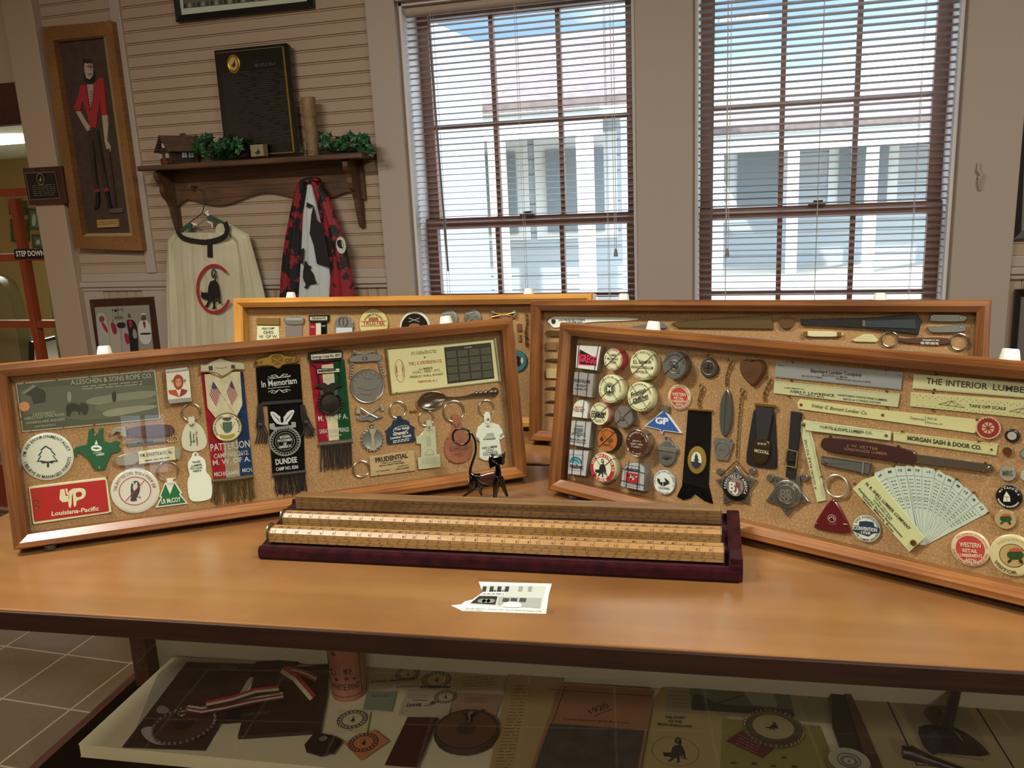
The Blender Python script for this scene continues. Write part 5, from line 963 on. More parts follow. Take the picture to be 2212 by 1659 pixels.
it.text('case', 'Andersen', 755, 1398, 880, 1412, 36, it.zt, INK, .02); it.stroke('case', [(748, 1345), (880, 1362), (875, 1552), (738, 1525)], 3, it.zt, INK, True); it.text('case', 'Western Sales Company', 752, 1508, 868, 1532, 10, it.zt, INK, .01); it.build()
def western(v, x, y, R, label):
    it = button(FR, v, x, y, R, label, [(1, '#d8c3a0'), (.73, '#b9463e')], group='two Western Retail Lumbermens buttons'); s = R / 100; W_ = P('#e0cdb0', .5); z = it.zt
    for t_, dx, dy, w_, h in (('WESTERN', -58, -14, 118, 26), ('RETAIL', -42, 16, 84, 20), ("LUMBERMEN'S", -66, 42, 134, 19), ("ASS'N", -28, 70, 62, 20)): it.text('', t_, x + dx * s, y + dy * s, x + (dx + w_) * s, y + (dy + 8) * s, h * s, z, W_, .02)
    it.arc('', '6TH ANNUAL CONVENTION', x, y, 80 * s, 11 * s, -60, 75, z, P('#a8564a', .5)); it.arc('', 'PORTLAND, ORE. FEB. 18-20, 1905', x, y, 92 * s, 12 * s, -105, -265, z, P('#9a3f38', .5), True); it.build()
western('4', 1230, 738, 104, 'cream rimmed button with a red centre above the blue triangle, upper of two'); western('7', 902, 948, 178, 'cream rimmed button with a red centre right of the paper fan, larger of two')
it = Item(FR, '4', (1090, 960), 'triangle_badge', 'blue triangular GP badge with white border', 'badge', G_R); it.prism('plate', [(1098, 845), (1252, 1062), (1092, 1040), (1076, 1072), (1058, 1032), (920, 998)], 0, .003, P('#d9e0e4', .35), bev=.0005); it.flat('plate', [(1097, 862), (1235, 1052), (1088, 1030), (1075, 1055), (1064, 1024), (937, 994)], .0033, P('#2d5aa6', .35, coat=.3)); it.text('plate', 'GP', 1018, 972, 1138, 982, 50, .0035, P('#dfe7ec', .4), .045); it.prism('clip', [(1060, 808), (1085, 815), (1088, 828), (1105, 830), (1108, 812), (1142, 825), (1135, 880), (1050, 850)], 0, .004, P('#8c8876', .35, .7)); it.build()
def medal(v, c, pts, label, mt=PW, t=.004, extra=None, group=G_R, name='medal', cat_='medal'):
    it = Item(FR, v, c, name, label, cat_, group); it.prism('body', smooth(pts, True, 1), 0, t, mt, bev=.001); it.zt = t
    if extra: extra(it)
    it.build()
def ex(it):
    for a in range(9): q = radians(-70 + a * 17.5); it.stroke('body', [(1118, 1300), (1118 + 55 * sin(q), 1300 - 45 * cos(q))], 4, it.zt + .0002, P('#3e3f3b', .4, .6))
    it.prism('body', [(1030, 1175), (1210, 1200), (1205, 1235), (1030, 1210)], it.zt, it.zt + .0012, PEWTER, bev=.0004); it.ring('loop', 1125, 1112, 22, 6, .002, PEWTER)
medal('4', (1120, 1230), [(1105, 1125), (1165, 1130), (1172, 1160), (1210, 1180), (1228, 1225), (1205, 1255), (1190, 1320), (1140, 1358), (1080, 1350), (1045, 1310), (1040, 1235), (1018, 1205), (1030, 1170), (1080, 1155)], 'pewter shield shaped medal with sun rays below the blue triangle', extra=ex)
it = button(FR, '4', 1098, 1500, 100, 'white button with two black leaves, left of the black ribbon', [(1, '#7c7c70'), (.95, '#dfe4da')], group=G_R); z = it.zt
it.flat('', [(1038, 1460), (1060, 1475), (1062, 1502), (1078, 1495), (1085, 1540), (1052, 1515), (1036, 1490)], z, INK); it.flat('', [(1090, 1540), (1092, 1495), (1112, 1500), (1098, 1460), (1128, 1480), (1148, 1500), (1130, 1505), (1152, 1512), (1125, 1520)], z, INK); it.stroke('', [(1075, 1530), (1085, 1505), (1110, 1500)], 4, z, INK)
it.arc('', 'THE LUTCHER & MOORE LUMBER CO.', 1098, 1500, 80, 11, -110, 110, z, INK); it.text('', 'CALCASIEU', 1048, 1556, 1148, 1568, 17, z, INK, .015); it.arc('', 'ORANGE, TEXAS', 1098, 1500, 92, 11, -150, -215, z, INK, True); it.build()
def chain_(it, pts, n, part='chain', R=9, r=3.5, mt=None):
    p = []; 
    for i in range(len(pts) - 1): p += [Vector(pts[i]).lerp(Vector(pts[i + 1]), k / 8) for k in range(8)]
    L_ = len(p) - 1; m = it.mb(part)
    for i in range(n):
        a = p[int(L_ * i / n)]; b = p[min(L_, int(L_ * (i + 1) / n) + 1)]; c = (a + b) / 2; d = (b - a); d = d.normalized() if d.length else Vector((0, 1)); e = Vector((-d.y, d.x)); ln = (b - a).length * .62; q = []
        for j in range(12): t = 2 * pi * j / 12; s_ = .5 + .5 * (i % 2 == 0); w = c + d * ln * cos(t) + e * R * .6 * sin(t) * s_; q.append((*it.p(w.x, w.y, .003), .003 + .0012 * sin(t) * (i % 2)))
        m.tube(q, it.L(c.x, c.y, r * 2) / 4, mt or BRASS, 5, True)
def clasp(it, x, y, s=1, mt=None, part='clasp'):
    mt = mt or BRASS; it.tube(part, [(x, y, .004), (x + 12 * s, y + 20 * s, .004), (x + 8 * s, y + 38 * s, .004)], 4 * s, .004, mt); it.tube(part, [(x - 2 * s, y - 2 * s, .004), (x - 14 * s, y + 18 * s, .004), (x - 8 * s, y + 38 * s, .004), (x, y + 48 * s, .004)], 5 * s, .004, mt); it.tube(part, [(x, y + 40 * s, .004), (x - 2 * s, y + 65 * s, .004)], 9 * s, .004, mt)
it = Item(FR, '5', (180, 900), 'ribbon_fob', 'wide black ribbon fob with a gold oval pine tree medallion', 'badge', G_R)
it.prism('ribbon', [(98, 628), (285, 638), (283, 800), (262, 1230), (298, 1388), (228, 1362), (150, 1305), (120, 1340), (60, 1358), (8, 1330), (50, 1240), (88, 760)], 0, .002, RIB['black']); it.prism('top_bar', [(92, 612), (290, 625), (290, 640), (92, 626)], .001, .005, GOLD, bev=.0005)
clasp(it, 208, 410, 1.1); chain_(it, [(205, 480), (185, 560), (195, 615)], 6, R=14, r=6)
cc = it.p(172, 1032, .003); kx = it.L(172, 1032, 148) / 2; m = it.mb('medallion'); G2 = P('#ad9440', .35, .5); m.lathe([(1 * kx, .002), (kx * .98, .004), (kx * .6, .0045), (0, .0045)], G2, cc, 36, 1, 1.38); m.disc(cc, kx * .56, .0048, P('#dcdcd0', .4), 36, 1.45); m.flat([(cc[0] + kx * .54 * cos(pi + pi * i / 12), cc[1] - kx * .2 + kx * .62 * sin(pi + pi * i / 12)) for i in range(13)], .0050, P('#2c2a5e', .4))
it.flat('medallion', [(165, 975), (150, 1010), (160, 1008), (142, 1038), (158, 1034), (140, 1060), (163, 1055), (163, 1075), (171, 1075), (171, 1055), (192, 1060), (176, 1035), (190, 1036), (174, 1008), (182, 1010)], .0052, P('#1b3a20', .5)); it.build()
def ex(it):
    it.mb('body').ring(it.p(265, 282, it.zt), it.L(265, 282, 100) / 2, .0006, it.zt, PW); it.stroke('body', [(265, 245), (265, 320)], 8, it.zt + .0003, P('#2f2e2a', .4, .6)); it.stroke('body', [(235, 285), (300, 282)], 8, it.zt + .0003, P('#2f2e2a', .4, .6)); it.ring('loop', 268, 195, 20, 5, .002, BRASS)
medal('5', (268, 280), [(250, 205), (295, 205), (330, 240), (344, 285), (330, 335), (285, 362), (240, 362), (205, 330), (195, 280), (212, 230)], 'small dark round medal with a loop, above the black ribbon fob', mt=P('#5b5446', .4, .7), extra=ex)
it = Item(FR, '5', (400, 680), 'watch_fob', 'long grey green knife shaped fob on a brass chain with a keystone pendant', 'fob', G_R)
clasp(it, 440, 200, 1.1); chain_(it, [(435, 270), (410, 360), (412, 445)], 8, R=12, r=5)
it.prism('knife', smooth([(412, 450), (440, 490), (455, 600), (450, 740), (425, 820), (395, 850), (365, 820), (350, 720), (352, 600), (375, 500)], True, 1), 0, .005, P('#5e635c', .3, .5, coat=.3), bev=.0015); it.stroke('knife', [(415, 470), (400, 640), (390, 820)], 4, .0053, P('#2b2d2a', .4))
it.prism('keystone', [(308, 850), (448, 862), (445, 890), (468, 895), (425, 1040), (328, 1030), (300, 880), (318, 876)], 0, .003, P('#8a8981', .35, .6), bev=.0006); it.mb('keystone').ring(it.p(380, 945, .003), it.L(380, 945, 110) / 2, .0005, .003, P('#5a5952', .4, .6)); it.text('keystone', 'M S', 355, 960, 405, 965, 24, .003, P('#5a5952', .5)); it.build()
it = Item(FR, '5', (615, 320), 'heart_locket', 'brown copper heart locket', 'locket', G_R); hp = smooth([(615, 225), (645, 210), (700, 218), (725, 265), (715, 330), (665, 400), (622, 442), (575, 400), (525, 340), (508, 275), (525, 225), (580, 208)], True, 2); it.prism('body', hp, 0, .007, P('#7b573c', .35, .6), bev=.003); it.mb('hinge').lathe([(it.L(615, 220, 8), .002), (it.L(615, 220, 8), .008), (0, .009)], BRASS, it.p(615, 218, .004), 12)
for a, b in (((590, 300), (650, 340)), ((650, 290), (580, 360)), ((540, 330), (620, 320))): it.stroke('body', [a, b], 3, .0073, P('#4a3020', .5))
it.build()
ST5 = [(0, -1)]
def star(cx, cy, R, r, rot, sx=1, sy=1): return [(cx + (R if i % 2 == 0 else r) * sx * sin(radians(rot + 36 * i)), cy - (R if i % 2 == 0 else r) * sy * cos(radians(rot + 36 * i))) for i in range(10)]
def star_badge(v, cx, cy, R, rot, label, dark, chainf):
    it = Item(FR, v, (cx, cy), 'star_badge', label, 'badge', G_R); NK = P('#85837a', .32, .75)
    it.prism('star', star(cx, cy, R, R * .62, rot), 0, .004, NK, bev=.0008); c = it.p(cx, cy, .005); k = it.L(cx, cy, 2 * R * .6) / 2; m = it.mb('disc'); m.lathe([(k, .003), (k * 1.0, .0055), (k * .96, .006), (0, .006)], BLACK if dark else NK, c, 40); m.disc(c, k * .62, .0062, P('#8a7d72', .4) if dark else P('#7b796f', .35, .7), 36); m.ring(c, k * .64, .0005, .0063, NK)
    it.arc('disc', 'FORESTERS OF AMERICA', cx, cy, R * .42, R * .13, -110, 120, .0064, P('#c9c7be', .4) if dark else P('#45433c', .5), False, .03)
    tm = P('#ded9d2', .4) if dark else P('#a5a294', .3, .7)
    it.text('disc', 'B', cx - R * .30, cy + R * .16, cx - R * .02, cy + R * .19, R * .38, .0066, tm, .03); it.text('disc', 'R', cx - R * .02, cy + R * .16, cx + R * .26, cy + R * .2, R * .38, .0066, P('#7a3f3a', .4) if dark else tm, .03); it.stroke('disc', smooth([(cx - R * .05, cy - R * .2), (cx + R * .03, cy), (cx + R * .1, cy + R * .2), (cx + R * .02, cy + R * .34), (cx - R * .12, cy + R * .3), (cx - R * .14, cy + R * .12)], False), R * .075, .0068, tm)
    for i, ch in enumerate(('A', 'B', '&', 'L', 'F')): a = radians(rot + 72 * (i if dark else i)); it.text('star', ch, cx + R * .72 * sin(a) - R * .05, cy - R * .72 * cos(a) + R * .05, cx + R * .72 * sin(a) + R * .05, cy - R * .72 * cos(a) + R * .06, R * .13, .004, P('#2f2e2a', .5), .02)
    for s in (-1, 1): it.prism('scroll#%d' % s, smooth([(cx + s * R * .55, cy - R * .8), (cx + s * R * .85, cy - R * .9), (cx + s * R * .95, cy - R * .62), (cx + s * R * .68, cy - R * .5)]), .001, .005, NK, bev=.0008)
    chainf(it); it.build()
def cf(it):
    clasp(it, 540, 445, 1.1); chain_(it, [(530, 510), (515, 700), (500, 900), (495, 1035)], 30, R=9, r=4.5); chain_(it, [(495, 1035), (430, 1100), (395, 1130)], 8, 'chain#2', 9, 4); chain_(it, [(495, 1035), (550, 1110), (590, 1150)], 8, 'chain#3', 9, 4)
star_badge('5', 487, 1250, 175, 0, 'nickel star badge with black ring and Foresters lettering, hanging on a long chain', True, cf)
def cf(it):
    LB = P('#17181b', .45, coat=.2); it.prism('strap', [(935, 635), (1018, 648), (985, 1000), (965, 1190), (890, 1170), (912, 950)], .001, .006, LB, bev=.0008); it.prism('strap_loop', [(905, 960), (975, 975), (968, 1050), (895, 1045)], .006, .010, LB, bev=.0012)
    it.tube('buckle', [(908, 945, .011), (990, 965, .011), (975, 1095, .011), (888, 1075, .011)], 7, .011, P('#b09a62', .3, .85), True)
star_badge('5', 905, 1310, 185, 180, 'worn pewter star badge hanging from a buckled black leather strap', False, cf)
it = Item(FR, '5', (700, 850), 'leather_watch_fob', 'black leather trapezoid watch fob with a brass helmet emblem', 'fob', G_R)
clasp(it, 755, 350, 1.2); chain_(it, [(745, 430), (720, 500), (725, 570)], 6, R=14, r=6)
it.prism('leather', smooth([(640, 580), (800, 600), (812, 820), (822, 1090), (800, 1110), (590, 1080), (565, 1040), (600, 800)], True, 1), 0, .003, P('#0c0c0d', .5), bev=.0008); it.prism('strap', [(645, 590), (795, 605), (745, 870), (660, 860)], .003, .006, P('#26282b', .45), bev=.0008); it.prism('top_bar', [(640, 570), (805, 585), (805, 605), (640, 590)], .002, .007, GOLD, bev=.0006)
it.prism('emblem', smooth([(650, 850), (755, 870), (765, 950), (740, 1040), (690, 1075), (630, 1050), (608, 970), (625, 900)], True, 1), .003, .007, P('#594a2c', .3, .85), bev=.0015); it.text('emblem', 'MCCOLL', 640, 965, 760, 985, 24, .007, P('#c8c0a8', .4), .03); it.text('emblem', 'O N O', 665, 905, 735, 912, 18, .007, P('#c8c0a8', .4), .03); it.build()

# rulers and knives (view 6)
YC = P('#cfcd93', .4, coat=.25); GRT = P('#8f8f78', .5)
def ruler(q, label, mt, txt, ticks=True, tk=(0, 1), bot=True, t=.002, rnd=.05, fine=P('#6f6c4c', .6), pn=()):
    it = Item(FR, '6', (sum(p[0] for p in q) / 4, sum(p[1] for p in q) / 4), 'ruler', label, 'ruler', 'celluloid advertising rulers in the front right case')
    it.prism('blade', rr(q, rnd) if rnd else q, 0, t, mt, bev=.0004); it.zt = t + .0002; A, B, C_, D_ = [Vector(p) for p in q]
    if ticks:
        n = int((B - A).length / 5.5); dn = (D_ - A).normalized()
        for i in range(2, n - 2):
            p = A.lerp(B, i / n); h = 16 if i % 16 == 0 else 10 if i % 4 == 0 else 6; it.stroke('blade', [p + dn * 2, p + dn * (2 + h)], 1.1, it.zt, fine)
            if bot: p = D_.lerp(C_, i / n); it.stroke('blade', [p - dn * 2, p - dn * (2 + h)], 1.1, it.zt, fine)
    for t_, x1, y1, x2, y2, h, *b in txt: it.text('blade', t_, x1, y1, x2, y2, h, it.zt, P('#3a3a2c', .5), b[0] if b else .01, b[1] if len(b) > 1 else 0)
    pins(it, pn, t); it.build()
ruler([(105, 122), (920, 188), (908, 305), (98, 222)], 'grey metal ruler lettered Blanchard Lumber Company, top of the rulers', P('#a3a8a8', .4, .3), [('Blanchard Lumber Company', 328, 190, 655, 217, 24, .015), ('BOSTON 9, MASS.', 403, 214, 568, 229, 13), ('126 STATE STREET', 270, 217, 405, 231, 11), ('TELEPHONE LAfayette 3-5250', 487, 236, 712, 258, 10), ('INCHES', 118, 148, 158, 152, 7), ('6', 890, 213, 900, 214, 12)], pn=[(215, 125), (810, 178), (205, 243), (815, 312)])
ruler([(97, 245), (902, 328), (888, 415), (90, 325)], 'cream ruler lettered Ivers P. Lawrence, directly under the grey ruler', P('#c8cb9e', .4, coat=.25), [('IVERS P. LAWRENCE.', 200, 320, 485, 348, 17), ('COMPLIMENTS OF', 158, 292, 285, 303, 8), ('FITCHBURG, MASS.', 257, 338, 418, 354, 9), ('NORTHERN WHITE PINE LUMBER,', 503, 340, 822, 376, 13), ('BIRCH & CYPRESS DOORS.', 538, 366, 782, 392, 12)], bot=False, pn=[(188, 342), (812, 410)])
it = Item(FR, '6', (800, 470), 'folding_ruler', 'long cream ruler with script lettering and a red wheel emblem at its right end', 'ruler', 'celluloid advertising rulers in the front right case')
it.prism('blade', smooth([(242, 385), (260, 362), (790, 432), (1400, 492), (1385, 582), (780, 498), (250, 425)], True, 0), 0, .002, YC, bev=.0004)
for a in ((268, 398), (790, 464)): it.mb('rivet#%d' % a[0]).lathe([(it.L(*a, 10), .002), (it.L(*a, 7), .0034), (0, .0036)], BRASS, it.p(*a, .002), 16)
it.text('blade', 'Volney G. Bennett Lumber Co.', 330, 412, 688, 462, 24, .0022, INK, 0, .35); it.text('blade', 'Telephones', 960, 488, 1055, 500, 16, .0022, INK, 0, .3); it.text('blade', 'Bell 42', 1075, 488, 1135, 498, 13, .0022, INK, 0, .3); it.text('blade', 'Keystone 37', 1070, 514, 1168, 530, 13, .0022, INK, 0, .3); it.stroke('blade', [(1064, 470), (1064, 522)], 2, .0023, INK)
c = it.p(1465, 546, .003); k = it.L(1465, 546, 144) / 2; m = it.mb('wheel'); m.lathe([(k, 0), (k, .003), (0, .003)], P('#c9a98a', .4), c, 40); RW = P('#8c2b20', .4)
for i in range(22): q = 2 * pi * i / 22; m.disc((c[0] + k * .78 * cos(q), c[1] + k * .78 * sin(q)), k * .12, .0032, RW, 10)
m.disc(c, k * .78, .0033, RW, 40); m.disc(c, k * .5, .0034, P('#c9a98a', .4), 36)
for i in range(8): q = 2 * pi * i / 8; m.stroke([(c[0], c[1]), (c[0] + k * .55 * cos(q), c[1] + k * .55 * sin(q))], k * .08, .0036, RW)
m.disc(c, k * .14, .0038, RW, 16); pins(it, [(1393, 495), (1384, 582)]); it.build()
it = Item(FR, '6', (540, 640), 'folding_ruler', 'two armed folding ruler opened to an acute angle, lettered a good rule to use', 'ruler', 'celluloid advertising rulers in the front right case')
it.prism('arm', rr([(300, 500), (845, 570), (838, 628), (290, 562)], .05), .0022, .0042, P('#c5c99b', .4, coat=.25), bev=.0004); it.prism('arm#2', [(252, 520), (285, 492), (320, 510), (430, 1010), (370, 1022)], 0, .002, P('#c5c99b', .4, coat=.25), bev=.0004)
it.text('arm', 'CURTIS & POPE LUMBER CO.', 388, 546, 725, 588, 17, .0044, INK, .01); it.text('arm', '774 ALBANY ST., BOSTON, MASS.', 455, 560, 650, 586, 9, .0044, INK, 0)
it.text('arm#2', 'A GOOD RULE TO USE', 370, 940, 302, 618, 16, .0022, INK, 0)
for a in ((284, 526), (813, 594)): it.mb('rivet#%d' % a[0]).lathe([(it.L(*a, 12), .002), (it.L(*a, 9), .0052), (0, .0056)], BRASS, it.p(*a, .004), 16)
for i in range(60): t = i / 60; it.stroke('arm', [(330 + 480 * t, 510 + 58 * t), (329 + 480 * t, 516 + (4 if i % 4 == 0 else 0) + 58 * t)], 1.2, .0044, P('#6f6c4c', .6))
for i in range(60): t = i / 60; it.stroke('arm#2', [(322 + 96 * t, 560 + 430 * t), (314 - (4 if i % 4 == 0 else 0) + 96 * t, 562 + 430 * t)], 1.2, .0022, P('#6f6c4c', .6))
pins(it, [(330, 862), (397, 858)]); it.build()
ruler([(858, 572), (1528, 652), (1515, 725), (858, 632)], 'short cream ruler lettered Morgan Sash and Door Co. with a brass rivet', P('#c5c38a', .4, coat=.25), [('MORGAN SASH & DOOR CO.', 948, 622, 1422, 687, 28, .035)], pn=[(915, 568), (1405, 632), (1487, 684)], rnd=.1)
ruler([(988, 202), (1900, 268), (1900, 372), (980, 295)], 'cream ruler with large capitals reading The Interior Lumber, top right', P('#cfd09e', .4, coat=.25), [('THE', 1068, 262, 1168, 272, 40, .01), ('INTERIOR', 1195, 275, 1460, 300, 40, .01), ('LUMBER CO.', 1495, 302, 1880, 340, 40, .01)], rnd=0, pn=[(1138, 205), (1122, 300)])
ruler([(970, 316), (1900, 385), (1900, 505), (964, 408)], 'cream take off scale ruler printed with roof trusses, under the large lettered ruler', YC, [('TAKE OFF SCALE', 1342, 412, 1578, 432, 20, .015)], ticks=False, rnd=0, pn=[(1112, 322), (1108, 430)])
# truss marks belong to the take off scale: added to the last built ruler blade
last = [o for o in bpy.data.objects if o.name.startswith('blade') and o.parent and 'take off' in o.parent.get('label', '')][-1]
tm = MB(); par = Item(FR, '6', (sum((970, 1900, 1900, 964)) / 4, sum((316, 385, 505, 408)) / 4), 'x', 'x', 'x'); par.parts[''] = tm
for ox, oy in ((1148, 395), (1600, 440)):
    for a, b in (((0, 0), (85, -22)), ((85, -22), (168, 22)), ((0, 0), (168, 22)), ((40, -8), (60, 7)), ((85, -20), (60, 7)), ((85, -20), (110, 15)), ((125, 0), (110, 15))): par.stroke('', [(ox + a[0], oy + a[1]), (ox + b[0], oy + b[1])], 2.2, .0023, INK)
for i in range(90):
    x = 985 + (i % 45) * 20; y = (335 if i < 45 else 400) + (x - 985) * .085 + (i % 2) * 12; par.stroke('', [(x, y), (x + 8, y + 1)], 2.4, .0023, INK)
tm.build('printed_trusses', last.parent)
it = knife(FR, '6', smooth([(405, 612), (440, 608), (700, 635), (980, 690), (1008, 720), (1000, 768), (960, 775), (700, 738), (420, 695), (385, 660)], True, 1), 'long dark brown handled draw gauge with a steel blade, under the folding ruler', 0, P('#3a1d1c', .35, coat=.3), .007, G_R, 'gauge_knife', 'knife', blade=[(980, 712), (1480, 780), (1502, 800), (1495, 828), (1470, 830), (990, 770)])
it.text('handle', 'J. W. VETTER', 560, 665, 762, 690, 18, .0073, P('#8a6a50', .5)); it.text('handle', 'HARDWOOD LUMBER', 545, 688, 820, 722, 18, .0073, P('#8a6a50', .5)); it.mb('rivet').lathe([(it.L(1465, 800, 10), .005), (0, .0065)], STEEL, it.p(1465, 800, .005), 14); pins(it, [(452, 602), (888, 662), (875, 765), (1445, 770), (1435, 826)], .004); it.build()
it = knife(FR, '6', rr([(395, 728), (712, 775), (700, 845), (392, 780)], .03), 'small grey metal pocket tool with one screw, above the red triangle fob', 0, P('#6b6d68', .4, .5), .006, G_R, 'pocket_tool', 'tool'); it.mb('screw').lathe([(it.L(424, 762, 13), .006), (it.L(424, 762, 9), .0075), (0, .0076)], STEEL, it.p(424, 762, .006), 16); it.prism('clip', [(660, 765), (672, 768), (665, 840), (653, 838)], .006, .0075, GRY); it.build()
it = Item(FR, '6', (475, 1050), 'key_fob', 'dark red rounded triangle key fob on a thick cream ring', 'key fob', G_R); it.prism('fob', smooth([(470, 1005), (500, 1030), (585, 1190), (570, 1230), (350, 1195), (352, 1160), (440, 1020)], True, 1), 0, .004, P('#5b0f1a', .25, coat=.6), bev=.0012)
keyring(it, 495, 918, 70, 8, .004, P('#b7ad96', .3, .6)); it.tube('link', [(476, 985), (470, 1005), (478, 1015)], 5, .004, STEEL)
c = it.p(465, 1125, .0043); k = it.L(465, 1125, 50) / 2; m = it.mb('fob'); m.stroke([(c[0] + k * cos(a * pi / 12), c[1] + k * .9 * sin(a * pi / 12)) for a in range(24)], k * .12, .0043, P('#c9b7a8', .4), True); m.stroke([(c[0] + k * .6 * cos(a * pi / 12), c[1] - k * .3 + k * .7 * sin(a * pi / 12)) for a in range(13)], k * .2, .0043, P('#c9b7a8', .4)); it.lines('fob', 445, 1152, 495, 1158, 2, 8, .004, P('#9a7a70', .5), 2); it.tube('pin_wire', [(352, 1152), (372, 1158)], 3, .005, STEEL); it.tube('pin_wire#2', [(540, 1162), (565, 1164)], 3, .005, STEEL); it.build()
it = button(FR, '6', 687, 1190, 88, 'white and navy button reading convention, below the red triangle fob', [(1, '#8b8b7c'), (.97, '#d3d8c4')], group=G_R); z = it.zt; NV = P('#1c3350', .4)
it.flat('', [(640, 1145), (680, 1142), (730, 1150), (738, 1178), (772, 1190), (770, 1218), (728, 1222), (700, 1242), (668, 1232), (640, 1222), (602, 1205), (605, 1168), (638, 1172)], z, NV); it.text('', 'CONVENTION', 606, 1195, 755, 1212, 24, z + .0002, P('#d3d8c4', .4), .03); it.text('', '1928', 652, 1222, 712, 1228, 16, z + .0002, P('#d3d8c4', .4), .02); it.arc('', 'OHIO ASSOCIATION', 687, 1190, 68, 14, -75, 75, z, NV, False, .02); it.arc('', 'RETAIL LUMBER DEALERS', 687, 1190, 80, 14, -105, -260, z, NV, True, .02); it.build()
# paper fan of slips
it = Item(FR, '6', (1030, 1290), 'fan_chart', 'pale paper fan of lumber scale slips spread open from one rivet', 'fan', G_R)
piv = Vector((985, 1282)); LF = P('#bccabb', .5); tips = [(735, 845), (790, 815), (865, 797), (930, 793), (985, 792), (1040, 800), (1130, 812), (1195, 850), (1255, 878), (1310, 925), (1362, 965), (1412, 1020), (1470, 1085)]
lab = ['x4', '8', '12', '6', '10', 'x 6', '10', '8', '8', '12', '4', '12']
for i in range(12, 0, -1):
    a, b = Vector(tips[i - 1]), Vector(tips[i]); pv = piv + Vector((60, 0)) if i > 3 else piv + Vector((30, 0)); zt = .0004 * (13 - i)
    c = (a + b) / 2 + ((a + b) / 2 - pv).normalized() * 6; nm = 'slip#%d' % i
    q = [tuple(a), tuple(a.lerp(c, .5) + (c - pv).normalized() * 3), tuple(b), tuple(pv + (b - pv) * .02 + Vector((10, 20))), tuple(pv + Vector((-14, 14)))]
    it.prism(nm, q, zt, zt + .0006, LF); zz2 = zt + .0007; d = (c - pv); u = (b - a).normalized(); L_ = d.length
    p = pv + d * .93; it.text(nm, lab[i - 1], *(p - u * 14), *(p + u * 12), 16, zz2, INK, .02)
    it.stroke(nm, [a + (pv - a) * .12, b + (pv - b) * .12], 1.6, zz2 + .0002, INK); it.stroke(nm, [a + (pv - a) * .42, b + (pv - b) * .42], 1.6, zz2 + .0002, INK)
    for r in range(9): f = .82 - r * .045; p = pv + d * f; w_ = (b - a).length * f * .28; it.stroke(nm, [p - u * w_, p - u * w_ * .1], 5, zz2 + .0002, P('#56604f', .6)); it.stroke(nm, [p + u * w_ * .2, p + u * w_ * .9], 5, zz2 + .0002, P('#56604f', .6))
    it.stroke(nm, [pv + (a - pv) * .05, pv + (a - pv) * .99], 1.5, zz2 + .0003, P('#4b5248', .6))
it.prism('cover', [(598, 935), (660, 880), (740, 852), (1062, 1250), (960, 1340)], .0056, .0066, P('#c3c893', .45), bev=.0003)
for t_, q, h in (('N. R. SNELL LUMBER COMPANY', (678, 905, 958, 1200), 20), ('1023 East 152nd Street', (738, 990, 850, 1130), 9), ('CLEVELAND, OHIO', (728, 1010, 840, 1140), 11), ('Equipped for Factory Requirements', (634, 938, 912, 1248), 14), ('Lumber, Millwork, Boxes', (660, 990, 855, 1215), 14)): it.text('cover', t_, *q, h, .0068, P('#34382a', .5), .025)
it.mb('eyelet').lathe([(it.L(985, 1282, 20), .0066), (it.L(985, 1282, 17), .0085), (it.L(985, 1282, 9), .0085), (it.L(985, 1282, 8), .007), (0, .007)], BRASS, it.p(985, 1282, .0075), 24); pins(it, [(606, 905), (728, 842), (862, 795), (985, 788), (1128, 812), (1262, 875), (1372, 960), (1465, 1090), (672, 1022)], .004); it.build()
# small buttons at the right
def sm_button(v, x, y, R, label, cols, fn=None, **k):
    it = button(FR, v, x, y, R, label, cols, group=G_R, **k)
    if fn: fn(it)
    it.build()
sm_button('6', 1618, 597, 44, 'tiny dark shield pin at the right edge, above the brown stud', [(1, '#1b1a18'), (.6, '#a9a79c')], t=.003)
sm_button('6', 1588, 696, 33, 'tiny brown stud button with a brass rim', [(1, '#8b7a58'), (.8, '#5b2c1c')], t=.003)
def fs(it): it.text('', 'MRS', 1558, 850, 1622, 852, 34, it.zt, P('#4b4940', .5), .02)
sm_button('6', 1590, 840, 50, 'small worn silver stud above the black oval pencil button', [(1, '#75715f'), (.9, '#94917f')], fs)
def fpa(it):
    z = it.zt; it.flat('', [(1582, 952), (1605, 985), (1608, 1018), (1562, 1018), (1565, 985)], z, P('#d8d6c2', .4)); it.stroke('', [(1565, 988), (1605, 988)], 2, z + .0002, INK); it.stroke('', [(1585, 988), (1585, 1016)], 2, z + .0002, INK); it.arc('', 'MY PAPA IS A', 1597, 990, 54, 11, -70, 70, z, WHITE, False, .02); it.arc('', 'MODERN WOODMAN', 1597, 990, 66, 11, -110, -250, z, WHITE, True, .02)
sm_button('6', 1597, 990, 76, 'black button with a white pencil figure near the right edge', [(1, '#0d0d10')], fpa)
def frog(cx, cy, s):
    def f(it):
        z = it.zt; S_ = lambda pts: [(cx + a * s, cy + b * s) for a, b in pts]; it.flat('', smooth(S_([(-45, -10), (-20, -22), (45, -18), (50, 12), (20, 25), (-30, 22)])), z, P('#1f4a1e', .4)); it.flat('', smooth(S_([(-35, -25), (0, -42), (45, -30), (40, -18), (-25, -18)])), z + .0002, P('#b9533f', .4)); it.flat('', smooth(S_([(-30, 22), (-10, 20), (-25, 42), (-42, 38)])), z + .0002, P('#3a2c1c', .4)); it.flat('', smooth(S_([(18, 22), (38, 20), (46, 42), (28, 46)])), z + .0002, P('#3a2c1c', .4))
    return f
sm_button('6', 1575, 1132, 66, 'small tan button with a green and red picture near the right edge', [(1, '#8f7a52'), (.9, '#b39a6c')], frog(1575, 1128, .85))
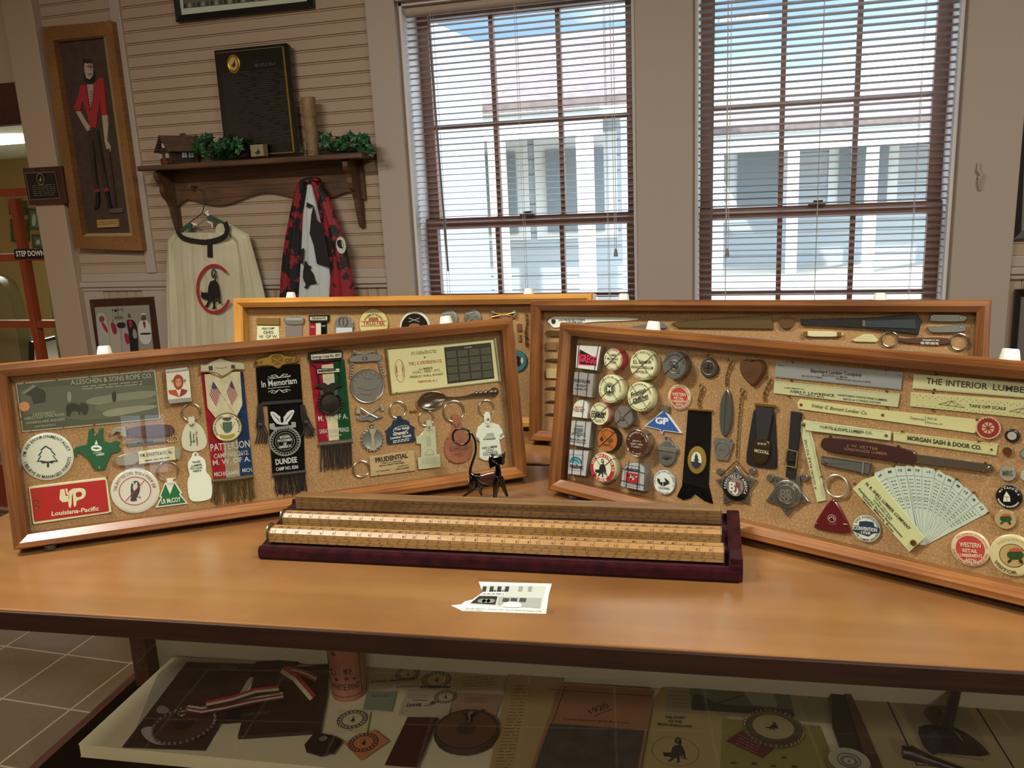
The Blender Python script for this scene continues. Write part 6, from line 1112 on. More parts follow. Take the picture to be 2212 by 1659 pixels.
it = button(FR, '7', 1325, 1015, 210, 'large cream visitor button with a green picture, bottom right corner', [(1, '#cfc794'), (.56, '#3a331c'), (.53, '#b59c66')], group=G_R); frog(1345, 1010, 1.9)(it); it.arc('', 'CONVENTION', 1325, 1015, 155, 22, -60, 60, it.zt, P('#b98a6a', .5)); it.arc('', 'VISITOR', 1325, 1015, 182, 34, -120 , -200, it.zt, P('#3a3420', .5), True, .02); it.build()
sm_button('6', 1705, 712, 34, 'small grey stud cut off at the right edge, upper', [(1, '#5d6158'), (.8, '#7e827a')]); sm_button('6', 1712, 855, 40, 'pale grey stud cut off at the right edge, lower', [(1, '#8c8f80'), (.85, '#a8ab9b')])

# ================================================================ rear left case (view a)
G_B = 'badges in the rear left case'
def br(surf, v, c, name, label, cat_='badge', group=G_B): return Item(surf, v, c, name, label, cat_, group)
it = br(BL, 'a', (235, 270), 'ohio_ribbon', 'cream Ohio head camp ribbon under a brass bar, left end of rear left case'); it.prism('pin_bar', [(160, 198), (308, 200), (308, 245), (160, 243)], 0, .004, P('#a8864a', .35, .6), bev=.0008); it.prism('ribbon', [(166, 250), (305, 252), (312, 420), (162, 420)], 0, .002, P('#d3d3ac', .5)); it.text('ribbon', 'HEAD CAMP', 198, 275, 278, 273, 13, .002, INK, .02); it.text('ribbon', 'OHIO', 207, 304, 272, 303, 20, .002, INK, .02); it.text('ribbon', 'W. OF W.', 178, 330, 298, 329, 18, .002, INK, .01); it.build()
it = br(BL, 'a', (403, 260), 'grey_ribbon', 'grey ribbon badge under a pewter bar, second in the rear left case'); it.prism('pin_bar', smooth([(342, 192), (465, 190), (468, 235), (440, 245), (365, 245), (335, 225)], True, 1), 0, .004, PEWTER, bev=.0008); it.flat('pin_bar', [(350, 198), (458, 198), (456, 215), (352, 215)], .0043, P('#c5c9cc', .25, .5)); it.prism('ribbon', [(352, 240), (455, 240), (458, 400), (350, 400)], 0, .002, P('#77706c', .5)); it.build()
it = br(BL, 'a', (563, 260), 'tricolour_ribbon', 'red white and black ribbon under a dark name bar, third in rear left case'); it.prism('pin_bar', [(497, 183), (630, 180), (628, 222), (612, 230), (512, 230), (498, 222)], 0, .004, DK, bev=.0008); it.flat('pin_bar', [(506, 192), (618, 190), (618, 214), (508, 215)], .0043, P('#b9b89c', .4)); it.text('pin_bar', 'DELEGATE', 520, 208, 608, 207, 12, .0045, INK, .02); it.prism('ribbon', [(503, 230), (545, 230), (545, 400), (505, 400)], 0, .002, RIB['crimson']); it.prism('ribbon', [(545, 230), (578, 230), (578, 400), (545, 400)], 0, .002, P('#c9c5a8', .5)); it.prism('ribbon', [(578, 230), (613, 230), (613, 400), (578, 400)], 0, .002, RIB['black']); it.text('ribbon', 'DEL', 510, 262, 540, 262, 10, .0022, SLV); it.text('ribbon', 'CAMP', 582, 256, 608, 256, 10, .0022, SLV); it.build()
it = br(BL, 'a', (722, 240), 'silver_shield_badge', 'ornate silver shield badge, fourth in the rear left case'); it.prism('', smooth([(670, 240), (665, 225), (690, 190), (722, 180), (755, 190), (785, 225), (785, 240), (790, 262), (780, 270), (790, 380), (662, 380), (672, 270), (662, 262)], True, 1), 0, .004, PEWTER, bev=.001); it.flat('', [(675, 262), (780, 262), (782, 380), (675, 380)], .0043, P('#b9c6cc', .4)); it.ring('', 722, 225, 28, 3, .004, P('#4a4a46', .4, .6)); it.stroke('', [(722, 190), (722, 250)], 5, .0044, P('#4a4a46', .4, .6)); it.build()
it = button(BL, 'a', 918, 240, 96, 'oval cream trustee button with red lettering in the rear left case', [(1, '#8f7b3e'), (.95, '#cdbf80')], group=G_B); z = it.zt; it.text('', 'TRUSTEE', 848, 245, 988, 243, 24, z, P('#a83a22', .5), .02); it.stroke('', [(835, 222), (1003, 220)], 3, z, P('#5a4a24', .5)); it.stroke('', [(835, 252), (1003, 250)], 3, z, P('#5a4a24', .5)); it.arc('', 'WOODMEN OF THE WORLD', 918, 248, 60, 12, -62, 62, z, INK, False, .02); it.flat('', [(888, 196), (945, 194), (950, 216), (885, 218)], z, P('#8a5a2e', .5)); it.build()
it = button(BL, 'a', 1183, 262, 100, 'white rimmed black button with a small brown picture in the rear left case', [(1, '#c9c8b8'), (.86, '#151310')], group=G_B); it.flat('', smooth([(1150, 235), (1215, 235), (1220, 270), (1140, 270)]), it.zt, P('#7d5a3c', .5)); it.stroke('', [(1145, 200), (1215, 225)], 4, it.zt + .0002, P('#a89878', .5)); it.stroke('', [(1215, 200), (1145, 225)], 4, it.zt + .0002, P('#a89878', .5)); it.build()
for i, (x, y, l_, mt_) in enumerate(((1405, 205, 'silver openwork medal behind the rubber foot in the rear left case', PEWTER), (1557, 202, 'dark round medal with crossed axes in the rear left case', PW))):
    it = br(BL, 'a', (x, y), 'round_medal', l_, 'medal'); c = it.p(x, y, .003); k = it.L(x, y, 112) / 2; m = it.mb(''); m.lathe([(k, 0), (k, .003), (k * .8, .004), (0, .0035)], mt_, c, 24); m.ring(c, k * .6, .0008, .004, mt_, 24); it.stroke('', [(x - 30, y - 30), (x + 30, y + 20)], 6, .0048, P('#a09a86', .4, .6)); it.stroke('', [(x + 30, y - 30), (x - 30, y + 20)], 6, .0048, P('#a09a86', .4, .6)); it.build()
it = br(BL, 'a', (1760, 180), 'axe_bar_pin', 'brass bar pin of two crossed axes near the right end of the rear left case', 'pin'); it.tube('', [(1680, 165), (1760, 185), (1830, 165)], 7, .004, BRASS); it.tube('', [(1680, 195), (1760, 180), (1835, 195)], 7, .004, BRASS); it.prism('', [(1678, 150), (1700, 155), (1698, 180), (1675, 178)], 0, .005, PEWTER); it.prism('', [(1815, 150), (1838, 150), (1840, 185), (1822, 185)], 0, .005, PEWTER); it.prism('', smooth([(1730, 178), (1790, 175), (1800, 198), (1725, 200)]), 0, .005, PEWTER); it.build()
for q, l_, co in (([(1842, 238), (1872, 238), (1876, 285), (1845, 288)], 'small brown leather tag, upper one beside the front left frame edge', '#6a3c28'), ([(1850, 308), (1866, 308), (1870, 352), (1850, 352)], 'small copper coloured tag, lower one beside the front left frame edge', '#8c5a34')):
    it = br(BL, 'a', q[0], 'small_tag', l_, 'tag'); it.prism('', q, 0, .003, P(co, .5), bev=.0005); it.build()
it = button(BL, 'a', 1840, 480, 70, 'teal portrait button showing between the two left frames', [(1, '#2c5b60'), (.9, '#3b757a'), (.5, '#1a1c1c')], group=G_B); it.flat('', smooth([(1868, 455), (1882, 455), (1888, 480), (1876, 500), (1866, 485)]), it.zt + .0002, P('#bdb8a4', .5)); it.build()
it = br(BL, 'a', (1908, 250), 'chain_pin', 'dark brass chain pin hanging beside the rear right frame', 'pin'); chain_(it, [(1905, 160), (1912, 230), (1900, 300), (1908, 400)], 16, '', 10, 6); it.build()

# ================================================================ rear right case (view b)
G_C = 'letter openers and knives in the rear right case'
it = Item(BR, 'b', (400, 150), 'letter_opener', 'white letter opener with a black animal head logo, top left of rear right case', 'letter opener', G_C)
it.prism('', smooth([(168, 155), (195, 135), (215, 132), (345, 136), (580, 138), (578, 152), (345, 158), (215, 185), (195, 182), (185, 168)], True, 1), 0, .002, WHITE, bev=.0004); it.flat('', smooth([(188, 145), (208, 145), (210, 165), (192, 168)]), .0023, INK); it.text('', 'LOW PRICED SELF-STORING', 224, 153, 342, 152, 8, .0022, INK, .02); it.text('', '& STORM SASH', 255, 163, 330, 162, 8, .0022, INK, .02); it.build()
def plain(c, label, pts, mt, name='letter_opener', cat_='letter opener', t=.004, parts=(), bv=.001, surf=BR, v='b'):
    it = Item(surf, v, c, name, label, cat_, G_C); it.prism('body' if parts else '', pts, 0, t, mt, bev=bv)
    for nm, p, z0, z1, m_ in parts: it.prism(nm, p, z0, z1, m_, bev=.0004)
    it.build()
BB = P('#6f5b3a', .35, .7)
plain((640, 175), 'dark bronze letter opener tip behind the front frame, right of the rubber foot', smooth([(480, 195), (590, 170), (680, 158), (710, 170), (712, 190), (650, 185), (560, 200)]), PW)
plain((950, 155), 'long bronze letter opener with a round medallion at its right end', [(728, 165), (760, 155), (1185, 125), (1192, 190), (760, 185)], BB, parts=[('medallion', smooth([(1215, 155), (1225, 130), (1250, 125), (1285, 140), (1285, 180), (1250, 190), (1222, 182)]), 0, .005, P('#6b4a34', .4, .6))])
plain((1580, 170), 'black sheath shaped opener with a silver clip in the rear right case', [(1315, 145), (1600, 140), (1840, 122), (1860, 155), (1845, 215), (1600, 185), (1315, 170)], P('#0e1114', .35, coat=.3), 'black_sheath', 'letter opener', .006, [('blade_cover', [(1600, 152), (1830, 145), (1835, 188), (1605, 180)], .006, .008, P('#2a3336', .35)), ('clip', [(1592, 150), (1606, 150), (1606, 178), (1592, 176)], .006, .009, STEEL)])
plain((1410, 212), 'white pocket knife with brass ends under the black sheath', smooth([(1318, 205), (1340, 198), (1490, 202), (1510, 215), (1490, 226), (1335, 225)], True, 1), P('#cfc9a4', .4), 'pocket_knife', 'knife', .005, [('bolster', [(1325, 202), (1345, 199), (1345, 224), (1325, 222)], .004, .006, BRASS), ('bolster#2', [(1478, 202), (1498, 206), (1498, 222), (1478, 225)], .004, .006, BRASS)])
plain((1978, 142), 'steel pocket knife, upper of the pair at the right of the rear right case', smooth([(1893, 150), (1898, 125), (1920, 122), (2060, 124), (2066, 150), (2040, 158), (1905, 156)], True, 1), P('#85867f', .3, .7), 'pocket_knife', 'knife', .005, [('screw', smooth([(1900, 130), (1912, 130), (1912, 140), (1900, 140)]), .005, .006, STEEL), ('screw#2', smooth([(2030, 134), (2042, 134), (2042, 144), (2030, 144)]), .005, .006, STEEL)])
plain((1978, 188), 'steel pocket knife with its blade tip open, lower of the pair', smooth([(1878, 180), (1905, 178), (1940, 178), (2050, 168), (2062, 180), (2055, 205), (1905, 208), (1895, 200)], True, 1), P('#85867f', .3, .7), 'pocket_knife', 'knife', .005, [('screw', smooth([(2030, 176), (2044, 176), (2044, 188), (2030, 188)]), .005, .006, STEEL)])
it = Item(BR, 'b', (1890, 240), 'leather_key_case', 'brown leather double strap with a ring at each end, bottom right of rear right case', 'key case', G_C); it.prism('strap', smooth([(1745, 228), (1800, 232), (1835, 228), (1975, 228), (1990, 240), (1980, 262), (1830, 256), (1760, 250)], True, 1), 0, .004, P('#4a2a1c', .5), bev=.001); it.ring('split_ring', 1715, 235, 34, 4, .003, STEEL); it.ring('split_ring#2', 2028, 247, 36, 4, .003, STEEL); it.text('strap', 'THE ELDER CO. INC.', 1862, 242, 1940, 243, 6, .004, WHITE, .02); it.lines('strap', 1855, 249, 1940, 252, 2, 6, .004, WHITE, 3); it.build()
plain((1600, 232), 'pale celluloid triangle tag with print, just above the front right frame', [(1545, 240), (1600, 212), (1640, 215), (1665, 240), (1655, 250), (1560, 248)], P('#c4c08c', .5), 'celluloid_tag', 'tag', .003)
for i, (q, l_, m_) in enumerate((([(165, 200), (185, 195), (235, 198), (235, 222), (180, 222)], 'bronze knife end, uppermost in the left column of the rear right case', BB), ([(165, 250), (215, 248), (215, 285), (165, 284)], 'square brown and cream gauge, second in the left column of rear right case', P('#7b5a38', .5)), ([(163, 328), (190, 322), (225, 324), (225, 338), (188, 335)], 'pointed bronze blade tip, above the cream tab in the left column', BB), ([(165, 375), (170, 368), (215, 370), (215, 412), (172, 412), (165, 405)], 'cream rounded tab in the left column of the rear right case', P('#b9a470', .5)), ([(163, 455), (190, 450), (220, 452), (220, 462)], 'thin pointed blade tip, first below the cream tab', BB), ([(165, 515), (190, 511), (220, 513), (220, 522)], 'thin pointed blade tip, second below the cream tab', BB), ([(165, 572), (190, 568), (215, 570), (215, 578)], 'thin pointed blade tip, lowest in the left column', BB))): plain(q[0], l_, q, m_, ('knife_end', 'square_gauge', 'blade_tip', 'rounded_tab', 'blade_tip', 'blade_tip', 'blade_tip')[i], ('knife', 'gauge', 'letter opener', 'tag', 'letter opener', 'letter opener', 'letter opener')[i], .004, bv=.0005)
# ================================================================ things on the window wall
def wallsurf(d): return Surf(Matrix.Translation((0, NY - d, 0)) @ Matrix.Rotation(pi / 2, 4, 'X'))
SW = wallsurf(.0065); SCB = wallsurf(.051)
def quadframe(it, part, o, i, z0, z1, z2, mt):  # rails between outer quad o and inner quad i (4 mitred rails)
    for k in range(4):
        j = (k + 1) % 4; A = [it.p(*o[k], z1), it.p(*o[j], z1), it.p(*i[j], z2), it.p(*i[k], z2)]; nm = part if k == 0 else '%s#%d' % (part, k)
        if (A[1][0] - A[0][0]) * (A[2][1] - A[0][1]) - (A[1][1] - A[0][1]) * (A[2][0] - A[0][0]) < 0: A = [A[1], A[0], A[3], A[2]]
        it.mb(nm).hexa([(*A[0], z0), (*A[1], z0), (*A[2], z0), (*A[3], z0)], [(*A[0], z1), (*A[1], z1), (*A[2], z2), (*A[3], z2)], mt)
it = Item(SW, 'w', (590, 880), 'framed_artwork', 'tall deep framed figure of a bearded man in a red shirt with an axe', 'picture')
FO = [(268, 172), (712, 135), (912, 1605), (480, 1588)]; FM = [(340, 258), (676, 224), (850, 1510), (526, 1512)]; FI = [(372, 270), (662, 240), (832, 1490), (552, 1494)]
quadframe(it, 'frame', FO, FM, 0, .045, .045, mat('art_frame_wood', '#6f4a24', .45, kind='wood', col2='#8a6236', axis='Z')); quadframe(it, 'liner', FM, FI, .01, .044, .012, P('#b39f68', .45))
z = .012; it.prism('panel', FI, 0, z, mat('art_panel', '#3a2a1e', .8, kind='noise', col2='#46342a', scale=40)); A = lambda h: P(h, .6)
for pts, co in (([(538, 480), (548, 525), (580, 535), (610, 522), (612, 480), (600, 455), (545, 450)], '#15100d'), ([(540, 395), (575, 385), (592, 412), (596, 480), (575, 508), (552, 500), (540, 450)], '#a9998a'), ([(530, 372), (582, 388), (588, 402), (530, 405)], '#1c1512'),
                ([(555, 540), (598, 540), (592, 640), (578, 700)], '#a08f80'), ([(512, 545), (548, 540), (575, 720), (600, 620), (600, 535), (640, 495), (662, 505), (680, 700), (685, 735), (648, 738), (640, 640), (612, 818), (578, 815), (545, 690), (528, 640), (512, 712), (468, 700), (480, 665), (505, 600)], '#9c2428'),
                ([(482, 712), (512, 712), (545, 770), (575, 812), (570, 835), (558, 862), (552, 830)], '#a39486'), ([(652, 738), (685, 735), (690, 800), (684, 900), (706, 940), (702, 972), (680, 950), (670, 905), (660, 820)], '#a39486'),
                ([(555, 838), (625, 830), (640, 900), (688, 1200), (660, 1205), (648, 1110), (610, 960), (605, 1020), (628, 1210), (604, 1212), (570, 980)], '#33261c'), ([(604, 1212), (630, 1208), (636, 1228), (606, 1232)], '#7c2630'), ([(660, 1203), (690, 1200), (694, 1224), (664, 1228)], '#7c2630'),
                ([(612, 1235), (630, 1232), (636, 1290), (625, 1330), (600, 1345), (612, 1290)], '#120e0c'), ([(670, 1232), (692, 1230), (702, 1300), (714, 1330), (690, 1336), (684, 1290)], '#120e0c'), ([(620, 1408), (750, 1402), (756, 1452), (624, 1458)], '#a5834a')):
    z += .0009; it.prism('figure' if co != '#a5834a' else 'name_plate', pts, .012, z, A(co))
it.stroke('figure', [(622, 840), (640, 960), (668, 1100)], 5, z + .0006, A('#120e0c')); it.stroke('figure', [(592, 905), (600, 1000), (618, 1180)], 5, z + .0006, A('#120e0c')); it.stroke('figure', [(556, 398), (562, 408)], 4, z + .001, A('#120e0c')); it.stroke('figure', [(575, 402), (585, 405)], 4, z + .001, A('#120e0c'))
it.stroke('figure', [(552, 425), (590, 422)], 4, z + .001, A('#2a1c16')); it.stroke('figure', [(558, 470), (572, 476), (588, 468)], 4, z + .001, A('#6a3a30')); it.stroke('figure', [(575, 412), (582, 440), (572, 446)], 3, z + .001, A('#5a4438'))
for i in range(7): it.stroke('figure', [(572, 580 + i * 18), (586, 584 + i * 18)], 3, z + .001, A('#4a3a30'))
it.tube('axe_handle', [(693, 950), (712, 1080), (742, 1330)], 4, .02, A('#2a1a12')); it.prism('axe_head', [(698, 1336), (782, 1330), (790, 1355), (768, 1362), (698, 1362)], .012, .022, P('#6a6157', .4, .6)); it.lines('name_plate', 632, 1422, 745, 1417, 2, 14, z, INK, 3); it.build()
it = Item(SCB, 'w', (280, 1185), 'wall_plaque', 'small dark wooden plaque with engraved black plate beside the tall framed figure', 'plaque')
it.prism('board', [(142, 1078), (388, 1062), (424, 1302), (184, 1312)], 0, .018, MAHOG, bev=.003); it.prism('plate', [(160, 1108), (350, 1100), (384, 1268), (192, 1280)], .018, .020, P('#131110', .3)); it.stroke('plate', [(160, 1108), (350, 1100), (384, 1268), (192, 1280)], 4, .0203, P('#7f7360', .4, .5), True)
c = it.p(258, 1146, .0205); k = it.L(258, 1146, 46) / 2; it.mb('plate').stroke([(c[0] + k * cos(a * pi / 12), c[1] + k * 1.2 * sin(a * pi / 12)) for a in range(24)], k * .15, .0206, P('#8f8466', .4, .4), True); cat(it, 'plate', 248, 1130, 268, 1165, .0207, P('#8f8466', .4)); it.lines('plate', 205, 1188, 350, 1180, 6, 13, .0203, P('#6b6450', .5), 3, 2); it.build()
it = Item(SW, 'y', (770, -20), 'framed_photograph', 'black framed old photograph with white mat, cut off by the top edge above the shelf', 'picture')
quadframe(it, 'frame', [(262, -140), (1262, -240), (1280, 50), (300, 158)], [(300, -110), (1238, -205), (1238, 8), (330, 108)], 0, .022, .018, P('#0e0f0e', .3)); it.flat('mat', [(300, -110), (1238, -205), (1240, 10), (330, 110)], .008, P('#c4cdb9', .6)); it.flat('photo', [(345, -80), (1190, -165), (1195, -20), (352, 62)], .0085, P('#5d6152', .6))
for i in range(26): x = 352 + i * 32; it.flat('photo', smooth([(x, 60 - (x - 352) * .1), (x + 5, 20 - (x - 352) * .1), (x + 18, 22 - (x - 352) * .1), (x + 28, 55 - (x - 352) * .1)]), .0088 + .00005 * (i % 3), P(('#2b2e26', '#8f9482', '#40443a')[i % 3], .6))
it.build()

# wooden wall shelf with scalloped back board
SD = .15
def wp(px, py, y): r = ray(px, py); t = (y - CAM.y) / r.y; return CAM + r * t
xL, xR = wp(294, 360, NY - SD).x, wp(817, 350, NY).x; ztop = wp(762, 330, NY - SD).z
root = empty('wall_shelf', Matrix.Translation((0, 0, 0)))
m = MB(); m.box(xL, NY - SD, ztop - .022, xR, NY - .007, ztop, WALNUT); bevel(m.build('shelf_board', root), .006, 3)
m = MB(); bx0, bx1 = xL + .07, xR - .06; zt = ztop - .022; n = 40; up = [(bx0 + (bx1 - bx0) * i / n) for i in range(n + 1)]
def scal(t): return .150 - .030 * cos(2 * pi * t * 2) + (.03 if False else 0)
pts = [(x, zt) for x in up] + [(x, zt - (.135 + .022 * -cos(4 * pi * ((x - bx0) / (bx1 - bx0))) + .05 * max(0, abs((x - bx0) / (bx1 - bx0) - .5) - .42) * 12)) for x in reversed(up)]
k = len(pts); m.add([(x, NY - .026, z_) for x, z_ in pts] + [(x, NY - .008, z_) for x, z_ in pts], [(i, i + 1, k - 2 - i, k - 1 - i) for i in range(n)] + [(i, (i + 1) % k, (i + 1) % k + k, i + k)[::-1] for i in range(k)], WALNUT); m.build('back_board', root)
for bx in (xL + .075, xR - .085):
    m = MB(); pr = smooth([(NY - .008, zt), (NY - .13, zt), (NY - .13, zt - .035), (NY - .10, zt - .06), (NY - .105, zt - .10), (NY - .06, zt - .14), (NY - .05, zt - .20), (NY - .03, zt - .27), (NY - .008, zt - .275)], True, 1); k = len(pr)
    m.add([(bx - .011, a, b) for a, b in pr] + [(bx + .011, a, b) for a, b in pr], [tuple(range(k)), tuple(range(2 * k - 1, k - 1, -1))] + [(i, i + k, (i + 1) % k + k, (i + 1) % k) for i in range(k)], WALNUT); m.build('bracket', root)
pegs = {}
for nm, (px, py) in (('a', (422, 405)), ('b', (664, 392))):
    q = wp(px, py, NY - .03); pegs[nm] = q; m = MB(); m.tube([(q.x, NY - .026, q.z), (q.x, NY - .05, q.z + .003), (q.x, NY - .07, q.z + .008)], [.006, .005, .009], WALNUT, 10); m.build('peg', root)
tag(root, 'dark wooden wall shelf with scalloped back board and two brackets, left of the windows', 'shelf')
S_SH = {d: wallsurf(d) for d in (.03, .06, .075, .09, .11)}
SB = ztop
it = Item(S_SH[.06], 'y', (870, 720), 'award_plaque', 'large black engraved plaque with a gold seal leaning on the wall shelf', 'plaque')
B0 = [(570, 362), (1085, 308), (1104, 325), (1182, 1102), (655, 1140)]
it.prism('board', B0, -.02, 0, P('#0c0c0b', .25, coat=.5), bev=.002); it.prism('edge_strip', [(1058, 334), (1070, 333), (1150, 1088), (1138, 1090)], 0, .001, P('#a5963a', .25, .8)); it.flat('board', [(585, 385), (1055, 336), (1136, 1085), (665, 1115)], .0004, P('#10120f', .2, coat=.6))
for q, w_ in (([(585, 382), (1058, 333)], 3), ([(1140, 1090), (880, 1105)], 5)): it.stroke('board', q, w_, .0008, P('#8a7f4a', .4, .5))
c = it.p(712, 458, .001); k = it.L(712, 458, 92) / 2; m = it.mb('seal'); m.lathe([(k, 0), (k, .002), (k * .85, .003), (k * .8, .0022), (0, .0022)], GOLD, c, 32, 1, 1.2); m.disc(c, k * .66, .0026, P('#bfa357', .4), 28, 1.25); cat(it, 'seal', 695, 425, 730, 490, .0029, INK)
it.lines('board', 860, 462, 1012, 450, 2, 12, .0008, P('#4c4f43', .5), 4); it.lines('board', 625, 530, 1075, 490, 36, 15, .0006, P('#2d2f27', .5), 3, 1.6, 3); it.build()
# log house ornament
q = wp(*vp('y', 310, 1165), NY - .10); HX = q.x
root = empty('log_house_ornament', Matrix.Translation((HX, NY - .085, SB)) @ Matrix.Rotation(radians(66), 4, 'Z')); root.scale = (.88,) * 3
LG_ = mat('ornament_logs', '#35271c', .7, kind='noise', col2='#4a3828', scale=60); RF = mat('ornament_roof', '#4d3a2a', .7, kind='noise', col2='#5f4935', scale=50)
m = MB()
for s, (x0, x1, y) in enumerate(((-.07, .07, -.04), (-.07, .07, .04))):
    for i in range(6): m.tube([(x0, y, .006 + .0115 * i), (x1, y, .006 + .0115 * i)], .0064, LG_, 8)
for x in (-.065, .065):
    for i in range(6): m.tube([(x, -.05, .010 + .0115 * i), (x, .05, .010 + .0115 * i)], .0064, LG_, 8)
    m.add([(x, -.045, .072), (x, .045, .072), (x, 0, .118)], [(0, 1, 2)], LG_)
m.box(-.06, -.036, 0, .06, .036, .07, LG_); m.build('walls', root)
m = MB()
for s in (-1, 1):
    for i in range(5): y0, z0 = s * (.066 - i * .0135), .056 + i * .0145; y1, z1 = s * (.066 - (i + 1.15) * .0135), .056 + (i + 1.15) * .0145; m.hexa([(-.09, y0, z0), (.09, y0, z0), (.09, y1, z1 - .003), (-.09, y1, z1 - .003)], [(-.09, y0, z0 + .006), (.09, y0, z0 + .006), (.09, y1, z1 + .003), (-.09, y1, z1 + .003)], RF)
m.tube([(-.092, 0, .127), (.092, 0, .127)], .006, RF, 8); m.build('roof', root)
m = MB(); m.box(.03, .0, .11, .05, .02, .145, P('#51443a', .7)); m.build('chimney', root)
m = MB(); m.box(-.078, -.012, 0, -.070, .014, .046, P('#7c2c22', .6)); m.build('door', root)
for x in (0, .035): m = MB(); m.box(x - .010, -.0525, .028, x + .012, -.047, .052, P('#a5adab', .4)); m.box(x, -.0532, .028, x + .002, -.0525, .052, INK); m.box(x - .010, -.0532, .039, x + .012, -.0525, .041, INK); m.build('window', root)
for y in (-.034, .024): m = MB(); m.box(-.078, y, .028, -.070, y + .016, .050, P('#a5adab', .4)); m.build('window', root)
m = MB(); m.box(-.0735, -.012, .076, -.071, .014, .098, P('#b9bcb5', .4)); m.build('gable_window', root)
tag(root, 'brown miniature log house with a red door at the left end of the wall shelf', 'ornament')
# ivy
LEAFM = [mat('ivy_leaf_%d' % i, c, .45, kind='noise', col2=c2, scale=35) for i, (c, c2) in enumerate((('#12381c', '#1f4d26'), ('#1a4c28', '#2c6638')))]
LEAF = [(0, 0), (.35, -.12), (.55, .12), (.38, .22), (.7, .62), (.28, .5), (.0, 1.05), (-.28, .5), (-.7, .62), (-.38, .22), (-.55, .12), (-.35, -.12)]
def ivy(box, n, label, seed, hang=()):
    random.seed(seed); c = wp(*vp('y', (box[0] + box[2]) / 2, box[3]), NY - .09); root = empty('ivy_sprig', Matrix.Translation((c.x, NY - .09, SB))); stems = MB(); stem = []
    for i in range(n):
        px = random.uniform(box[0], box[2]); py = random.uniform(box[1], box[3]); y = NY - random.uniform(.05, .16); q = wp(*vp('y', px, py), y); q.z = max(q.z, SB + .008); stem.append(q)
    for px, py in hang: q = wp(*vp('y', px, py), NY - .14); stem.append(q)
    leaves = MB()
    for i, q in enumerate(stem):
        s = random.uniform(.022, .034); M = Matrix.Rotation(random.uniform(-1.6, 1.6), 4, 'Y') @ Matrix.Rotation(random.uniform(-.9, .5), 4, 'X') @ Matrix.Rotation(random.uniform(-.7, .7), 4, 'Z')
        M = Matrix.Translation(q - root.matrix_world.translation) @ M; vs = [M @ Vector((a * s, -.012 * (1 - abs(a)) * .3, b * s)) for a, b in LEAF] + [M @ Vector((0, .004, .45 * s))]
        leaves.add(vs, [(j, (j + 1) % 12, 12) for j in range(12)], LEAFM[i % 2]); a = q - root.matrix_world.translation; stems.tube([a, a * .6 + Vector((0, .01, -.003)), Vector((a.x * .25, 0, .006))], .0012, LEAFM[0], 5)
    o = leaves.build('leaves', root); o['kind'] = 'stuff'; sd_ = o.modifiers.new('thick', 'SOLIDIFY'); sd_.thickness = .0008; stems.build('stems', root); tag(root, label, 'plant', 'ivy sprigs on the wall shelf')
ivy((440, 990, 760, 1120), 62, 'green ivy sprig between the miniature log house and the black plaque', 3, [(735, 1040), (540, 1000)]); ivy((1350, 985, 1690, 1070), 56, 'green ivy sprig at the right end of the wall shelf, trailing over its edge', 5, [(1640, 1090), (1690, 1100), (1720, 1105), (1655, 1010), (1210, 1075)]); random.seed(7)
# cube with cat, wooden tube
it = Item(S_SH[.11], 'y', (878, 1075), 'small_cube', 'little cream cube with a black cat at the foot of the black plaque', 'ornament'); it.prism('', [(828, 1040), (920, 1032), (928, 1118), (836, 1126)], -.035, 0, P('#8f8462', .5), bev=.002); cat(it, '', 862, 1062, 906, 1112, .0004, INK); it.build()
a = wp(*vp('y', 1282, 1092), NY - .085); b_ = wp(*vp('y', 1250, 697), NY - .085); R = .026 * 1.0; WB = mat('birch_bark', '#6e5638', .6, kind='noise', col2='#8c7250', scale=28)
root = empty('wooden_tube', Matrix.Translation((a.x, NY - .085, SB))); root.rotation_euler = (0, 0, 0); Ht = b_.z - SB
m = MB(); m.lathe([(.0, 0), (.0270, 0), (.0285, .01), (.0262, .03), (.0265, Ht * .67), (0, Ht * .67)], WB, (0, 0), 28); m.build('body', root)
m = MB(); m.lathe([(.0275, Ht * .672), (.0285, Ht * .70), (.0285, Ht * .985), (.0275, Ht), (0, Ht)], mat('birch_cap', '#8a6c48', .55, kind='noise', col2='#7c6040', scale=30), (0, 0), 28); m.build('cap', root)
m = MB()
for i in range(8):
    zc = Ht * .60 - i * .0135; m.add([(-.0279 * cos(q_), -.0279 * sin(q_), zc + h_) for h_ in (0, .008) for q_ in (.30, .62)], [(0, 1, 3, 2)], P('#3a2c1c', .6))
m.build('dark_marks', root); tag(root, 'tall bark covered wooden tube with a cap, right of the black plaque on the shelf', 'container')

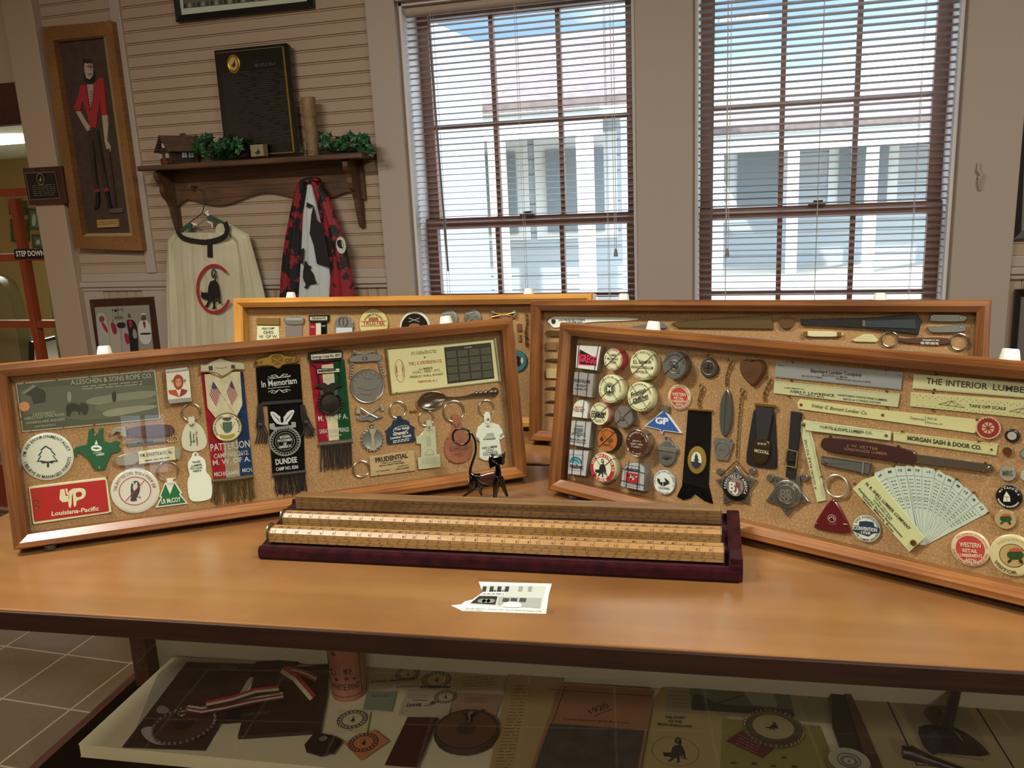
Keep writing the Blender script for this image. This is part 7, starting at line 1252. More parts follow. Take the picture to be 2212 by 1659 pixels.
# robe on a hanger, scarf
def lerp_path(pts, v):
    n = len(pts) - 1; t = v * n; i = min(int(t), n - 1); f = t - i; return (pts[i][0] + (pts[i + 1][0] - pts[i][0]) * f, pts[i][1] + (pts[i + 1][1] - pts[i][1]) * f)
def drape(it, part, Lp, Rp, mt, z0, bulge, folds, amp, nu=36, nv=40, back=.0):
    vs = []; Z = lambda u, v: z0 + bulge * sin(pi * u) ** .7 + amp * (.35 + .65 * v) * (sin(folds * 2 * pi * u + 1.3 * sin(3 * v)) + .5 * sin(folds * 4.4 * pi * u + 2 * v)) * sin(pi * min(1, max(0, u))) ** .4
    for j in range(nv + 1):
        v = j / nv; a, b = lerp_path(Lp, v), lerp_path(Rp, v)
        for i in range(nu + 1): u = i / nu; x, y = a[0] + (b[0] - a[0]) * u, a[1] + (b[1] - a[1]) * u; vs.append((*it.p(x, y, z0), Z(u, v)))
    n = nu + 1; m = it.mb(part); m.add(vs, [(j * n + i, (j + 1) * n + i, (j + 1) * n + i + 1, j * n + i + 1) for j in range(nv) for i in range(nu)], mt, True)
    vb = [(x, y, z0 - .004) for x, y, z_ in vs]; m.add(vb, [(j * n + i, j * n + i + 1, (j + 1) * n + i + 1, (j + 1) * n + i) for j in range(nv) for i in range(nu)], mt, True)
    e = [i for i in range(n)] + [j * n + nu for j in range(1, nv + 1)] + [nv * n + i for i in range(nu - 1, -1, -1)] + [j * n for j in range(nv - 1, 0, -1)]; k = len(e)
    m.add([vs[i] for i in e] + [vb[i] for i in e], [(i, (i + 1) % k, (i + 1) % k + k, i + k) for i in range(k)], mt)
SR = wallsurf(.06)
it = Item(SR, 'z', (450, 900), 'cream_robe', 'cream satin robe with black neckband and a red ringed black cat emblem', 'robe')
CL = mat('cream_satin', '#c9c4a6', .55, kind='noise', col2='#bdb898', scale=6); CL.node_tree.nodes['Principled BSDF'].inputs['Sheen Weight'].default_value = .2
drape(it, 'sleeve', [(205, 590), (142, 650), (128, 900), (122, 1100), (128, 1350), (140, 1680)], [(250, 640), (200, 750), (225, 950), (232, 1150), (240, 1400), (245, 1680)], CL, .005, .02, 2, .004, 16, 30)
drape(it, 'sleeve#2', [(690, 600), (750, 700), (775, 900), (782, 1080), (778, 1400), (800, 1680)], [(690, 515), (858, 610), (905, 780), (965, 1000), (1012, 1200), (1040, 1680)], CL, .005, .024, 2.5, .004, 20, 30)
drape(it, 'body', [(228, 590), (175, 690), (185, 900), (210, 1100), (225, 1350), (238, 1680)], [(680, 590), (768, 700), (778, 880), (782, 1080), (785, 1300), (800, 1680)], CL, .012, .028, 5, .0035, 60, 40)
BK = P('#15110d', .7); ez = .050
cb = smooth([(222, 575), (245, 625), (310, 655), (400, 672), (480, 678), (560, 662), (620, 640), (660, 610), (672, 560), (650, 495)], False, 2); it.stroke('neckband', cb, 38, ez - .004, BK); it.tube('neckband', [(x, y + 16) for x, y in cb], 4, ez - .004, BK); it.prism('placket', [(488, 650), (525, 650), (530, 812), (488, 810)], ez - .006, ez - .001, BK)
it.flat('inner_neck', smooth([(560, 540), (600, 500), (640, 520), (640, 600), (600, 620), (565, 610)]), .014, CL)
ring_ = [(545 + 150 * sin(radians(a)) + 5, 1095 - 210 * cos(radians(a)) + 0) for a in range(118, 408, 6)]; it.stroke('emblem', [(x, y) for x, y in ring_], 24, ez, P('#a3252a', .6)); cat(it, 'emblem', 430, 915, 622, 1275, ez, BK)
it.stroke('emblem', [(440, 1165), (422, 1162)], 2, ez, BK); it.build()
it = Item(SR, 'z', (430, 420), 'wire_hanger', 'green wrapped wire hanger holding the cream robe on the shelf peg', 'hanger', base=-.01); RU = P('#4a3a28', .5, .4)
it.tube('wire', [(385, 195, -.008), (395, 172, .012), (425, 178, .014), (450, 205, .01), (462, 300, 0), (455, 380, 0), (440, 420, 0), (345, 490, 0), (250, 560, .0)], 4, 0, RU); it.tube('wire', [(440, 420), (530, 450), (660, 510)], 4, 0, RU)
GW = P('#2f4d3a', .7); it.prism('wrapping', [(240, 565), (330, 495), (345, 510), (345, 600), (322, 615), (315, 540), (255, 590)], -.002, .006, GW, bev=.001); it.prism('wrapping#2', [(482, 440), (520, 440), (620, 490), (640, 520), (560, 490), (490, 485)], -.002, .006, GW, bev=.001)
for q in ([(345, 500), (370, 520), (398, 522)], [(355, 505), (385, 515), (395, 510)]): it.tube('string', q, 4, .006, WHITE)
it.tube('string#2', [(485, 395), (475, 420), (500, 440)], 6, .006, WHITE); it.tube('string#2', [(500, 390), (490, 410), (505, 435)], 5, .006, WHITE); it.tube('string#2', [(490, 490), (530, 510), (535, 545)], 5, .006, WHITE); it.build()
it = Item(SR, 'z', (1450, 600), 'patterned_robe', 'red and black blotched robe with white lining and cat prints, hanging from the right peg', 'robe')
CM = mat('red_black_blotch', '#0f0b0a', .6, kind='noise', col2='#861523', scale=16); r_ = CM.node_tree.nodes['Color Ramp'].color_ramp.elements; r_[0].position = .50; r_[1].position = .53
CM2 = mat('red_black_blotch_b', '#8a1624', .6, kind='noise', col2='#0f0b0a', scale=18); r_ = CM2.node_tree.nodes['Color Ramp'].color_ramp.elements; r_[0].position = .52; r_[1].position = .55
drape(it, 'left_side', [(1330, 115), (1290, 170), (1265, 250), (1230, 420), (1190, 620), (1165, 780), (1145, 980), (1135, 1180), (1125, 1400)], [(1400, 115), (1385, 170), (1372, 250), (1340, 420), (1330, 620), (1325, 780), (1315, 980), (1300, 1180), (1290, 1400)], CM, .012, .02, 1.5, .004, 20, 36)
drape(it, 'right_side', [(1410, 110), (1430, 170), (1450, 250), (1490, 420), (1530, 620), (1565, 780), (1590, 980), (1580, 1180), (1570, 1400)], [(1460, 115), (1520, 170), (1570, 250), (1640, 440), (1700, 620), (1745, 780), (1785, 980), (1815, 1200), (1830, 1400)], CM2, .012, .022, 1.5, .004, 24, 36)
drape(it, 'lining', [(1385, 150), (1372, 250), (1345, 420), (1335, 620), (1325, 780), (1312, 980), (1300, 1180), (1290, 1400)], [(1440, 150), (1450, 250), (1490, 420), (1530, 620), (1565, 780), (1592, 980), (1582, 1180), (1570, 1400)], P('#c3cacb', .5), .004, .014, 2.5, .003, 30, 36)
zt_ = .026; it.prism('lining_print', [(1440, 350), (1470, 480), (1520, 520), (1560, 740), (1590, 900), (1470, 870), (1440, 700), (1405, 600), (1420, 430)], zt_, zt_ + .002, BK); it.prism('lining_print', [(1380, 320), (1440, 350), (1400, 370), (1375, 360)], zt_, zt_ + .002, BK)
it.prism('lining_print', smooth([(1368, 830), (1385, 880), (1425, 895), (1405, 920), (1440, 960), (1455, 1030), (1475, 1040), (1440, 1052), (1405, 1055), (1385, 1095), (1350, 1085), (1375, 1060), (1345, 1010), (1345, 950), (1352, 900)], True, 1), zt_, zt_ + .002, BK); it.prism('lining_print', [(1320, 740), (1355, 730), (1345, 870), (1322, 870)], zt_, zt_ + .002, BK)
cc = it.p(1683, 705, .04); k = it.L(1683, 705, 84) / 2; m = it.mb('cat_badge'); m.lathe([(k, .033), (k, .038), (0, .038)], P('#c8c8bd', .5), cc, 32, 1, 1.6); it.flat('cat_badge', smooth([(1650, 660), (1690, 650), (1690, 700), (1705, 735), (1670, 730), (1650, 700)]), .0385, BK); it.stroke('cat_badge', smooth([(1690, 660), (1712, 700), (1700, 745)], False), 4, .0385, BK)
it.prism('hanging_loop', smooth([(1318, 120), (1350, 100), (1420, 92), (1465, 105), (1480, 130), (1420, 150), (1340, 150)], True, 1), .0, .034, CM, bev=.006); it.build()

# group photograph below the chair rail
S4 = wallsurf(.025)
it = Item(S4, 'x', (1160, 1330), 'group_photograph', 'dark framed colour photograph of five people in robes, low on the wall by the door', 'picture')
quadframe(it, 'frame', [(842, 1082), (1424, 1056), (1508, 1720), (940, 1740)], [(885, 1148), (1405, 1125), (1462, 1680), (950, 1700)], -.012, .012, .006, MAHOG); z = .002; Q = lambda h: P(h, .6)
it.flat('print', [(880, 1142), (1410, 1120), (1465, 1690), (945, 1710)], z, Q('#8f8d80'))
for i, (pts, co) in enumerate((([(905, 1240), (930, 1200), (975, 1200), (1000, 1250), (1030, 1380), (1040, 1690), (950, 1690), (915, 1400)], '#a9a69c'), ([(935, 1240), (975, 1230), (990, 1270), (960, 1300), (935, 1280)], '#7a4034'), ([(950, 1290), (985, 1300), (1010, 1350), (1025, 1400), (985, 1370)], '#9a1f40'),
    ([(1030, 1290), (1055, 1255), (1085, 1270), (1110, 1330), (1140, 1420), (1150, 1690), (1050, 1690), (1035, 1420)], '#aaa392'), ([(1035, 1300), (1075, 1290), (1105, 1350), (1100, 1405), (1070, 1410)], '#8c2036'), ([(1045, 1265), (1075, 1260), (1082, 1290), (1055, 1300)], '#8f7568'),
    ([(1150, 1350), (1195, 1345), (1230, 1420), (1260, 1500), (1260, 1690), (1160, 1690), (1150, 1450)], '#a3989a'), ([(1165, 1400), (1200, 1390), (1235, 1460), (1215, 1500), (1190, 1500)], '#92203c'), ([(1095, 1300), (1180, 1290), (1185, 1345), (1110, 1350)], '#20171a'),
    ([(1190, 1280), (1215, 1265), (1270, 1275), (1300, 1370), (1310, 1690), (1240, 1690), (1215, 1400)], '#181618'), ([(1200, 1215), (1225, 1208), (1235, 1245), (1210, 1255)], '#6a4538'), ([(1208, 1280), (1240, 1270), (1252, 1330), (1225, 1350)], '#a02440'), ([(1255, 1340), (1290, 1380), (1295, 1450), (1250, 1440)], '#8e8d84'),
    ([(1310, 1290), (1340, 1270), (1395, 1275), (1430, 1360), (1425, 1500), (1330, 1500), (1300, 1380)], '#c5c5bd'), ([(1330, 1230), (1375, 1225), (1375, 1275), (1335, 1280)], '#5a3a30'), ([(1340, 1285), (1375, 1285), (1370, 1370)], '#7a2a2c'), ([(1322, 1225), (1385, 1220), (1365, 1205), (1340, 1207)], '#c9c9c0'), ([(1320, 1395), (1425, 1390), (1425, 1408), (1320, 1412)], '#16120f'))):
    it.flat('print', smooth(pts, True, 1), z + .0004 + i * .00015, Q(co))
it.text('print', 'AWSON', 1085, 1265, 1162, 1260, 24, z + .0005, INK, .02); it.stroke('print', [(1060, 1180), (1160, 1172)], 5, z + .0005, INK); it.stroke('print', [(1108, 1150), (1115, 1228)], 4, z + .0005, INK); it.disc('print', 1090, 1183, 13, z + .0007, INK, 14); it.stroke('print', [(1060, 1160), (1062, 1200)], 4, z + .0006, INK); it.stroke('print', [(1155, 1155), (1158, 1198)], 4, z + .0006, INK); it.build()
# right hand edge
it = Item(SW, 'P', (2240, 350), 'framed_photograph', 'dark framed picture cut off at the upper right edge of the photo', 'picture'); quadframe(it, 'frame', [(2206, 165), (2420, 150), (2400, 500), (2190, 517)], [(2220, 185), (2400, 170), (2380, 480), (2206, 500)], 0, .02, .016, P('#121512', .4)); it.flat('print', [(2220, 185), (2400, 170), (2380, 480), (2206, 500)], .006, P('#77786a', .6)); it.build()
it = Item(S4, 'P', (2240, 700), 'framed_photograph', 'dark framed picture low at the right edge beside the rear right case', 'picture'); quadframe(it, 'frame', [(2196, 626), (2400, 622), (2380, 820), (2180, 826)], [(2206, 640), (2390, 636), (2372, 808), (2192, 812)], -.012, .012, .008, P('#1a110c', .4)); it.flat('print', [(2206, 640), (2390, 636), (2372, 808), (2192, 812)], .002, P('#6a6460', .6)); it.build()
it = Item(wallsurf(.031), 'P', (2118, 380), 'cord_hook', 'small painted cord cleat on the casing right of the right window', 'hook'); it.tube('', [(2116, 352, .004), (2112, 368, .012), (2120, 378, .014), (2114, 392, .014), (2118, 410, .006)], 3.2, .01, TRIM); it.tube('', [(2114, 385, .0), (2116, 383, .014)], 3.5, .01, TRIM); it.build()

# ================================================================ papers and badges on the shelf inside the counter
random.seed(11); zs_ = [.0004]
def sheet(v, pts, label, co, name='card', cat_='card', t=.0006, fn=None, group='papers and badges on the shelf inside the front counter', z=None, extra=None):
    z0 = zs_[0] if z is None else z; it = Item(SS, v, pts[0], name, label, cat_, group, base=z0); it.prism('', pts, 0, t, P(co, .6) if isinstance(co, str) else co); it.zt = t + .0003
    if z is None: zs_[0] += .00035
    if fn: fn(it)
    it.build()
def seal(it, x, y, R, mt=INK):
    c = it.p(x, y, it.zt); k = it.L(x, y, 2 * R) / 2; m = it.mb('')
    for f_, w_ in ((1, .07), (.72, .07)): m.stroke([(c[0] + k * f_ * cos(a * pi / 14), c[1] + k * f_ * sin(a * pi / 14)) for a in range(28)], k * w_, it.zt, mt, True)
    for a in range(20): q = a * pi / 10; m.stroke([(c[0] + k * .8 * cos(q), c[1] + k * .8 * sin(q)), (c[0] + k * .93 * cos(q), c[1] + k * .93 * sin(q))], k * .14, it.zt + .0001, mt)
    cat(it, '', x - R * .25, y - R * .35, x + R * .3, y + R * .35, it.zt, mt)
sheet('L', [(1015, 470), (1150, 355), (1720, 380), (1320, 960), (830, 940)], 'blank pale sheet lying under the cat face booklet', '#a5a08e', 'sheet', 'paper')
def f(it):
    z = it.zt; q = lambda h: P(h, .5)
    for i, (p, co) in enumerate((([(1215, 395), (1640, 400), (1480, 560), (1120, 540)], '#1b1512'), ([(1080, 560), (1500, 580), (1380, 760), (960, 730)], '#3a2418'), ([(1030, 660), (1100, 690), (1080, 725), (1000, 715)], '#8a7c74'), ([(900, 815), (1000, 800), (1070, 850), (1105, 920), (1060, 925), (1000, 920), (930, 880)], '#a99c9c'), ([(1110, 860), (1200, 850), (1215, 890), (1150, 915), (1110, 900)], '#9d9090'), ([(1400, 400), (1540, 415), (1530, 445), (1420, 440)], '#4a3d36'))): it.flat('', smooth(p), z + .0002 * i, q(co))
sheet('L', [(1205, 388), (1655, 400), (1325, 955), (790, 935)], 'brown picture booklet of an animal face at the left end of the shelf', '#33231a', 'booklet', 'booklet', .002, f)
sheet('L', [(1655, 385), (1940, 370), (1870, 470), (1600, 480)], 'black folder corner showing above the brown album', '#14110f', 'folder', 'folder', .002)
sheet('L', [(1650, 440), (2125, 405), (2110, 600), (2065, 832), (1535, 866), (1580, 700)], 'dark brown album lying left of the white pine log', '#2a1b12', 'album', 'album', .006)
sheet('L', [(1500, 655), (1838, 632), (1795, 750), (1430, 785)], 'small black leaflet with pale edge on the dark brown album', '#121110', 'leaflet', 'leaflet', .0008, lambda it: it.lines('', 1560, 725, 1745, 705, 2, 12, it.zt, P('#6a6a6a', .5), 3), z=.0066)
ZR = .0076
def ribbon3(it, part, pts, w_, cols):
    n = len(cols); zc = 0
    for k_, co in enumerate(cols):
        off = (k_ - (n - 1) / 2) * w_ / n; P_ = []
        for i, p in enumerate(pts):
            a = Vector(pts[max(i - 1, 0)][:2]); b = Vector(pts[min(i + 1, len(pts) - 1)][:2]); d = (b - a).normalized(); P_.append((p[0] - d.y * off, p[1] + d.x * off, p[2]))
        m = it.mb(part); vs = []
        hw = w_ / n / 2
        for i, p in enumerate(P_):
            a = Vector(P_[max(i - 1, 0)][:2]); b = Vector(P_[min(i + 1, len(pts) - 1)][:2]); d = (b - a).normalized()
            for s in (-1, 1): vs.append((*it.p(p[0] - d.y * hw * s, p[1] + d.x * hw * s, p[2]), p[2]))
        m.add(vs, [(2 * i, 2 * i + 1, 2 * i + 3, 2 * i + 2) for i in range(len(pts) - 1)], co if not isinstance(co, str) else P(co, .6))
it = Item(SS, 'L', (1400, 750), 'neck_medal', 'large oval rope edged medal on a red white and black striped ribbon', 'medal', base=.003)
RB = ['#a5323a', '#c9c39c', '#2a1c1c']; ribbon3(it, 'neck_ribbon', [(1210, 690, .006), (1300, 705, .009), (1450, 680, .012), (1620, 640, .012), (1830, 605, .010)], 48, ['#c2bda8', '#8c2a35', '#c2bda8', '#5c1f26']); ribbon3(it, 'neck_ribbon#2', [(1330, 665, .014), (1500, 630, .018), (1650, 580, .018), (1800, 565, .014)], 48, ['#a5323a', '#bdb894', '#3a1f1f']); ribbon3(it, 'neck_ribbon#3', [(1815, 445, .014), (1900, 500, .022), (1960, 570, .022), (2010, 630, .014)], 80, ['#2a1c1c', '#cfc99e', '#a5323a'][::-1]); ribbon3(it, 'neck_ribbon#4', [(1830, 440, .013), (1900, 440, .018), (1990, 470, .014), (2045, 500, .008)], 44, ['#a5323a', '#c2bda8', '#a5323a'])
c = it.p(1190, 795, .003); k = it.L(1190, 795, 215) / 2; m = it.mb('medal'); m.lathe([(k, 0), (k, .003), (k * .85, .004), (k * .8, .003), (0, .004)], P('#5a3f38', .3, .5), c, 36, 1, 1.0)
for a in range(34): q = 2 * pi * a / 34; m.lathe([(0, .001), (.0028, .003), (.0028, .005), (0, .0072)], P('#a79c92', .25, .8), (c[0] + k * 1.0 * cos(q), c[1] + k * 1.0 * sin(q)), 7)
m.disc(c, k * .3, .0045, P('#1d1414', .5)); it.ring('jump_ring', 1178, 718, 14, 4, .004, STEEL); it.build()
# white pine log canister
q = SS.at(*vp('M', 385, 560)); kx = (SS.at(*vp('M', 520, 560)) - SS.at(*vp('M', 243, 560))).length / 2; W0 = SS.M @ Vector((q.x, q.y + kx * .75, 0))
root = empty('pine_log_canister', Matrix.Translation(W0) @ Matrix.Rotation(TA, 4, 'Z')); PKW = mat('pink_pine', '#9a6248', .6, kind='wood', col2='#a9705a', axis='Z'); m = MB(); m.lathe([(kx * .97, 0), (kx, .004), (kx, .135), (kx * .97, .14), (0, .14)], PKW, (0, 0), 40); m.build('log', root)
m = MB()
def wrap(x, z_): a = -pi / 2 + x / kx; return (kx * 1.006 * cos(a), kx * 1.006 * sin(a), z_)
def wtext(t, xc, z_, wd, h, bold=.02, arc=0):
    v, f, x0, x1 = glyph(t, bold); m.add([wrap(xc + ((a - x0) / (x1 - x0) - .5) * wd, z_ + b * h / CAP + arc * (.25 - ((a - x0) / (x1 - x0) - .5) ** 2)) for a, b in v], f, P('#2c1a14', .6))
wtext('ME DOWNEAST', 0, .098, .062, .011, .02, .05); wtext('WHITE PINE', .004, .022, .052, .011)
ol = [(-.034, .01), (.034, .01), (.034, .085), (.028, .105), (0, .124), (-.028, .105), (-.034, .085)]
for i in range(7):
    a, b = ol[i], ol[(i + 1) % 7]; seg = [wrap(a[0] + (b[0] - a[0]) * t / 6, a[1] + (b[1] - a[1]) * t / 6) for t in range(7)]; m.tube([Vector(p) for p in seg], .0007, P('#2c1a14', .6), 5)
for xc, zc, s in ((-.01, .085, .005), (-.015, .052, .008), (.012, .055, .007), (-.008, .040, .004), (.01, .042, .004), (.022, .04, .003)): m.add([wrap(xc + s * cos(t * pi / 5), zc + s * .7 * sin(t * pi / 5)) for t in range(10)], [tuple(range(10))], P('#4a2a20', .6))
m.build('printed_scene', root); tag(root, 'upright pink pine log canister with black print, standing on the shelf in the counter', 'canister')

sheet('M', [(560, 290), (1015, 300), (1000, 455), (555, 480)], 'grey name card lettered David Marteney, behind the green card', '#a39a78', fn=lambda it: (it.text('', 'DAVID MARTENEY', 595, 425, 975, 400, 17, it.zt, INK), seal(it, 888, 350, 52)))
sheet('M', [(770, 440), (985, 432), (982, 470), (765, 474)], 'narrow strip lettered Kansas under the David name card', '#b8b292', fn=lambda it: it.text('', 'KANSAS', 795, 464, 975, 455, 16, it.zt, INK))
sheet('M', [(1010, 310), (1255, 315), (1232, 465), (985, 465)], 'cream card with round cat seal and a dark bottom stripe', '#b09a6c', fn=lambda it: (seal(it, 1116, 398, 64), it.stroke('', [(985, 455), (1228, 458)], 14, it.zt, INK)))
sheet('M', [(1262, 330), (1680, 318), (1655, 470), (1245, 485)], 'yellowish card with faint script, right of the striped seal card', '#a89663', fn=lambda it: it.lines('', 1330, 385, 1600, 370, 4, 22, it.zt, P('#5a4a30', .6), 4))
sheet('M', [(565, 488), (800, 495), (760, 650), (530, 632)], 'blue green card right of the pine log', '#7f8a72', fn=lambda it: it.lines('', 600, 520, 740, 522, 2, 12, it.zt, P('#4a5044', .6), 4))
sheet('M', [(885, 478), (1272, 480), (1208, 690), (808, 682)], 'cream card lettered Dave with a seal and leaf drawing', '#b5a98a', fn=lambda it: (it.text('', 'DAVE', 878, 615, 995, 612, 24, it.zt, INK, .03), seal(it, 1188, 535, 50), it.stroke('', [(925, 562), (1045, 563)], 5, it.zt, INK), it.flat('', [(1060, 590), (1085, 565), (1115, 575), (1075, 598)], it.zt, P('#6a4a26', .5)), it.stroke('', [(1020, 608), (1070, 600), (1140, 570)], 5, it.zt, INK), it.lines('', 890, 520, 1050, 522, 2, 18, it.zt, P('#76705a', .6), 4)))
sheet('M', [(1290, 505), (1640, 520), (1590, 690), (1215, 695)], 'pinkish card above the wooden slice medal', '#a07c64', fn=lambda it: it.lines('', 1340, 545, 1520, 550, 3, 16, it.zt, P('#5c3a30', .6), 4))
sheet('M', [(332, 648), (592, 652), (560, 826), (300, 815)], 'cream note with a black cat seal in front of the pine log', '#c9bd92', fn=lambda it: (seal(it, 448, 715, 70), it.stroke('', [(415, 800), (450, 801)], 4, it.zt, INK)))
for i, (q, l_) in enumerate((([(150, 815), (285, 840), (365, 880), (255, 980), (200, 1000), (80, 965), (65, 915)], 'black square badge with small round mark, topmost of the dark pair'), ([(300, 850), (366, 885), (290, 982), (235, 960)], 'black square badge tucked under its twin at the right'))): sheet('M', q, l_, '#131110', 'cloth_badge', 'badge', .003, fn=(lambda it: it.disc('', 215, 868, 20, it.zt, P('#77736a', .5), 20)) if i == 0 else None)
sheet('M', [(378, 905), (622, 795), (738, 885), (512, 1040)], 'orange note turned cornerwise with a black seal', '#c47a4c', fn=lambda it: seal(it, 535, 898, 72))
sheet('M', [(888, 695), (1132, 700), (968, 1095), (705, 1075)], 'plain dark red ribbon left of the wooden slice medal', RIB['crimson'] if False else '#3d100f', 'ribbon', 'ribbon', .0012)
it = Item(SS, 'M', (1355, 800), 'wood_slice_medal', 'round dark wood slice medal with black and pale ribbons', 'medal', base=zs_[0]); c = it.p(1355, 790, .010); k = it.L(1355, 790, 320) / 2; m = it.mb('slice'); BK2 = mat('dark_bark', '#2a1810', .8, kind='noise', col2='#3d2418', scale=50); m.lathe([(k * .97, 0), (k, .004), (k * .98, .010), (0, .010)], BK2, c, 24, 1, 1.0); m.disc(c, k * .9, .0103, P('#5a3a26', .6)); m.disc(c, k * .3, .0106, P('#3a2418', .6))
for i, x in enumerate((1330, 1400, 1460)): it.tube('ribbon_strand#%d' % i, [(1380 - 6 + 8 * i, 735, .011), (1365 + 12 * i, 700, .012), (x, 655, .008), (x + 25, 615, .003)], 9, .01, BLACK if i != 1 else P('#8f8a80', .5))
it.build()
sheet('M', [(1690, 330), (2150, 345), (1905, 1150), (1530, 1150)], 'long yellowed list of names on the shelf, left of the tan book', '#a98f5c', 'name_list', 'paper', fn=lambda it: it.lines('', 1740, 450, 1870, 450, 26, 26, it.zt, P('#6d5730', .6), 5, -6.5, 2))
def f(it): it.stroke('', [(165, 328), (975, 382)], 4, it.zt, INK); it.stroke('', [(300, 305), (200, 585)], 4, it.zt, INK); it.text('', '1920', 505, 525, 655, 470, 40, it.zt, INK); it.stroke('', [(530, 542), (670, 485)], 4, it.zt, INK); it.text('', 'Constitution and By-Laws', 280, 572, 820, 605, 18, it.zt, P('#5c2a1c', .6), .02)
sheet('N', [(262, 292), (1010, 332), (890, 1000), (10, 1000), (60, 860)], 'large tan constitution and by-laws book with 1920 written on it', '#9a6848', 'tan_book', 'book', .004, f)
sheet('N', [(180, 598), (925, 655), (862, 1010), (40, 1010), (95, 830)], 'dark grey cloth book on the lower half of the tan book', mat('grey_cloth', '#4a443c', .8, kind='noise', col2='#38342e', scale=30), 'grey_book', 'book', .004, z=.0085)
def f(it):
    for t_, q in (('THE STORY', (1093, 562, 1258, 565)), ('OF THE', (1122, 592, 1228, 597)), ('BIRTH of HOO-HOO', (1035, 615, 1312, 637))): it.text('', t_, *q, 20, it.zt, INK, .04)
    c = it.p(1175, 820, it.zt); m = it.mb(''); ka = (Vector(it.p(1360, 820, 0)) - Vector(it.p(990, 820, 0))).length / 2; kb = (Vector(it.p(1175, 705, 0)) - Vector(it.p(1175, 935, 0))).length / 2; m.stroke([(c[0] + ka * cos(a * pi / 24), c[1] + kb * sin(a * pi / 24)) for a in range(48)], ka * .02, it.zt, INK, True); cat(it, '', 1078, 715, 1275, 912, it.zt, INK)
sheet('N', [(1010, 400), (1110, 280), (1600, 520), (1540, 1000), (890, 1000), (985, 560)], 'cream story of the birth leaflet with a black cat in an oval', '#a8955f', 'leaflet', 'leaflet', .0008, f, z=.0012)
def f(it):
    z = it.zt; it.text('', 'Brown Lumber Company', 1300, 302, 1805, 325, 22, z, INK, .03); it.flat('', [(1290, 318), (2085, 350), (2130, 545), (1305, 490)], z, P('#5e6650', .5)); it.flat('', [(1300, 430), (2110, 490), (2130, 545), (1305, 490)], z + .0003, P('#1d2118', .5)); it.flat('', [(1315, 370), (1350, 362), (1450, 410), (1500, 440), (1500, 490), (1310, 470)], z + .0005, P('#1d2118', .5)); it.stroke('', [(1500, 440), (1710, 380)], 10, z + .0006, P('#1d2118', .5)); it.lines('', 1130, 345, 1270, 350, 5, 30, z, P('#7a5a3a', .6), 4); it.flat('', [(1720, 345), (1960, 352), (1990, 470), (1790, 455)], z + .0004, P('#8d9478', .5))
sheet('N', [(1115, 262), (2400, 310), (2480, 600), (1112, 510)], 'long advertising card with a picture of a log loader', '#8f8c6a', fn=f, z=.0026)
def f(it):
    for i, (x, y) in enumerate(((1640, 915), (1805, 922), (1955, 940), (2125, 945), (2040, 872))): it.flat('', smooth([(x - 35, y), (x, y - 15), (x + 35, y), (x, y + 12)]), it.zt, P('#3a3a1c', .6))
sheet('N', [(1550, 560), (2330, 620), (2480, 1000), (1530, 1000)], 'olive green sheet with small stamps under the dark red card', '#84803c', 'sheet', 'paper', fn=f, z=.0016)
sheet('N', [(1705, 652), (1982, 778), (1870, 866), (1585, 735)], 'dark red printed card beside the cat medal', '#5e1822', fn=lambda it: it.lines('', 1680, 690, 1850, 770, 4, 22, it.zt, P('#a07a78', .6), 4, -8), z=.0036, t=.002)
it = Item(SS, 'N', (1955, 630), 'cat_medal', 'round beaded rim medal with a black cat on the olive sheet', 'medal', base=.004); c = it.p(1955, 628, .006); k = it.L(1955, 628, 270) / 2; m = it.mb(''); m.lathe([(k, 0), (k, .004), (k * .85, .007), (k * .72, .006), (0, .006)], P('#6f6848', .25, .8), c, 36); m.disc(c, k * .7, .0064, P('#a3946a', .4)); it.zt = .0068
for a in range(36): q = 2 * pi * a / 36; m.lathe([(0, .001), (.0022, .003), (.0018, .006), (0, .0065)], P('#b9b09a', .2, .9), (c[0] + k * 1.0 * cos(q), c[1] + k * 1.0 * sin(q)), 6)
cat(it, '', 1895, 590, 2005, 652, .0068, INK); it.build()
sheet('O', [(530, 255), (575, 225), (700, 470), (870, 850), (740, 860), (560, 800), (490, 600), (480, 330)], 'black feathery strip left of the poster', '#0e0b09', 'dark_feather', 'feather', .006, z=.004)
sheet('O', [(575, 240), (610, 225), (720, 460), (885, 855), (770, 845), (650, 470)], 'brown leather sheath along the left edge of the poster', '#4a3020', 'leather_sheath', 'sheath', .008, z=.004)
sheet('O', [(700, 845), (890, 860), (960, 1040), (740, 1040)], 'brown wooden block at the lower left corner of the poster', '#33241a', 'wood_block', 'block', .008, z=.002)
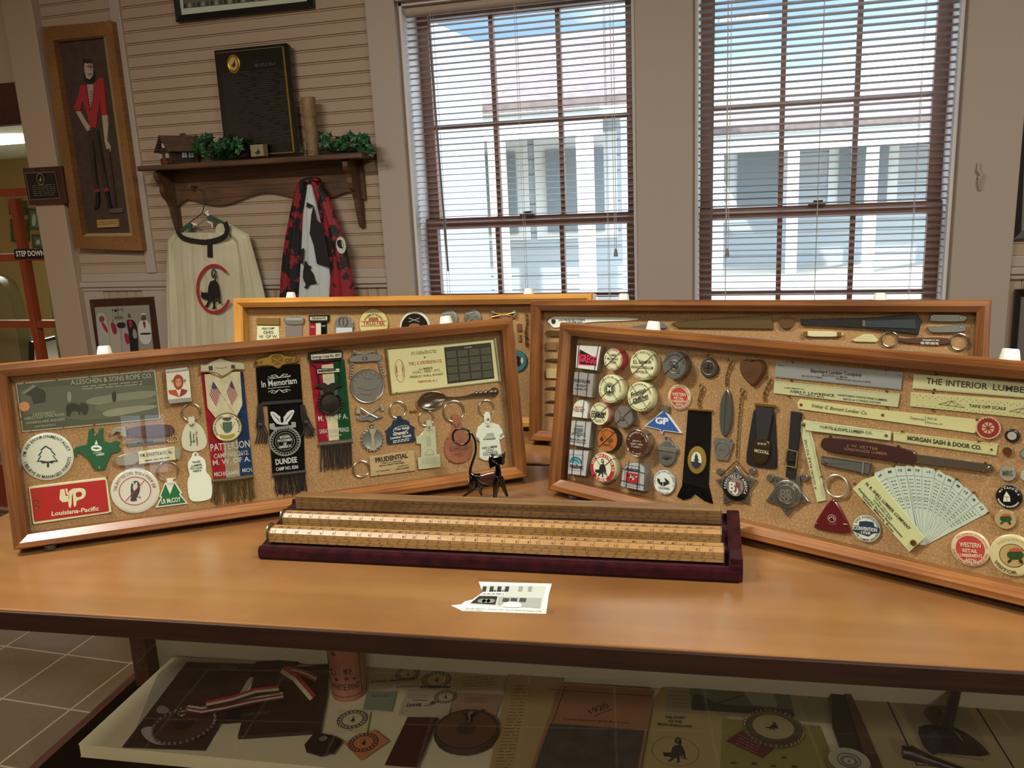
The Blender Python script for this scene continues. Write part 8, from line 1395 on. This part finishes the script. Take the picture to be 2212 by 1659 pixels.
def f(it):
    z = it.zt; it.text('', 'HOO-HOO', 805, 245, 1775, 295, 120, z, INK, .05); it.stroke('', [(972, 365), (1765, 418), (2150, 1040)], 8, z, INK); it.stroke('', [(972, 365), (1250, 965), (1600, 990)], 8, z, INK); it.flat('', [(1120, 400), (1700, 430), (1925, 895), (1300, 870)], z, P('#8a8468', .6))
    it.flat('', smooth([(1340, 445), (1430, 440), (1490, 500), (1480, 600), (1400, 610), (1350, 560), (1300, 500)]), z + .0003, P('#544c38', .6)); it.flat('', smooth([(1240, 635), (1340, 600), (1550, 610), (1720, 690), (1840, 790), (1930, 900), (1450, 860), (1330, 850)], True, 1), z + .0005, P('#100e0e', .6)); it.stroke('', [(1560, 645), (1620, 690), (1660, 750)], 5, z + .0007, P('#8a8a80', .6)); it.flat('', smooth([(1350, 690), (1440, 640), (1500, 700), (1440, 880), (1360, 870)]), z + .0007, P('#262430', .6)); it.disc('', 1335, 348, 16, z, INK, 14); it.lines('', 1090, 330, 1270, 338, 2, 14, z, P('#5a5238', .6), 4); it.text('', 'Figures of a Hoo-Hoo Gathering', 1450, 882, 1850, 925, 14, z, P('#5a4a20', .6), .02)
sheet('O', [(610, 190), (2300, 280), (2700, 1060), (940, 1060)], 'large cream poster headed in big black capitals with a portrait, right end of the shelf', '#a3936a', 'poster', 'poster', .0008, f, z=.0014)
it = Item(SS, 'O', (1520, 480), 'wooden_stick', 'thick dark stick standing up from the portrait on the poster', 'stick', base=.003); it.tube('', [(1500, 620, .012), (1560, 450, .02), (1610, 290, .03)], [34, 30, 26], .02, P('#17130f', .5), n=12); it.build()
it = Item(SS, 'O', (1400, 880), 'dark_pointer', 'dark tapering wooden pointer across the bottom of the poster', 'pointer', base=.003); it.tube('', [(1120, 850, .012), (1200, 860, .012), (1350, 905, .010), (1700, 1010, .008), (1900, 1070, .008)], [34, 40, 26, 18, 16], .012, P('#120e0c', .4), n=12); it.build()
it = button(SS, 'O', 640, 925, 125, 'round pale seal badge near the bottom edge beside the wooden block', [(1, '#6a5a44'), (.88, '#a9ab94')], t=.012); it.mb('').ring(it.p(640, 925, it.zt), it.L(640, 925, 120) / 2, .0006, it.zt, INK); seal(it, 640, 930, 44); it.build()
